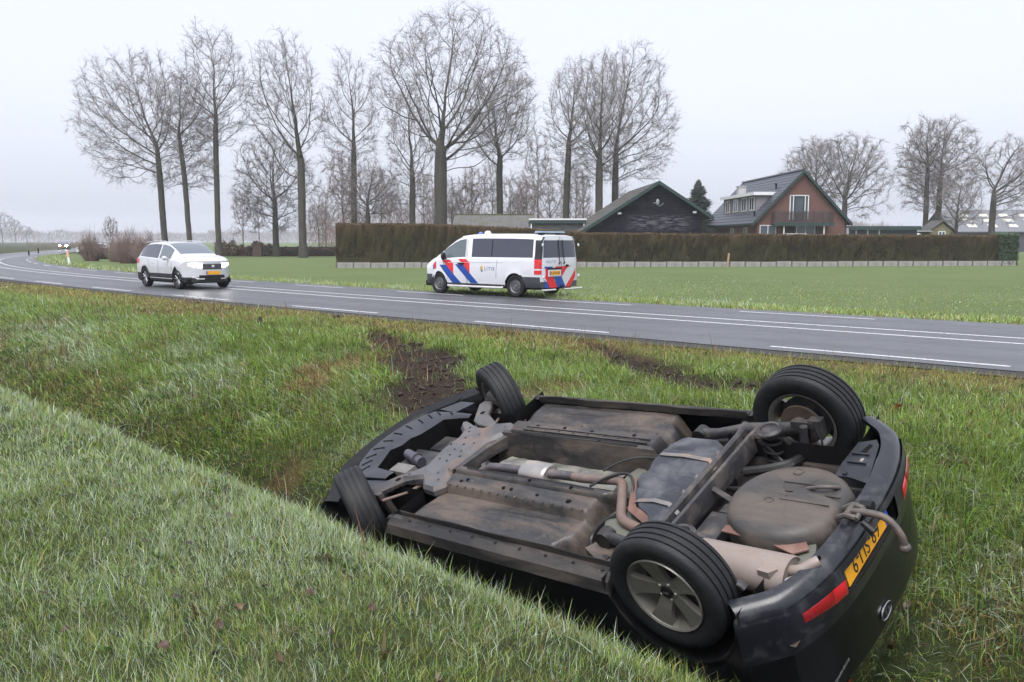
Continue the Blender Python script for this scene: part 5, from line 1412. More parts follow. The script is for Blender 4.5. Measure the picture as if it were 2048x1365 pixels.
# ---- crossover
SA_R, SA_F, SWR = .86, 3.46, .36
def s_half(x, Lx=4.30):
    roof = float(np.interp(x, [0,.10,.35,.8,1.5,2.2,2.55,2.9,3.25,3.40,3.9,4.15,4.30], [1.02,1.14,1.42,1.55,1.585,1.565,1.51,1.36,1.17,1.11,1.06,1.00,.93]))
    belt = float(np.interp(x, [0,.3,1.0,2.5,3.2,3.45,4.3], [.98,1.05,1.02,.96,.95,.96,.87]))
    belt = min(belt, roof-.05)
    y = [.82,.855,.868,.875,.885,.885,.88,.862,.845,.655,.62,.56,.36,0]
    zz = [.24,.30,.40,.50,.62,.74,.84]
    frac = [0,.04,.84,.90,.96,.99,1.0]
    out = [[y[k], min(zz[k], belt-.02*(7-k))] for k in range(7)] + [[y[7+k], belt+(roof-belt)*frac[k]] for k in range(7)]
    if x > 3.3:
        w_ = min(1, (x-3.3)/.3)
        for k in range(9, 13): out[k][0] = out[k][0]*(1-w_)+w_*[.80,.76,.68,.40][k-9]
    if x < .35:
        w_ = (.35-x)/.35
        for k in range(9, 13): out[k][0] = out[k][0]*(1-w_)+w_*[.74,.70,.62,.38][k-9]
    for cx in (SA_R, SA_F):
        dx = abs(x-cx)
        if dx < SWR:
            za = .335+math.sqrt(SWR**2-dx*dx)
            for k in range(7):
                if out[k][1] < za+.012*k: out[k] = [.882, za+.012*k]
    return [tuple(p) for p in out]
def s_warp(x, y, z):
    a = abs(y)/.88
    if x > 3.2: x = x - .52*a**2.6*(x-3.2)/1.1
    if x < .7: x = x + .24*a**3*(.7-x)/.7
    return (x, y, z)
sxs = sorted(set([0,.06,.14,.24,.36,.46] + arcs(SA_R, SWR) + [1.3,1.36,1.45,1.95,2.02,2.2,2.4,2.55,2.74,2.9] + arcs(SA_F, SWR) + [3.25,3.40,3.95,4.08,4.2,4.26,4.30]))
def s_cls(w, i, j, sg, x, y, z):
    if w == 'rear':
        return 'clad' if z < .48 else ('rear_window' if j >= 8 and abs(y) < .6 else 'body')
    if w == 'front':
        if z < .42: return 'clad'
        return 'body'
    if j == 8 and .40 < x < 1.36: return 'win_c'
    if j == 8 and 1.36 < x < 1.98: return 'win_c'
    if j == 8 and 2.02 < x < 2.95: return 'win_a'
    if 2.40 < x < 3.26 and j >= 10: return 'windscreen'
    if j >= 9 and x < .40: return 'rear_window'
    if j < 3 or (z < .46 and (x > 3.9 or x < .4)): return 'clad'
    return 'body'
SUV = Shell(sxs, s_half, s_warp, 20).run(s_cls)
def build_suv(label, mt_body, loc, rz, lit, group=None, full=True):
    car2 = empty('white_car' if full else 'distant_car', loc, rz, label, 'car', group)
    for part, nm, mt in (('body','body',mt_body),('clad','lower_cladding',M_bclad),('windscreen','windscreen',M_wglass),('rear_window','rear_window',M_vglass)): SUV.build(part, nm, mt, car2)
    for part, mt in (('win_c',M_vglass),('win_a',M_sglass)):
        for V_, F_ in SUV.loose(part): raw_obj('window', V_, F_, mt, car2)
    MB().box((.2,-.78,.20),(4.05,.78,.34)).build('underbody', M_dark, car2, smooth=False)
    for sg in (1, -1):
        for x in (SA_R, SA_F):
            simple_wheel(car2, (x, sg*.785, .330), sg, .330, .215, .225, 'alloy')
            MB().lathe([(sg*.86,.372),(sg*.5,.372),(sg*.5,.05)], 20, (x,0,.335), 'y', 0, math.pi).build('arch_liner', M_dark, car2)
            P = [[SUV.warp(x+(SWR+d)*math.sin(a), sg*(.884+e), .335+(SWR+d)*math.cos(a)) for d, e in ((-.012,.0),(0,.014),(.045,.014),(.05,.0))] for a in np.linspace(-1.45, 1.45, 19)]
            MB().grid(P).build('arch_trim', M_bclad, car2)
        q = MB(); q.ball((2.78,sg*.985,1.02), .12, 12, 8, (.55,.85,.62)); q.tube([(2.80,sg*.84,.97),(2.78,sg*.95,1.0)], .03, 6); q.build('mirror', mt_body, car2)
        q = MB(); P = []
        for u in np.linspace(0, 1, 9):
            yy = sg*(.36+.36*u); z1 = .850+.025*u; z0 = .715+.045*u**1.5; P.append([(SUV.warp(4.30-.02*u, yy, z)[0]+.008+.012*math.sin(math.pi*(z-z0)/(z1-z0+1e-6)), yy, z) for z in np.linspace(z0, z1, 5)])
        hl = empty('headlight'); hl.parent = car2
        q.grid(P).build('lamp_glass', M_head if lit else M_lens, hl)
        MB().ball((SUV.warp(4.28,sg*.60,.40)[0]+.005, sg*.60, .40), .05, 10, 6, (.3,1,.7)).build('fog_lamp', M_lens, car2)
        MB().tube([(SUV.warp(4.3,sg*.30,.34)[0]+.015,sg*.30,.345),(SUV.warp(4.3,sg*.52,.36)[0]+.02,sg*.50,.345),(SUV.warp(4.3,sg*.66,.42)[0]+.02,sg*.60,.41)], .022, 6).build('bumper_blade', M_sstep, car2)
        if full:
            for pts in ([(1.98,.40),(1.99,.94)], [(1.30,.75),(1.12,.96)], [(3.02,.62),(3.05,.90)]): side_line(SUV, pts, 'panel_gap', M_seam, car2, sg, .005)
            for x in (1.55, 2.45): MB().box((x-.10,sg*.875-.012,.815),(x+.10,sg*.90+.012,.845)).build('door_handle', mt_body, car2)
            side_line(SUV, [(1.28,.34),(3.05,.33)], 'sill_trim', M_sstep, car2, sg, .012, .008)
            q = MB(); q.grid([[SUV.warp(x, sg*(SUV.side_y(x, z)+.008), z) for x in (.02,.16,.30)] for z in np.linspace(.82,.98,5)]); q.build('tail_lamp', M_redlens2, car2)
            MB().tube([(.5,sg*.60,1.53),(1.2,sg*.62,1.60),(2.1,sg*.62,1.585),(2.4,sg*.60,1.535)], .012, 6).build('roof_rail', mt_body, car2)
    q = MB(); q.grid([[(SUV.warp(4.30, yy, z)[0]+.010, yy, z) for z in np.linspace(.665, .845-.02*abs(yy), 5)] for yy in np.linspace(-.36, .36, 13)]); g_ = q.build('grille', mat('grille_grey', (.05,.052,.06), .4, var=.3, vs=20), car2)
    MB().ball((4.325,0,.76), .06, 12, 6, (.15,1,.75)).build('maker_badge', M_sstep, g_)
    for z in (.70,.735,.79,.82): MB().tube([(SUV.warp(4.30, yy, z)[0]+.016, yy, z) for yy in np.linspace(-.34,.34,9)], .007, 5).build('grille_bar', M_steelw, g_)
    pl = empty('number_plate'); pl.parent = car2; pl.location = (4.315, 0, .545)
    MB().box((0,-.26,-.056),(.012,.26,.056)).build('plate_board', M_yplate, pl, smooth=False)
    MB().box((.0122,-.258,-.054),(.014,-.215,.054)).build('country_band', M_pblue, pl, smooth=False)
    MB().grid([[(SUV.warp(4.30, yy, z)[0]+.010, yy, z) for z in np.linspace(.27, .47, 4)] for yy in np.linspace(-.46, .46, 13)]).build('lower_grille', M_black, car2)
    return car2
hs = np.array([.722,-.692]); hs /= np.linalg.norm(hs)
fn = np.array([-11.75, 30.45]); lefts = np.array([-hs[1], hs[0]])
org = fn - hs*SA_F + lefts*.79
suv = build_suv('white crossover with lit headlights driving along the road', M_swhite, (org[0], org[1], .004), math.atan2(hs[1], hs[0]), True); suv.scale = (1.02, 1.03, 1.06)
# ------------------------------------------------------------------ bare winter trees
def px(u, d): return (u-1024)/FPX*d
def pz(v, d): return CAMZ + (YH-v)*d/FPX
def bark_mat(name, lo, hi, scale=3.0):
    m, nt, b, out = new_mat(name); co = objco(nt, (1,1,.25))
    n = noise(nt, scale, 8, .7, co); c = ramp(nt, n.outputs[0], [(.3, lo), (.7, hi)]).outputs[0]
    n2 = noise(nt, .4, 3, .6, objco(nt)); c = mixc(nt, ramp(nt, n2.outputs[0], [(.45,(0,0,0)),(.7,(.55,.55,.55))]).outputs[0], c, (.060,.068,.040))
    nt.links.new(c, b.inputs['Base Color']); b.inputs['Roughness'].default_value = .9; bump(nt, b, n.outputs[0], .8, .04); return m
BARK = bark_mat('oak_bark', (.030,.026,.022), (.085,.074,.062))
TWIG = mat('bare_twigs', (.150,.128,.122), .85, var=.3, vs=.8)
TWIG2 = mat('bare_twigs_brown', (.125,.085,.070), .85, var=.3, vs=.8)

def tubes_np(polys, sides):
    """one array of tapered tubes: polys = [(pts k x3, radii k)]"""
    Vs = []; Fs = []; o = 0
    an = np.arange(sides)*2*np.pi/sides
    for P, R in polys:
        k = len(P); D = np.gradient(P, axis=0); D /= np.linalg.norm(D, axis=1)[:,None]+1e-9
        ref = np.where(np.abs(D[:,2:3]) > .9, np.array([[1.,0,0]]), np.array([[0,0,1.]]))
        E1 = np.cross(D, ref); E1 /= np.linalg.norm(E1, axis=1)[:,None]+1e-9; E2 = np.cross(D, E1)
        V = P[:,None]+R[:,None,None]*(E1[:,None]*np.cos(an)[None,:,None]+E2[:,None]*np.sin(an)[None,:,None])
        Vs.append(V.reshape(-1,3)); i = np.arange(k-1)[:,None]*sides; j = np.arange(sides)[None]; j2 = (j+1) % sides
        Fs.append(np.stack([i+j, i+j2, i+sides+j2, i+sides+j], -1).reshape(-1,4)+o); o += k*sides
    return np.concatenate(Vs), np.concatenate(Fs)
def spikes_np(base, tip, r, g):
    """thin three-sided twigs"""
    n = len(base); D = tip-base; D /= np.linalg.norm(D, axis=1)[:,None]+1e-9
    E1 = np.cross(D, g.normal(size=(n,3))); E1 /= np.linalg.norm(E1, axis=1)[:,None]+1e-9; E2 = np.cross(D, E1)
    V = np.stack([base+E1*r[:,None], base+(-.5*E1+.87*E2)*r[:,None], base+(-.5*E1-.87*E2)*r[:,None], tip], 1).reshape(-1,3)
    o = np.arange(n)[:,None]*4; F = np.concatenate([np.concatenate([o,o+1,o+3],1), np.concatenate([o+1,o+2,o+3],1), np.concatenate([o+2,o,o+3],1)]); return V, F

def seg_tubes(A, B, ra, rb, sides):
    """many separate tapered segments at once"""
    n = len(A); D = B-A; D /= np.linalg.norm(D, axis=1)[:,None]+1e-9
    ref = np.where(np.abs(D[:,2:3]) > .9, np.array([[1.,0,0]]), np.array([[0,0,1.]])); E1 = np.cross(D, ref); E1 /= np.linalg.norm(E1, axis=1)[:,None]+1e-9; E2 = np.cross(D, E1)
    an = np.arange(sides)*2*np.pi/sides; ring = E1[:,None]*np.cos(an)[None,:,None]+E2[:,None]*np.sin(an)[None,:,None]
    V = np.concatenate([A[:,None]+ring*ra[:,None,None], B[:,None]+ring*rb[:,None,None]], 1).reshape(-1,3)
    o = np.arange(n)[:,None]*2*sides; j = np.arange(sides)[None]; j2 = (j+1) % sides
    return V, np.stack([o+j, o+j2, o+sides+j2, o+sides+j], -1).reshape(-1,4)
def build_tree(seed, H, fork, tr, rx, zb, ex=0.0, ry=None, n1=7, low=3, q=1.0, lean=0.0, spread=1.0, twr=1.0, nat=2300):
    """meshes (trunk, crown) of a leafless broadleaf grown towards points spread through its crown: H height, fork height,
    tr trunk radius, crown half width rx, crown base zb, crown shift ex"""
    g = np.random.default_rng(seed); ry = ry or rx*.9
    zc = zb+(H-zb)*.48; rz_t = H-zc; rz_b = zc-zb; Nn = int(nat*q)
    X = g.normal(size=(Nn*3,3)); X /= np.linalg.norm(X, axis=1)[:,None]; X *= (g.random(Nn*3)**(1/2.6))[:,None]
    lump = .80+.26*vnoise(np.arctan2(X[:,1],X[:,0])*2.2+9, X[:,2]*3+5, seed)
    A = np.stack([ex+X[:,0]*rx*lump, X[:,1]*ry*lump, zc+X[:,2]*np.where(X[:,2] > 0, rz_t, rz_b)*lump], 1)
    A = A[vnoise(A[:,0]/(rx*.38)+7, A[:,2]/(rx*.38)+A[:,1]/(rx*.5)+3, seed+5) > .30][:Nn]
    for k in range(low):
        z = g.uniform(min(fork*.55, zb*.9), max(zb*1.15, fork*.9)); az = g.uniform(0,6.28); m = int(14*q)+4; rr = g.uniform(.25,.85,m)*rx
        A = np.concatenate([A, np.stack([np.cos(az)*rr+g.normal(0,.5,m), np.sin(az)*rr+g.normal(0,.5,m), z+.18*rr+g.normal(0,.45,m)], 1)])
    D = max(.38, .0215*H); n0 = max(5, int(fork/D)); u = np.linspace(0, 1, n0+1)
    wob = np.cumsum(g.normal(0,.025,(n0+1,2)), 0); N = [np.array([lean*fork*k*k+wob[i,0]*D, wob[i,1]*D, -.25+(fork+.25)*k]) for i, k in enumerate(u)]
    par = [-1]+list(range(n0)); N = np.array(N); par = np.array(par); dirs = np.gradient(N, axis=0)
    dirs /= np.linalg.norm(dirs, axis=1)[:,None]
    cand = np.where(N[:,2] > min(zb, fork)*.72)[0]
    d2 = np.linalg.norm(A[:,None]-N[None,cand], axis=2); near = cand[d2.argmin(1)]; nd_ = d2.min(1); alive = np.ones(len(A), bool); kill = D*1.45
    for it in range(90):
        if not alive.any(): break
        ai = np.where(alive)[0]; v = A[ai]-N[near[ai]]; v /= np.linalg.norm(v, axis=1)[:,None]+1e-9
        uq, inv = np.unique(near[ai], return_inverse=True); acc = np.zeros((len(uq),3)); np.add.at(acc, inv, v); acc /= np.linalg.norm(acc, axis=1)[:,None]+1e-9
        nd_dir = acc*.85 + dirs[uq]*.62 + np.array([0,0,.26]) + g.normal(0,.09,(len(uq),3)); nd_dir /= np.linalg.norm(nd_dir, axis=1)[:,None]
        newp = N[uq]+nd_dir*D; base = len(N); N = np.concatenate([N, newp]); par = np.concatenate([par, uq]); dirs = np.concatenate([dirs, nd_dir])
        Aa = A[ai]; dd = (Aa**2).sum(1)[:,None]+(newp**2).sum(1)[None]-2*Aa@newp.T; j = dd.argmin(1); m = np.sqrt(np.maximum(dd[np.arange(len(ai)), j], 0)); upd = m < nd_[ai]
        near[ai[upd]] = base+j[upd]; nd_[ai[upd]] = m[upd]; alive[ai[nd_[ai] < kill]] = False
        used_ = np.bincount(par[1:], minlength=len(N)); alive[ai[used_[near[ai]] >= 3]] = False
    n = len(N); tip = .0125*twr; cnt = np.zeros(n)
    has = np.zeros(n, bool); has[par[1:]] = True; cnt[~has] = 1
    for i in range(n-1, 0, -1): cnt[par[i]] += cnt[i]
    p = np.clip(math.log(max(cnt[0], 20))/math.log(max(tr*.92/tip, 4)), 1.5, 3.2); R = tip*cnt**(1/p)
    zf = np.clip(1-N[:,2]/1.6, 0, 1)*(np.arange(n) <= n0); R = R*(1+.30*zf)
    i = np.arange(1, n); rp = np.minimum(R[par[i]], R[i]*1.35); rp = np.where(i <= n0, R[par[i]], rp)
    Vs = []; Fs = []; tv = []; tf = []; o = 0; o2 = 0
    for lo, hi, sd in ((.10,9,9),(.035,.10,5),(0,.035,3)):
        k = i[(R[i] >= lo) & (R[i] < hi)]
        if not len(k): continue
        V, F = seg_tubes(N[par[k]], N[k]+dirs[k]*R[k][:,None]*.5, rp[k-1], R[k], sd)
        if lo >= .035: Vs.append(V); Fs.append(F+o); o += len(V)
        else: tv.append(V); tf.append(F+o2); o2 += len(V)
    mt_ = mesh_np('trunk', np.concatenate(Vs), np.concatenate(Fs), True)
    th = i[R[i] < .030]; kk = np.repeat(th, 3); f = g.random(len(kk))[:,None]; B = N[par[kk]]*(1-f)+N[kk]*f
    Dv = dirs[kk]+g.normal(0,.50,(len(kk),3))+np.array([0,0,.12]); Dv /= np.linalg.norm(Dv, axis=1)[:,None]; T = B+Dv*(g.gamma(6,.15,len(kk))*D/.55)[:,None]
    V4, F4_ = spikes_np(B, T, np.full(len(B), .0150*twr), g)
    ix = np.repeat(np.arange(len(B)), 4); f = g.uniform(.2,1,len(ix))[:,None]; B5 = B[ix]*(1-f)+T[ix]*f; D5 = Dv[ix]+g.normal(0,.55,(len(ix),3)); D5 /= np.linalg.norm(D5, axis=1)[:,None]
    V5, F5 = spikes_np(B5, B5+D5*(g.gamma(5,.105,len(ix))*D/.55)[:,None], np.full(len(ix), .0112*twr), g)
    tv.append(V4); tv.append(V5)
    mc = mesh_np('crown', np.concatenate(tv), tf+[np.concatenate([F4_+o2, F5+o2+len(V4)])])
    return mt_, mc
def plant_tree(name, meshes, loc, label, group=None, twig=TWIG, rz=0.0, scale=(1,1,1)):
    r = empty(name, loc, rz, label, 'tree', group); r.scale = scale
    link('trunk', meshes[0], BARK, r); link('crown', meshes[1], twig, r); return r
GZF = -.2
def tree_px(seed, u, d, vtop, ul, ur, vb, vfork, tw, label, q=1.0, n1=8, low=3, spread=1.0, group='tall bare trees behind the meadow', twig=TWIG, lean=0.0, twr=1.0):
    k = d/FPX; H = pz(vtop, d)-GZF; fork = pz(vfork, d)-GZF; rx = (ur-ul)/2*k; ex = ((ur+ul)/2-u)*k; zb = pz(vb, d)-GZF
    return plant_tree('bare_tree', build_tree(seed, H, fork, tw/2*k, rx, zb, ex, None, n1, low, q, lean, spread, twr), (px(u, d), d, GZF), label, group, twig)
BIG = [
 (11,335,100,104,163,425,395,300,13,'bare roadside tree at the end of the row, crown swept towards the bend',1.0,7,6,1.15,-.03),
 (12,383,98,135,320,450,370,270,11,'slim bare tree close beside the end tree of the row',.8,5,4,.8,-.05),
 (13,440,97,60,358,522,320,232,12,'tall bare tree with a long clean trunk and vase shaped crown',1.0,7,2,.8,.02),
 (14,555,105,262,468,648,470,400,13,'low spreading bare tree in front of the dark garden fence',.9,7,4,1.1,0),
 (15,608,97,74,494,668,340,338,17,'bare tree with a stout trunk forking low beside the clipped hedge',1.0,7,1,.75,0),
 (16,710,105,92,645,775,400,285,13,'bare tree with a straight leader rising just behind the hedge corner',.9,7,3,.8,0),
 (17,738,100,325,668,812,450,415,12,'short bushy bare tree behind the hedge corner',.85,7,2,1.0,0),
 (18,826,106,165,768,880,400,350,15,'bare tree with paired upright limbs left of the thickest oak',.8,5,2,.6,0),
 (19,882,92,28,742,1085,350,300,28,'largest bare oak with the thickest trunk and a broad rounded crown',1.25,10,2,1.05,0),
 (20,1000,100,138,905,1085,345,322,14,'bare tree with a burr on its trunk right of the largest oak',.9,6,1,.85,0),
 (21,1130,98,122,1082,1215,360,285,16,'leaning bare tree behind the flat roofed shed',.9,6,3,.8,.03),
 (22,1197,95,112,1115,1275,360,325,22,'stout bare oak behind the barn roof',1.0,8,2,.85,0),
 (23,1227,99,98,1165,1358,395,300,15,'bare tree with the widest side branches over the barn roof',1.1,8,6,1.1,0)]
for (sd,u,d,vt,ul,ur,vb,vf,tw,lab,q,n1,low,sp,ln) in BIG:
    tree_px(sd,u,d,vt,ul,ur,vb,vf,tw,lab,q,n1,low,sp,lean=ln)
for (sd,u,d,vt,ul,ur,vb,vf,tw,lab,q,n1,low,sp) in [
 (31,1682,125,272,1590,1780,425,400,12,'broad low bare oak behind the brick house',.9,8,4,1.2),
 (32,1625,132,278,1550,1700,420,380,10,'greyer bare tree half hidden by the house roof',.85,7,3,1.0),
 (33,1842,110,234,1768,1900,420,330,11,'bare tree with the left one of two close trunks by the playhouse',.85,6,3,.8),
 (34,1868,113,238,1795,1950,430,340,12,'bare tree with the right one of two close trunks by the playhouse',.85,7,3,.9),
 (35,1905,104,345,1850,1960,460,430,7,'small leaning bare tree beside the playhouse',.7,6,3,1.0),
 (36,1975,105,268,1925,2085,420,385,13,'crooked bare oak in front of the grey barn',.95,7,3,1.15)]:
    tree_px(sd,u,d,vt,ul,ur,vb,vf,tw,lab,q*.9,n1,low,sp,group='bare trees around the farmhouse', twr=1.1)
# slim trees of the wood behind, three kinds copied
protos = []
for k, (H, f, rx) in enumerate(((13,5,2.6),(16,8,2.4),(11,4,3.2))):
    protos.append(build_tree(60+k, H, f, .12, rx, H*.35, 0, None, 5, 2, .32, 0, .8, 1.3))
rb_ = random.Random(5)
used = False
for i, (u, vt) in enumerate([(490,385),(522,392),(655,372),(690,300),(765,330),(795,380),(850,340),(905,350),(925,362),(945,330),(985,310),(1020,340),(1052,350),(1075,255),(1098,335),(1150,330),(1165,345),(640,400),(1035,380),(870,380)]):
    d = rb_.uniform(128, 165); H = pz(vt, d)-GZF; k = i % 3; sc = H/(13,16,11)[k]
    r = plant_tree('slim_tree', protos[k], (px(u, d), d, GZF), 'slender bare tree of the thin wood behind the big trees', 'slender trees of the wood behind', TWIG, rb_.uniform(0,6.28), (sc*rb_.uniform(.8,1.1), sc*rb_.uniform(.8,1.1), sc))
for (u, vt, d, k, lab, nm) in ((12,424,520,2,'hazy bare tree standing beyond the road bend','far_tree'),(38,438,500,0,'hazy bare tree standing beyond the road bend','far_tree'),(60,450,515,2,'hazy bare tree standing beyond the road bend','far_tree'),(-25,420,520,1,'hazy bare tree standing beyond the road bend','far_tree')):
    H = pz(vt, d)-GZF; sc = H/(13,16,11)[k]; plant_tree(nm, protos[k], (px(u, d), d, GZF), lab, 'hazy trees beyond the bend', TWIG, u, (sc*1.3, sc*1.3, sc))
plant_tree('young_tree', protos[0], (px(228,82), 82, GZF), 'young bare tree between the two roadside bushes', None, TWIG2, .4, (.30,.30,.33))
# bushes by the bend
def bush(seed, n, rx, ry, h):
    g = np.random.default_rng(seed); a = g.uniform(0,6.28,n); r = g.random(n)**.5
    B = np.stack([np.cos(a)*r*rx*.45, np.sin(a)*r*ry*.45, np.zeros(n)-.1], 1); T = np.stack([np.cos(a)*r*rx, np.sin(a)*r*ry, h*(1-.45*r**2)*g.uniform(.55,1.05,n)], 1)
    V1, F1 = spikes_np(B, T, np.full(n,.022), g); k = np.repeat(np.arange(n), 7); f = g.uniform(.25,1,len(k))[:,None]; b = B[k]*(1-f)+T[k]*f
    D = (T-B)[k]; D /= np.linalg.norm(D,axis=1)[:,None]; D += g.normal(0,.45,D.shape); t = b+D*g.gamma(4,.10,len(k))[:,None]
    V2, F2 = spikes_np(b, t, np.full(len(k),.012), g); return mesh_np('branches', np.concatenate([V1,V2]), np.concatenate([F1,F2+len(V1)]))
for (u, d, sd, n, rx, h, lab) in ((187,80,3,420,1.15,2.7,'rounded leafless reddish bush at the road bend'),(262,73,4,420,1.5,3.0,'dark tangled leafless bush behind the white crossover'),(300,70,5,320,1.4,2.6,'lower leafless bush at the foot of the end tree'),(240,78,6,260,1.3,2.0,'thin leafless scrub between the roadside bushes')):
    o = empty('bush', (px(u,d), d, GZF), 0, lab, 'bush'); link('branches', bush(sd, int(n*.7), rx, rx, h), TWIG2, o)
# far woods that read as one mass
def wood_mass(seed, segs, n, r):
    g = np.random.default_rng(seed); B = []; T = []
    for (u0, u1, d0, d1, vt0, vt1, k) in segs:
        m = int(n*k); u = g.uniform(u0,u1,m); d = g.uniform(d0,d1,m); f = (u-u0)/(u1-u0); H = CAMZ+(YH-(vt0+(vt1-vt0)*f))*d/FPX-GZF
        H = H*(.60+.62*fbm(u*.055, d*.02, seed))
        x = (u-1024)/FPX*d; z0 = g.random(m)**.8*H*.75; B.append(np.stack([x,d,GZF+z0],1)); l = H*.30*g.uniform(.3,1,m); T.append(np.stack([x+g.normal(0,.28,m)*l, d+g.normal(0,.28,m)*l, np.minimum(GZF+z0+l, GZF+H)],1))
    B = np.concatenate(B); T = np.concatenate(T); V, F = spikes_np(B, T, g.uniform(.4,1.2,len(B))*r, g); return mesh_np('wood', V, F)
tag(link('distant_wood', wood_mass(3, [(-120,420,720,800,452,462,1.0),(420,700,700,780,456,452,.6),(1380,1800,520,640,440,446,.8),(1690,1760,480,520,425,432,.15)], 9000, .16), TWIG), 'pale far-off woods along the horizon', 'wood', kind='stuff')
tag(link('undergrowth', wood_mass(4, [(640,1190,150,175,400,390,1.0),(600,700,140,160,430,420,.12),(60,330,150,230,478,480,.25)], 8000, .028), TWIG2), 'thin grey scrub between the slender trees', 'scrub', kind='stuff')
# conifer by the barn
def conifer(seed, H, R):
    g = np.random.default_rng(seed); n = 4200; z = H*(g.random(n)**.8*.95+.04); rr = R*(1-z/H)**.62*g.uniform(.15,1.1,n)*(.75+.4*vnoise(z*1.6, z*0+1.0, 3)); a = g.uniform(0,6.28,n)
    B = np.stack([np.cos(a)*rr*.4, np.sin(a)*rr*.4, z-.1],1); T = np.stack([np.cos(a)*rr, np.sin(a)*rr, z+.12*g.normal(size=n)],1); return spikes_np(B, T, np.full(n,.09), g)
d = 98; c_ = empty('conifer', (px(1392,d), d, GZF), 0, 'dark green conifer between the barn and the brick house', 'tree')
V_, F_ = conifer(3, pz(362,d)-GZF, 3.4); link('crown', mesh_np('crown', V_, F_), mat('needles', (.028,.040,.030), .8, var=.4, vs=2), c_)
MB().tube([(0,0,-.2),(0,0,5.5)], [.16,.06], 7).build('trunk', BARK, c_)

# ------------------------------------------------------------------ hedge with concrete edging
HA, HB = np.array([-12.4,61.0]), np.array([38.6,66.2]); HL = np.linalg.norm(HB-HA); hdv = (HB-HA)/HL; hnv = np.array([-hdv[1], hdv[0]])
def hedge_mat():
    m, nt, b, out = new_mat('clipped_hedge'); P = nd(nt,'ShaderNodeNewGeometry').outputs['Position']
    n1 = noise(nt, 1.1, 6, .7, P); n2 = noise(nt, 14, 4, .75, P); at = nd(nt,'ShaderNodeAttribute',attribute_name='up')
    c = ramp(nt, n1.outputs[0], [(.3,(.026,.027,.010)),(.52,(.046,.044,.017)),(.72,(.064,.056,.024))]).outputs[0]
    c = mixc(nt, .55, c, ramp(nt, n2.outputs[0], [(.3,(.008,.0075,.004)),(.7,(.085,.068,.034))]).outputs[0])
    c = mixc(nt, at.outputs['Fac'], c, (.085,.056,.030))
    nt.links.new(c, b.inputs['Base Color']); b.inputs['Roughness'].default_value = .9; b.inputs['Specular IOR Level'].default_value = .2; bump(nt, b, n2.outputs[0], 1.0, .08); return m
HEDGE = hedge_mat()
def hedge_h(l): return np.interp(l, [0,6,12,18.4,30,HL], [2.93,2.90,2.66,2.26,2.18,2.10])
hedge = empty('clipped_hedge', (HA[0],HA[1],GZF), math.atan2(hdv[1],hdv[0]), 'long clipped brown conifer hedge along the back of the meadow', 'hedge')
ls = np.linspace(0, HL-1.3, 260); prof = [(0.0,.30),(-.03,.8),(0.0,1.2),(-.02,1.6),(0.0,-1),(.12,-.9),(.6,-.88),(1.2,-.9),(1.32,-1),(1.32,.3)]
P = []; UPV = []
g = np.random.default_rng(2)
for l in ls:
    h = float(hedge_h(l)) + .20; row = []
    for (y, z) in prof:
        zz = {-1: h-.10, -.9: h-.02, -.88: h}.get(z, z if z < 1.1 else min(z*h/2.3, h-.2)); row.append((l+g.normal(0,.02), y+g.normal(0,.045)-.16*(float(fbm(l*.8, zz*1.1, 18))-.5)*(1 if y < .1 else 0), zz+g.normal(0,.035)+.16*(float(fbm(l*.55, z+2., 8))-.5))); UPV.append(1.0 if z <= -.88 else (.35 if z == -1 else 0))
    P.append(row)
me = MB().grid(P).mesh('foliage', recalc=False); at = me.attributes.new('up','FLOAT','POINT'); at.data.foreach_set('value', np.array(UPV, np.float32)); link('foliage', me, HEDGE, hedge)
E0 = [P[0]]; MB().add([p for p in P[0]], [tuple(range(len(P[0])-1,-1,-1))]).build('end_face', HEDGE, hedge, recalc=False)
n = 30000; l = g.uniform(0,HL-1.3,n); hh = hedge_h(l)+.2; topm = g.random(n) < .25; y = np.where(topm, g.uniform(0,1.3,n), -.01); z = np.where(topm, hh-.03, g.uniform(.25,1,n)*hh)
B = np.stack([l,y,z],1); D = np.stack([g.normal(0,.5,n), np.where(topm, g.normal(0,.5,n), -np.abs(g.normal(.6,.3,n))), np.where(topm,.9,g.normal(.25,.4,n))],1); T = B+D*g.gamma(3,.022,n)[:,None]
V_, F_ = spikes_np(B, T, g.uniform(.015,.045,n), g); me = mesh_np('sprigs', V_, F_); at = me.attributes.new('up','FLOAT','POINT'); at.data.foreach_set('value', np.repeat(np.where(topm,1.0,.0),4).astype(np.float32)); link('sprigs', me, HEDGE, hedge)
# evergreen at the end
ev = empty('laurel_bush', tuple([*(HA+hdv*(HL-.9)+hnv*.6), GZF]), math.atan2(hdv[1],hdv[0]), 'clipped bright green laurel at the end of the brown hedge', 'bush')
n = 5200; B = np.stack([g.uniform(-.55,1.0,n), g.uniform(-.62,.7,n), g.uniform(.1,2.35,n)],1); k = g.integers(0,3,n); B[k==0,1] = -.62; B[k==1,2] = 2.3+.05*g.normal(size=(k==1).sum()); B[k==2,0] = .98
T = B+g.normal(0,.11,(n,3)); V_, F_ = spikes_np(B, T, np.full(n,.05), g); link('foliage', mesh_np('foliage', V_, F_), mat('laurel_leaf', (.034,.066,.022), .5, var=.5, vs=6), ev)
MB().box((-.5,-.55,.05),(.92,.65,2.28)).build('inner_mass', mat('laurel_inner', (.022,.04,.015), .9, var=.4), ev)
edging = empty('concrete_edging', (HA[0]-hnv[0]*.12,HA[1]-hnv[1]*.12,GZF), math.atan2(hdv[1],hdv[0]), 'low row of grey concrete panels along the foot of the hedge', 'wall')
CONC = mat('weathered_concrete', (.30,.29,.285), .85, var=.18, vs=1.2, dirt=(.19,.185,.165), dirt_amt=.45, dirt_scale=2.5, bmp=.2)
npan = 43; pl_ = HL/npan
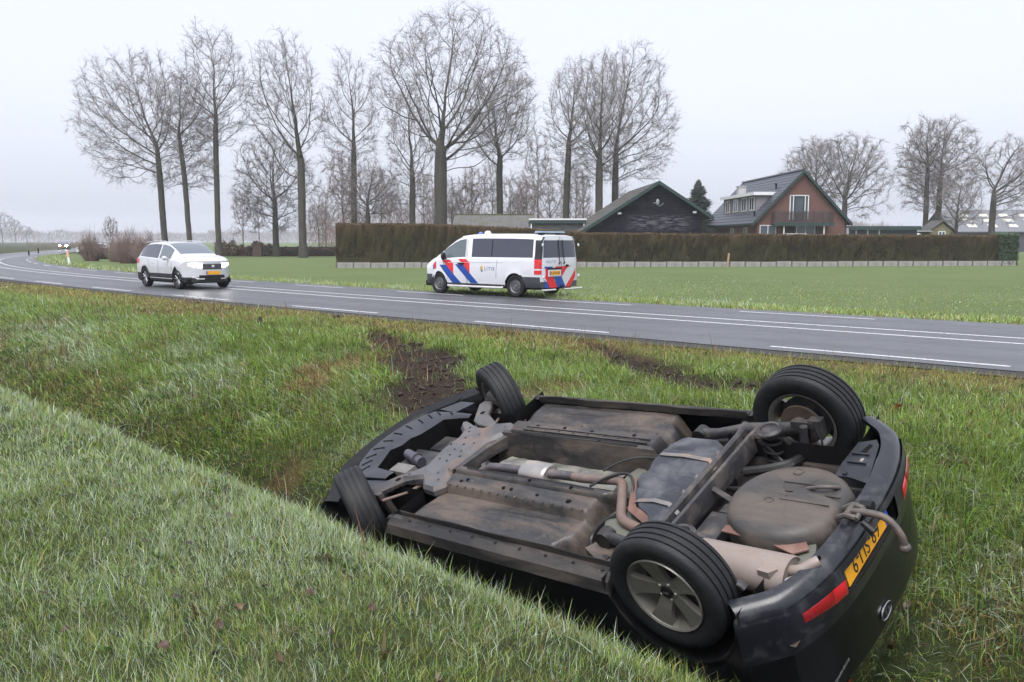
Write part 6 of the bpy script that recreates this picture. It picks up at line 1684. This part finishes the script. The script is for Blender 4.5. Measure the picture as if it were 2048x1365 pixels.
pm = MB().box((.03,0,-.05),(pl_-.03,.05,.37)).mesh('concrete_panel', smooth=False); pm.materials.append(CONC)
qm = MB().box((-.045,-.03,-.05),(.045,.06,.385)).mesh('concrete_post', smooth=False); qm.materials.append(mat('dark_concrete', (.10,.098,.095), .85, var=.2))
for k in range(npan):
    o = bpy.data.objects.new('concrete_panel', pm); COL.objects.link(o); o.parent = edging; o.location = (k*pl_, rb_.uniform(-.02,.02), rb_.uniform(-.025,.015))
    o = bpy.data.objects.new('concrete_post', qm); COL.objects.link(o); o.parent = edging; o.location = (k*pl_, 0, 0)
d = 63.2; q = MB().box((-.06,-.05,-.2),(.06,.05,1.0)); st = q.build('wooden_stake', mat('pale_wood', (.36,.24,.15), .8, var=.2), None, (px(1453,d), d, GZF), smooth=False); st.rotation_euler = (0,.10,0); tag(st, 'short pale wooden stake in front of the concrete edging', 'stake')
# ------------------------------------------------------------------ buildings
def brick_mat():
    m, nt, b, out = new_mat('red_brick'); co = objco(nt); mp = nd(nt,'ShaderNodeMapping'); mp.inputs['Rotation'].default_value = (math.pi/2,0,0); nt.links.new(co, mp.inputs[0])
    br = nd(nt,'ShaderNodeTexBrick'); nt.links.new(mp.outputs[0], br.inputs['Vector']); br.inputs['Scale'].default_value = 1.0; br.inputs['Brick Width'].default_value = .22; br.inputs['Row Height'].default_value = .065; br.inputs['Mortar Size'].default_value = .008
    br.inputs['Color1'].default_value = (.165,.062,.044,1); br.inputs['Color2'].default_value = (.112,.044,.034,1); br.inputs['Mortar'].default_value = (.15,.13,.12,1)
    n = noise(nt, .8, 4, .6, co); c = mixc(nt, .35, br.outputs['Color'], ramp(nt, n.outputs[0], [(.3,(.085,.036,.028)),(.7,(.18,.075,.055))]).outputs[0]); nt.links.new(c, b.inputs['Base Color']); b.inputs['Roughness'].default_value = .85; return m
BRICK = brick_mat()
M_tile = mat('dark_roof_tile', (.036,.040,.056), .42, var=.18, vs=3, bmp=.2, bs=8)
M_green = mat('dark_green_paint', (.018,.040,.036), .5, var=.15)
M_wframe = mat('white_frame', (.72,.72,.74), .5, var=.04)
M_wpane = glass('window_pane', (.05,.065,.085))
M_dgrey = mat('dormer_boards', (.21,.195,.205), .7, var=.12, vs=3)
M_balc = mat('balcony_screen', (.055,.048,.052), .35, var=.2)
M_lead = mat('lead_grey', (.32,.33,.34), .5, var=.1)
def window(parent, c, w, h, axis='y', panes=2, depth=.06, name='window', fm=None, pm=None):
    """framed window: axis 'y' faces -y, 'x' faces -x"""
    e = empty(name); e.parent = parent; e.location = c
    if axis == 'x': e.rotation_euler = (0,0,-math.pi/2)
    f = .07; q = MB(); q.box((-w/2,-depth,-h/2),(-w/2+f,.02,h/2)); q.box((w/2-f,-depth,-h/2),(w/2,.02,h/2)); q.box((-w/2+f,-depth,-h/2),(w/2-f,.02,-h/2+f)); q.box((-w/2+f,-depth,h/2-f),(w/2-f,.02,h/2))
    for k in range(1, panes): x = -w/2+w*k/panes; q.box((x-f*.5,-depth,-h/2+f),(x+f*.5,.02,h/2-f))
    q.build('frame', fm or M_wframe, e, smooth=False)
    for k in range(panes):
        a = -w/2+w*k/panes+f*.5; b2 = -w/2+w*(k+1)/panes-f*.5; MB().box((a+.001,-depth*.5,-h/2+f+.001),(b2-.001,-depth*.5+.01,h/2-f-.001)).build('pane', pm or M_wpane, e, smooth=False)
    return e
# ---- brick house
HD = 85.0; hx = px(1597, HD)
house = empty('brick_house', (hx, HD, GZF), math.radians(2.75), 'red brick house with steep dark tiled roof and gable balcony', 'house')
HWd, EZ, AZ, LEN = 4.35, 3.95, 8.75, 18.5
sl = (AZ-.20-EZ)/HWd
q = MB(); q.prism([(-HWd,0),(HWd,0),(HWd,EZ-.15),(0,AZ-.22),(-HWd,EZ-.15)], 0, .3, ax=1); q.build('gable_wall', BRICK, house, smooth=False)
MB().box((-HWd,.3,0),(-HWd+.3,LEN,EZ-.3)).build('side_wall', BRICK, house, smooth=False)
MB().box((HWd-.3,.3,0),(HWd,LEN,EZ-.3)).build('side_wall', BRICK, house, smooth=False)
MB().prism([(-HWd,0),(HWd,0),(HWd,EZ-.15),(0,AZ-.22),(-HWd,EZ-.15)], LEN-.3, LEN, ax=1).build('rear_gable_wall', BRICK, house, smooth=False)
ov = .55; slope = (AZ-3.60)/(HWd+ov)
for sg in (-1, 1):
    rf = MB().prism([(0,AZ-.16),(sg*(HWd+ov),3.60-.16),(sg*(HWd+ov),3.60-.05),(0,AZ-.05)], -.35, LEN+.3, ax=1).build('roof', M_tile, house, smooth=False)
    nC = 16
    for k in range(nC):
        a0, a1 = k/nC, (k+1)/nC; X0, X1 = sg*(HWd+ov)*a0, sg*(HWd+ov)*a1; Z0, Z1 = AZ-.05-(AZ-3.60)*a0, AZ-.05-(AZ-3.60)*a1
        MB().prism([(X0,Z0+.005),(X1,Z1+.005),(X1,Z1+.075),(X0,Z0+.03)], -.33, LEN+.28, ax=1).build('tile_course', M_tile, rf, smooth=False)
    MB().prism([(0,AZ+.03),(0,AZ-.30),(sg*(HWd+ov+.05),3.60-.30),(sg*(HWd+ov+.05),3.60+.05)], -.43, -.36, ax=1).build('barge_board', M_green, house, smooth=False)
    MB().box((sg*(HWd+ov)-.08,-.3,3.42),(sg*(HWd+ov)+.08,LEN,3.56)).build('gutter', M_green, house, smooth=False)
MB().prism([(-.16,AZ-.02),(.16,AZ-.02),(.07,AZ+.12),(-.07,AZ+.12)], -.36, LEN+.3, ax=1).build('ridge_cap', M_tile, house, smooth=False)
# gable doors, balcony
dk = empty('french_doors'); dk.parent = house; dk.location = (-.28,-.02,4.93+.2)
q = MB()
for (a, b2) in ((-.95,-.86),(-.62,-.54),(.54,.62),(.86,.95)): q.box((a,-.05,-1.2),(b2,.02,1.2))
q.box((-.95,-.05,1.12),(.95,.02,1.2)); q.build('frame', M_wframe, dk, smooth=False)
MB().box((-.54,-.04,-1.2),(.54,.0,1.12)).build('door', M_green, dk, smooth=False)
MB().box((-.34,-.05,-.7),(.34,-.041,.9)).build('door_pane', M_wpane, dk, smooth=False)
for (a, b2) in ((-.86,-.62),(.62,.86)): MB().box((a,-.03,-.75),(b2,.0,1.12)).build('side_pane', M_wpane, dk, smooth=False); MB().box((a,-.035,-1.2),(b2,.0,-.75)).build('side_panel', M_green, dk, smooth=False)
_sm, _nt, _b, _o = new_mat('smoked_screen'); _b.inputs['Base Color'].default_value = (.06,.045,.045,1); _b.inputs['Roughness'].default_value = .3; _b.inputs['Alpha'].default_value = .45
_nn = noise(_nt, 4, 3, .5, objco(_nt)); bump(_nt, _b, _nn.outputs[0], .05, .01); _mc['smoked_screen'] = _sm
bal = empty('balcony'); bal.parent = house; bal.location = (.0,0,3.62)
MB().box((-3.05,-1.25,-.16),(2.75,0.0,.0)).build('slab', M_balc, bal, smooth=False); MB().box((-3.10,-1.32,-.30),(2.80,-1.26,.06)).build('fascia', M_green, bal, smooth=False)
for k in range(6):
    a = -3.0+5.7*k/6; MB().box((a+.03,-1.22,.10),(a+.92,-1.20,1.05)).build('screen_panel', mat('smoked_screen', (.11,.075,.07), .4, var=.2), bal, smooth=False); MB().box((a-.02,-1.235,.0),(a+.02,-1.19,1.12)).build('post', M_balc, bal, smooth=False)
for xx in (-3.0, 2.7): MB().box((xx-.01,-1.2,.10),(xx+.01,-.05,1.05)).build('screen_panel', _mc['smoked_screen'], bal, smooth=False)
MB().box((-3.05,-1.25,1.08),(2.75,-1.18,1.13)).build('handrail', M_balc, bal, smooth=False)
for xx in (-2.1, 1.85): MB().box((xx-.05,-1.15,-3.6),(xx+.05,-1.05,-.16)).build('support_post', M_wframe, bal, smooth=False)
window(house, (-3.30,-.01,2.85), 1.62, 1.15, 'y', 2); window(house, (.45,-.01,2.75), 1.9, 1.3, 'y', 2)
MB().box((-1.9,-.02,1.2),(2.2,-.005,3.2)).build('veranda_panel', mat('panel_brown', (.05,.036,.032), .7), house, smooth=False)  # flat dark brown sheet on the gable wall below the balcony
q = MB(); q.box((-2.0,-1.1,2.52),(.15,-1.04,2.60))
for k in range(5): q.box((-2.0+.5*k,-1.1,2.0),(-1.94+.5*k,-1.04,2.52))
q.build('veranda_rail', M_wframe, house, smooth=False)
window(house, (-HWd-.01,3.5,2.7), 1.0, 1.1, 'x', 2); window(house, (-HWd-.01,8.0,2.7), 1.0, 1.1, 'x', 2)
MB().box((-HWd-.06,5.3,.4),(-HWd-.01,6.2,2.6)).build('side_door', M_green, house, smooth=False)
# dormer on the left slope
dm = empty('dormer'); dm.parent = house
y0, y1, xf, zt, zb_ = 2.3, 13.5, -3.75, 6.55, 4.72
MB().prism([(xf,zb_),(xf,zt),(-1.9,zt),(-3.6,zb_+.1)], y0, y0+.12, ax=1).build('cheek', M_dgrey, dm, smooth=False)
MB().prism([(xf,zb_),(xf,zt),(-1.9,zt),(-3.6,zb_+.1)], y1-.12, y1, ax=1).build('cheek', M_dgrey, dm, smooth=False)
MB().box((xf,y0+.12,zb_),(xf+.15,y1-.12,zt)).build('face', M_dgrey, dm, smooth=False)
MB().box((xf-.32,y0-.25,zt),(-1.6,y1+.25,zt+.10)).build('flat_roof', M_lead, dm, smooth=False); MB().box((xf-.36,y0-.30,zt-.12),(xf-.30,y1+.3,zt+.20)).build('fascia', M_wframe, dm, smooth=False); MB().box((xf-.30,y0-.30,zt-.12),(-1.9,y0-.25,zt+.20)).build('fascia', M_wframe, dm, smooth=False)
for yy in (3.6,6.1,9.0,11.9): window(house, (xf-.01,yy,5.62), 1.5, 1.35, 'x', 2, name='dormer_window')
ch = empty('chimney'); ch.parent = house; MB().box((-3.0,10.5,6.2),(-2.2,11.3,7.75)).build('stack', mat('pale_render', (.42,.42,.42), .8), ch, smooth=False); MB().box((-3.06,10.44,7.75),(-2.14,11.36,7.85)).build('cap', M_lead, ch, smooth=False)
MB().tube([(-1.55,3.0,6.9),(-1.55,3.0,7.55)], .09, 8).tube([(-1.55,3.0,7.5),(-1.55,3.0,7.62)], .14, 8).build('roof_vent', M_black, house)
MB().tube([(-4.2,1.4,4.0),(-4.2,1.4,4.75)], .09, 8).tube([(-4.2,1.4,4.7),(-4.2,1.4,4.8)], .13, 8).build('roof_vent', M_black, house)
MB().box((3.0,3.2,5.2),(3.9,4.2,6.35)).box((2.9,3.1,6.35),(4.0,4.3,6.45)).build('side_chimney', BRICK, house, smooth=False)

# ---- tarred barn
BD = 72.0; bx = px(1312, BD)
barn = empty('tarred_barn', (bx, BD, GZF), math.radians(1.8), 'black boarded barn with peeling paint and a wide gable roof', 'barn')
BA = pz(366, BD)-GZF; bs_ = .645
def peel_mat():
    m, nt, b, out = new_mat('tarred_boards'); co = objco(nt, (1,1,6)); n = noise(nt, 1.1, 6, .65, co); n2 = noise(nt, 3, 5, .6, objco(nt))
    c = ramp(nt, n2.outputs[0], [(.3,(.006,.007,.011)),(.7,(.016,.017,.024))]).outputs[0]
    sp = nd(nt,'ShaderNodeSeparateXYZ'); nt.links.new(objco(nt), sp.inputs[0])
    def band(sock, lo, hi, w):
        a = nd(nt,'ShaderNodeMapRange', interpolation_type='SMOOTHSTEP'); a.inputs[1].default_value = lo-w; a.inputs[2].default_value = lo+w; nt.links.new(sock, a.inputs[0])
        b2 = nd(nt,'ShaderNodeMapRange', interpolation_type='SMOOTHSTEP'); b2.inputs[1].default_value = hi-w; b2.inputs[2].default_value = hi+w; b2.inputs[3].default_value = 1; b2.inputs[4].default_value = 0; nt.links.new(sock, b2.inputs[0])
        mm = nd(nt,'ShaderNodeMath', operation='MULTIPLY'); nt.links.new(a.outputs[0], mm.inputs[0]); nt.links.new(b2.outputs[0], mm.inputs[1]); return mm.outputs[0]
    mk = nd(nt,'ShaderNodeMath', operation='MULTIPLY'); nt.links.new(band(sp.outputs[0],-2.3,2.6,.9), mk.inputs[0]); nt.links.new(band(sp.outputs[2],2.8,3.95,.25), mk.inputs[1])
    rr = ramp(nt, n.outputs[0], [(.47,(0,0,0)),(.58,(1,1,1))]); m2 = nd(nt,'ShaderNodeMath', operation='MULTIPLY'); nt.links.new(mk.outputs[0], m2.inputs[0]); nt.links.new(rr.outputs[0], m2.inputs[1])
    c = mixc(nt, m2.outputs[0], c, (.105,.105,.115)); nt.links.new(c, b.inputs['Base Color']); b.inputs['Specular IOR Level'].default_value = .12; b.inputs['Roughness'].default_value = .8; return m
PEEL = peel_mat(); M_broof = mat('mossy_tiles', (.060,.057,.056), .8, var=.3, vs=1.2, dirt=(.085,.080,.060), dirt_amt=.35, dirt_scale=1.5, bmp=.4, bs=6)
WL, WR = -6.0, 3.75; rows = 27; bh = BA/ (rows-.5)
for k in range(rows):
    z0, z1 = k*bh+.004, (k+1)*bh-.012
    if z0 > BA-.5: break
    def lim(z): h = max(0,(BA-.25-z)/bs_); return max(WL,-h), min(WR,h)
    a0, b0 = lim(z0); a1, b1 = lim(z1)
    if b0-a0 < .2: continue
    MB().add([(a0,-.03,z0),(b0,-.03,z0),(b1,0,z1),(a1,0,z1),(a0,.03,z0),(b0,.03,z0),(b1,.03,z1),(a1,.03,z1)], [(0,1,2,3),(7,6,5,4),(0,4,5,1),(3,2,6,7),(0,3,7,4),(1,5,6,2)]).build('board', PEEL, barn, smooth=False)
MB().prism([(WL,0),(WR,0),(WR,BA-.3-WR*bs_),(0,BA-.3),(WL,BA-.3+WL*bs_)], .04, .10, ax=1).build('gable_backing', mat('barn_inner', (.012,.012,.016), .8), barn, smooth=False)
MB().box((WL,.1,0),(WL+.1,14,2.4)).build('side_wall', PEEL, barn, smooth=False); MB().box((WR-.1,.1,0),(WR,14,3.6)).build('side_wall', PEEL, barn, smooth=False)
for (xe) in (-6.75, 4.55):
    ze = BA-abs(xe)*bs_; rf = MB().prism([(0,BA-.12),(xe,ze-.12),(xe,ze),(0,BA)], -.45, 14.2, ax=1).build('roof', M_broof, barn, smooth=False)
    for k in range(14):
        a0, a1 = k/14, (k+1)/14; MB().prism([(xe*a0,BA-abs(xe*a0)*bs_+.004),(xe*a1,BA-abs(xe*a1)*bs_+.004),(xe*a1,BA-abs(xe*a1)*bs_+.06),(xe*a0,BA-abs(xe*a0)*bs_+.02)], -.42, 14.1, ax=1).build('tile_course', M_broof, rf, smooth=False)
    MB().prism([(0,BA+.05),(0,BA-.25),(xe*1.01,ze-.25),(xe*1.01,ze+.05)], -.53, -.46, ax=1).build('barge_board', M_green, barn, smooth=False)
MB().prism([(WL,0),(WR,0),(WR,BA-.3-WR*bs_),(0,BA-.3),(WL,BA-.3+WL*bs_)], 13.9, 14.0, ax=1).build('rear_gable', PEEL, barn, smooth=False)
for xx in (-3.2, 3.05): MB().box((xx-.13,-.30,BA-abs(xx)*bs_-.62),(xx+.13,-.06,BA-abs(xx)*bs_-.46)).build('purlin_end', M_wframe, barn, smooth=False)
ds = empty('satellite_dish', (bx-.05, BD-.45, GZF+5.05), .9, 'small grey satellite dish mounted high on the barn gable', 'dish')
MB().lathe([(-.06,0),(-.045,.13),(-.01,.22),(.03,.27)], 20, (0,0,0), 'y').build('reflector', M_lead, ds); MB().tube([(0,0,0),(.15,.25,-.05),(.15,.50,-.05)], .03, 6).build('arm', M_lead, ds); MB().tube([(0,-.1,-.35),(.1,-.45,-.1)], .02, 6).build('feed_arm', M_lead, ds)
# ---- sheds left of the barn
D1 = 77.0; shd = empty('flat_roofed_shed', (px(1062,D1), D1, GZF), 0, 'low grey boarded shed with flat white edged roof beside the barn', 'shed')
w_ = px(1166,D1)-px(1062,D1); tz_ = pz(440,D1)-GZF
for k in range(8): MB().box((0.15,-.02,k*.42),(w_,.03,k*.42+.40)).build('board', mat('grey_boards', (.17,.165,.165), .8, var=.4, vs=4, stretch=(.4,1,5)), shd, smooth=False)
MB().box((.15,.04,0),(w_,4,tz_-.2)).build('walls', mat('shed_dark', (.05,.05,.052), .8), shd, smooth=False)
MB().box((-.15,-.4,tz_-.12),(w_+.2,4.3,tz_)).build('roof', M_lead, shd, smooth=False); MB().box((-.2,-.46,tz_-.06),(w_+.25,-.41,tz_+.07)).build('roof_edge', M_wframe, shd, smooth=False); MB().box((-.15,-.44,tz_-.36),(w_+.2,-.411,tz_-.07)).build('fascia', M_green, shd, smooth=False)
for xx in (0.0, w_): MB().box((xx-.05,-.38,0),(xx+.05,-.28,tz_-.12)).build('post', M_wframe, shd, smooth=False)
D2 = 79.0; sh2_ = empty('corrugated_shed', (px(905,D2), D2, GZF), 0, 'old low shed with mossy corrugated roof behind the hedge', 'shed')
w2 = px(1070,D2)-px(905,D2); za, zb2 = pz(449,D2)-GZF-.3, pz(432,D2+4)-GZF
q = MB(); nc = 60; q.grid([[(w2*i/nc, 0, za+.05*(i%2)), (w2*i/nc, 4.0, zb2+.05*(i%2))] for i in range(nc+1)]); q.build('corrugated_roof', mat('corrugated_grey', (.10,.10,.11), .7, var=.25, vs=2, dirt=(.085,.085,.045), dirt_amt=.5, dirt_scale=1.2), sh2_, smooth=False)
MB().box((0,3.95,zb2-.15),(w2,4.1,zb2+.14)).build('mossy_ridge', mat('moss', (.085,.088,.040), .95, var=.4, vs=4), sh2_, smooth=False); MB().box((.1,.1,0),(w2-.1,3.9,za-.05)).build('walls', _mc['shed_dark'], sh2_, smooth=False)
# ---- carport right of the house, playhouse, big barn
D3 = 90.0; cp = empty('green_carport', (px(1694,D3), D3, GZF), 0, 'low dark green flat roofed outbuilding right of the brick house', 'outbuilding'); w3 = px(1828,D3)-px(1694,D3); t3 = pz(453,D3)-GZF
MB().box((-.2,-.4,t3-.10),(w3+.2,6,t3)).build('flat_roof', mat('roof_felt', (.12,.10,.10), .8), cp, smooth=False); MB().box((-.25,-.45,t3-.42),(w3+.25,-.36,t3-.04)).build('fascia', M_green, cp, smooth=False); MB().box((0,0,0),(w3,.2,t3-.1)).build('wall', mat('slate_boards', (.045,.055,.075), .7, var=.2), cp, smooth=False)
for k in range(3): MB().box((.6+k*1.2,-.06,1.5),(.72+k*1.2,-.001,t3-.4)).build('white_post', M_wframe, cp, smooth=False)
D4 = 101.0; ph = empty('playhouse', (px(1875,D4), D4, GZF), 0, 'small wooden playhouse on stilts with a mossy gable', 'playhouse')
z4 = pz(470,D4)-GZF-.6; MB().prism([(-1.2,z4),(1.4,z4),(1.4,z4+1.0),(.1,z4+2.0),(-1.2,z4+1.0)], 0, 2.5, ax=1).build('cabin', mat('mossy_wood', (.17,.15,.085), .85, var=.25), ph, smooth=False)
for sg in (-1,1): MB().prism([(.1,z4+2.15),(.1+sg*1.75,z4+.82),(.1+sg*1.75,z4+.92),(.1,z4+2.27)], -.25, 2.8, ax=1).build('roof', M_broof, ph, smooth=False)
window(ph, (.1,-.02,z4+.75), .8, .5, 'y', 2); MB().box((-4.6,-.5,z4+.95),(-1.2,2.6,z4+1.05)).build('porch_roof', M_lead, ph, smooth=False); MB().box((-4.2,0,z4-.5),(-1.3,.1,z4+.15)).build('porch_rail', mat('pale_boards', (.30,.28,.27), .8), ph, smooth=False)
for xx in (-4.4,-1.3,1.2): MB().box((xx-.08,0,0),(xx+.08,.16,z4+.9)).build('stilt', mat('stilt_wood', (.14,.12,.10), .85), ph, smooth=False)
D5 = 150.0; fb = empty('grey_farm_barn', (px(1905,D5), D5, GZF), math.radians(-6), 'wide grey farm barn with rows of pale skylights in its roof', 'barn')
rz5, ez5 = pz(420,D5)-GZF, pz(461,D5)-GZF-.3; Lb, Wb = 34, 16
MB().box((0,0,0),(Lb,Wb,ez5)).build('walls', mat('barn_wall', (.055,.060,.070), .8, var=.2), fb, smooth=False)
rf = MB().prism([(-.4,ez5-.1),(Wb/2,rz5),(Wb/2,rz5+.15),(-.4,ez5+.05)], -.5, Lb+.5, ax=0).build('roof', mat('fibre_roof', (.135,.14,.155), .7, var=.1), fb, smooth=False)
MB().prism([(Wb+.4,ez5-.1),(Wb/2,rz5),(Wb/2,rz5+.15),(Wb+.4,ez5+.05)], -.5, Lb+.5, ax=0).build('roof', _mc['fibre_roof'], fb, smooth=False)
MB().box((0,-.06,ez5-1.9),(3.8,-.01,ez5-.9)).build('pale_band', M_lead, fb, smooth=False)
for k in range(9):
    for r in range(3):
        u0 = .18+.24*r; ya, yb = -.4+(Wb/2+.4)*u0, -.4+(Wb/2+.4)*(u0+.13); za_, zb3 = ez5+.05+(rz5+.1-ez5)*u0, ez5+.05+(rz5+.1-ez5)*(u0+.13); x0 = 2.5+3.4*k
        MB().add([(x0,ya,za_+.05),(x0+1.5,ya,za_+.05),(x0+1.5,yb,zb3+.05),(x0,yb,zb3+.05)],[(0,1,2,3)]).build('skylight', mat('skylight_sheet', (.50,.48,.42), .6), rf, smooth=False)
# ---- garden fence with beech hedge, beyond the big trees
FD = 107.0; fx0, fx1 = px(430,FD), px(676,FD)
fen = empty('dark_garden_fence', (fx0, FD, GZF), 0, 'dark timber post and rail fence behind the roadside trees', 'fence'); Lf = fx1-fx0
for z in (.55, 1.0): MB().box((4.5,-.03,z),(Lf,.03,z+.16)).build('rail', mat('tarred_rail', (.028,.026,.026), .7), fen, smooth=False)
for k in range(8): MB().box((4.5+k*1.5-.07,-.08,-.1),(4.5+k*1.5+.07,.08,1.25)).build('post', _mc['tarred_rail'], fen, smooth=False)
g = np.random.default_rng(9); n = 9000; xx = g.uniform(0,Lf,n); hh = np.where(xx < 7.5, 1.1+1.2*np.clip(fbm(xx*.9, xx*0+1, 3)-.35,0,1)*2.2, .95); B = np.stack([xx, .5+g.normal(0,.22,n), g.random(n)*hh],1); T = B+g.normal(0,.13,(n,3)); V_, F_ = spikes_np(B, T, np.full(n,.045), g)
bh_ = empty('beech_hedge', (fx0, FD, GZF), 0, 'low hedge of reddish brown beech leaves along the garden fence', 'hedge'); link('foliage', mesh_np('foliage', V_, F_), mat('beech_leaf', (.115,.045,.034), .8, var=.5, vs=3), bh_)
bb = MB().box((-.5,-.4,0),(.5,.4,1.5)).box((-.6,-.5,1.5),(.6,.5,1.62)).build('brick_pier', mat('pier_brown', (.12,.075,.06), .85, var=.2), None, (px(518,FD-1.5), FD-1.5, GZF), smooth=False); tag(bb, 'brown brick pier with capstone at the garden fence', 'pier')
# ---- roadside furniture by the bend
for (u, v, h, lab) in ((58,512,10,'dark marker post on the inside of the bend, nearer the dashed edge line'),(77,508,11,'dark marker post on the inside of the bend, nearer the oncoming car')):
    x, y = gpix(u, v, -.05); hh = h*y/FPX; b_ = MB().box((-.07,-.07,-.3),(.07,.07,hh), tz=.015).build('marker_post', M_dark, None, (x,y,-.05), smooth=False); tag(b_, lab, 'post')
x, y = gpix(140, 534, -.1); dl = empty('delineator_post', (x,y,-.12), 0, 'leaning white marker post with orange top by the bend', 'post'); dl.rotation_euler = (0,-.12,0)
MB().box((-.08,-.04,-.3),(.08,.04,.70), tz=.01).build('post', M_wframe, dl, smooth=False); MB().box((-.085,-.045,.70),(.085,.045,1.15), tz=.02).build('reflector_band', mat('faded_orange', (.62,.36,.25), .6), dl, smooth=False)
x, y = gpix(208, 518, -.15); bn = empty('litter_bin', (x,y,-.2), 0, 'black litter bin beside the rounded bush', 'bin'); MB().box((-.35,-.3,-.1),(.35,.3,1.05), tz=.03).build('body', M_dark, bn, smooth=False); MB().box((-.38,-.33,1.05),(.38,.33,1.15), tz=.04).build('lid', M_black, bn, smooth=False)
x, y = gpix(520, 652, -.06); sp_ = MB(); sp_.tube([(0,0,-.15),(.0,0,.08),(.01,0,.19)], [.05,.055,.03], 7).tube([(0,0,.10),(-.05,.02,.15)], [.03,.012], 6).tube([(0,0,.12),(.045,0,.15)], [.02,.01], 6)
tag(sp_.build('weathered_stump', mat('rotten_wood', (.045,.030,.022), .9, var=.4, vs=10, bmp=.6), None, (x,y,float(ground_z(x,y)))), 'small dark weathered stump on top of the grassy bank', 'stump')
# ---- far traffic
M_head2 = mat('glaring_headlamp', (1,1,1), .2, emit=(1.0,.97,.90), es=60.0)
far1 = build_suv('oncoming dark car with glaring headlights far along the bend', mat('dark_car_paint', (.05,.03,.035), .3), (0,0,0), 0, True, None, False)
tf = min(np.arange(120, 300, 2.0), key=lambda q_: abs(1024+FPX*rpt(q_,-1.6)[0]/rpt(q_,-1.6)[1]-136)); p0 = np.array(rpt(tf, -1.6)[:2]); p1 = np.array(rpt(tf-3, -1.6)[:2]); h_ = (p1-p0)/np.linalg.norm(p1-p0)
for ch in far1.children:
    if ch.name.startswith('headlight'):
        for c2 in ch.children: c2.data.materials[0] = M_head2; c2.scale = (1,1.05,1.25); c2.location = (.07,0,-.20)
far1.location = (p0[0], p0[1], .004); far1.rotation_euler = (0,0,math.atan2(h_[1],h_[0]))
D6 = 118.0; far2 = build_suv('parked white car half hidden behind the rounded bush', M_swhite, (px(226,D6), D6, GZF), math.radians(200), False, None, False)
# ------------------------------------------------------------------ haze
hz = bpy.data.materials.new('haze_air'); hz.use_nodes = True; nt = hz.node_tree; nt.nodes.clear()
ho = nt.nodes.new('ShaderNodeOutputMaterial'); hv = nt.nodes.new('ShaderNodeVolumePrincipled')
hv.inputs['Color'].default_value = (0.93, 0.955, 1.0, 1); hv.inputs['Density'].default_value = 0.0006
hv.inputs['Anisotropy'].default_value = 0.2
nt.links.new(hv.outputs[0], ho.inputs['Volume'])
q = MB().box((-1480,-1480,-3.5),(1480,1480,38)); h = q.build('haze', hz, smooth=False)
tag(h, kind='stuff'); h['label'] = 'thin grey winter haze over the fields'; h['category'] = 'haze'
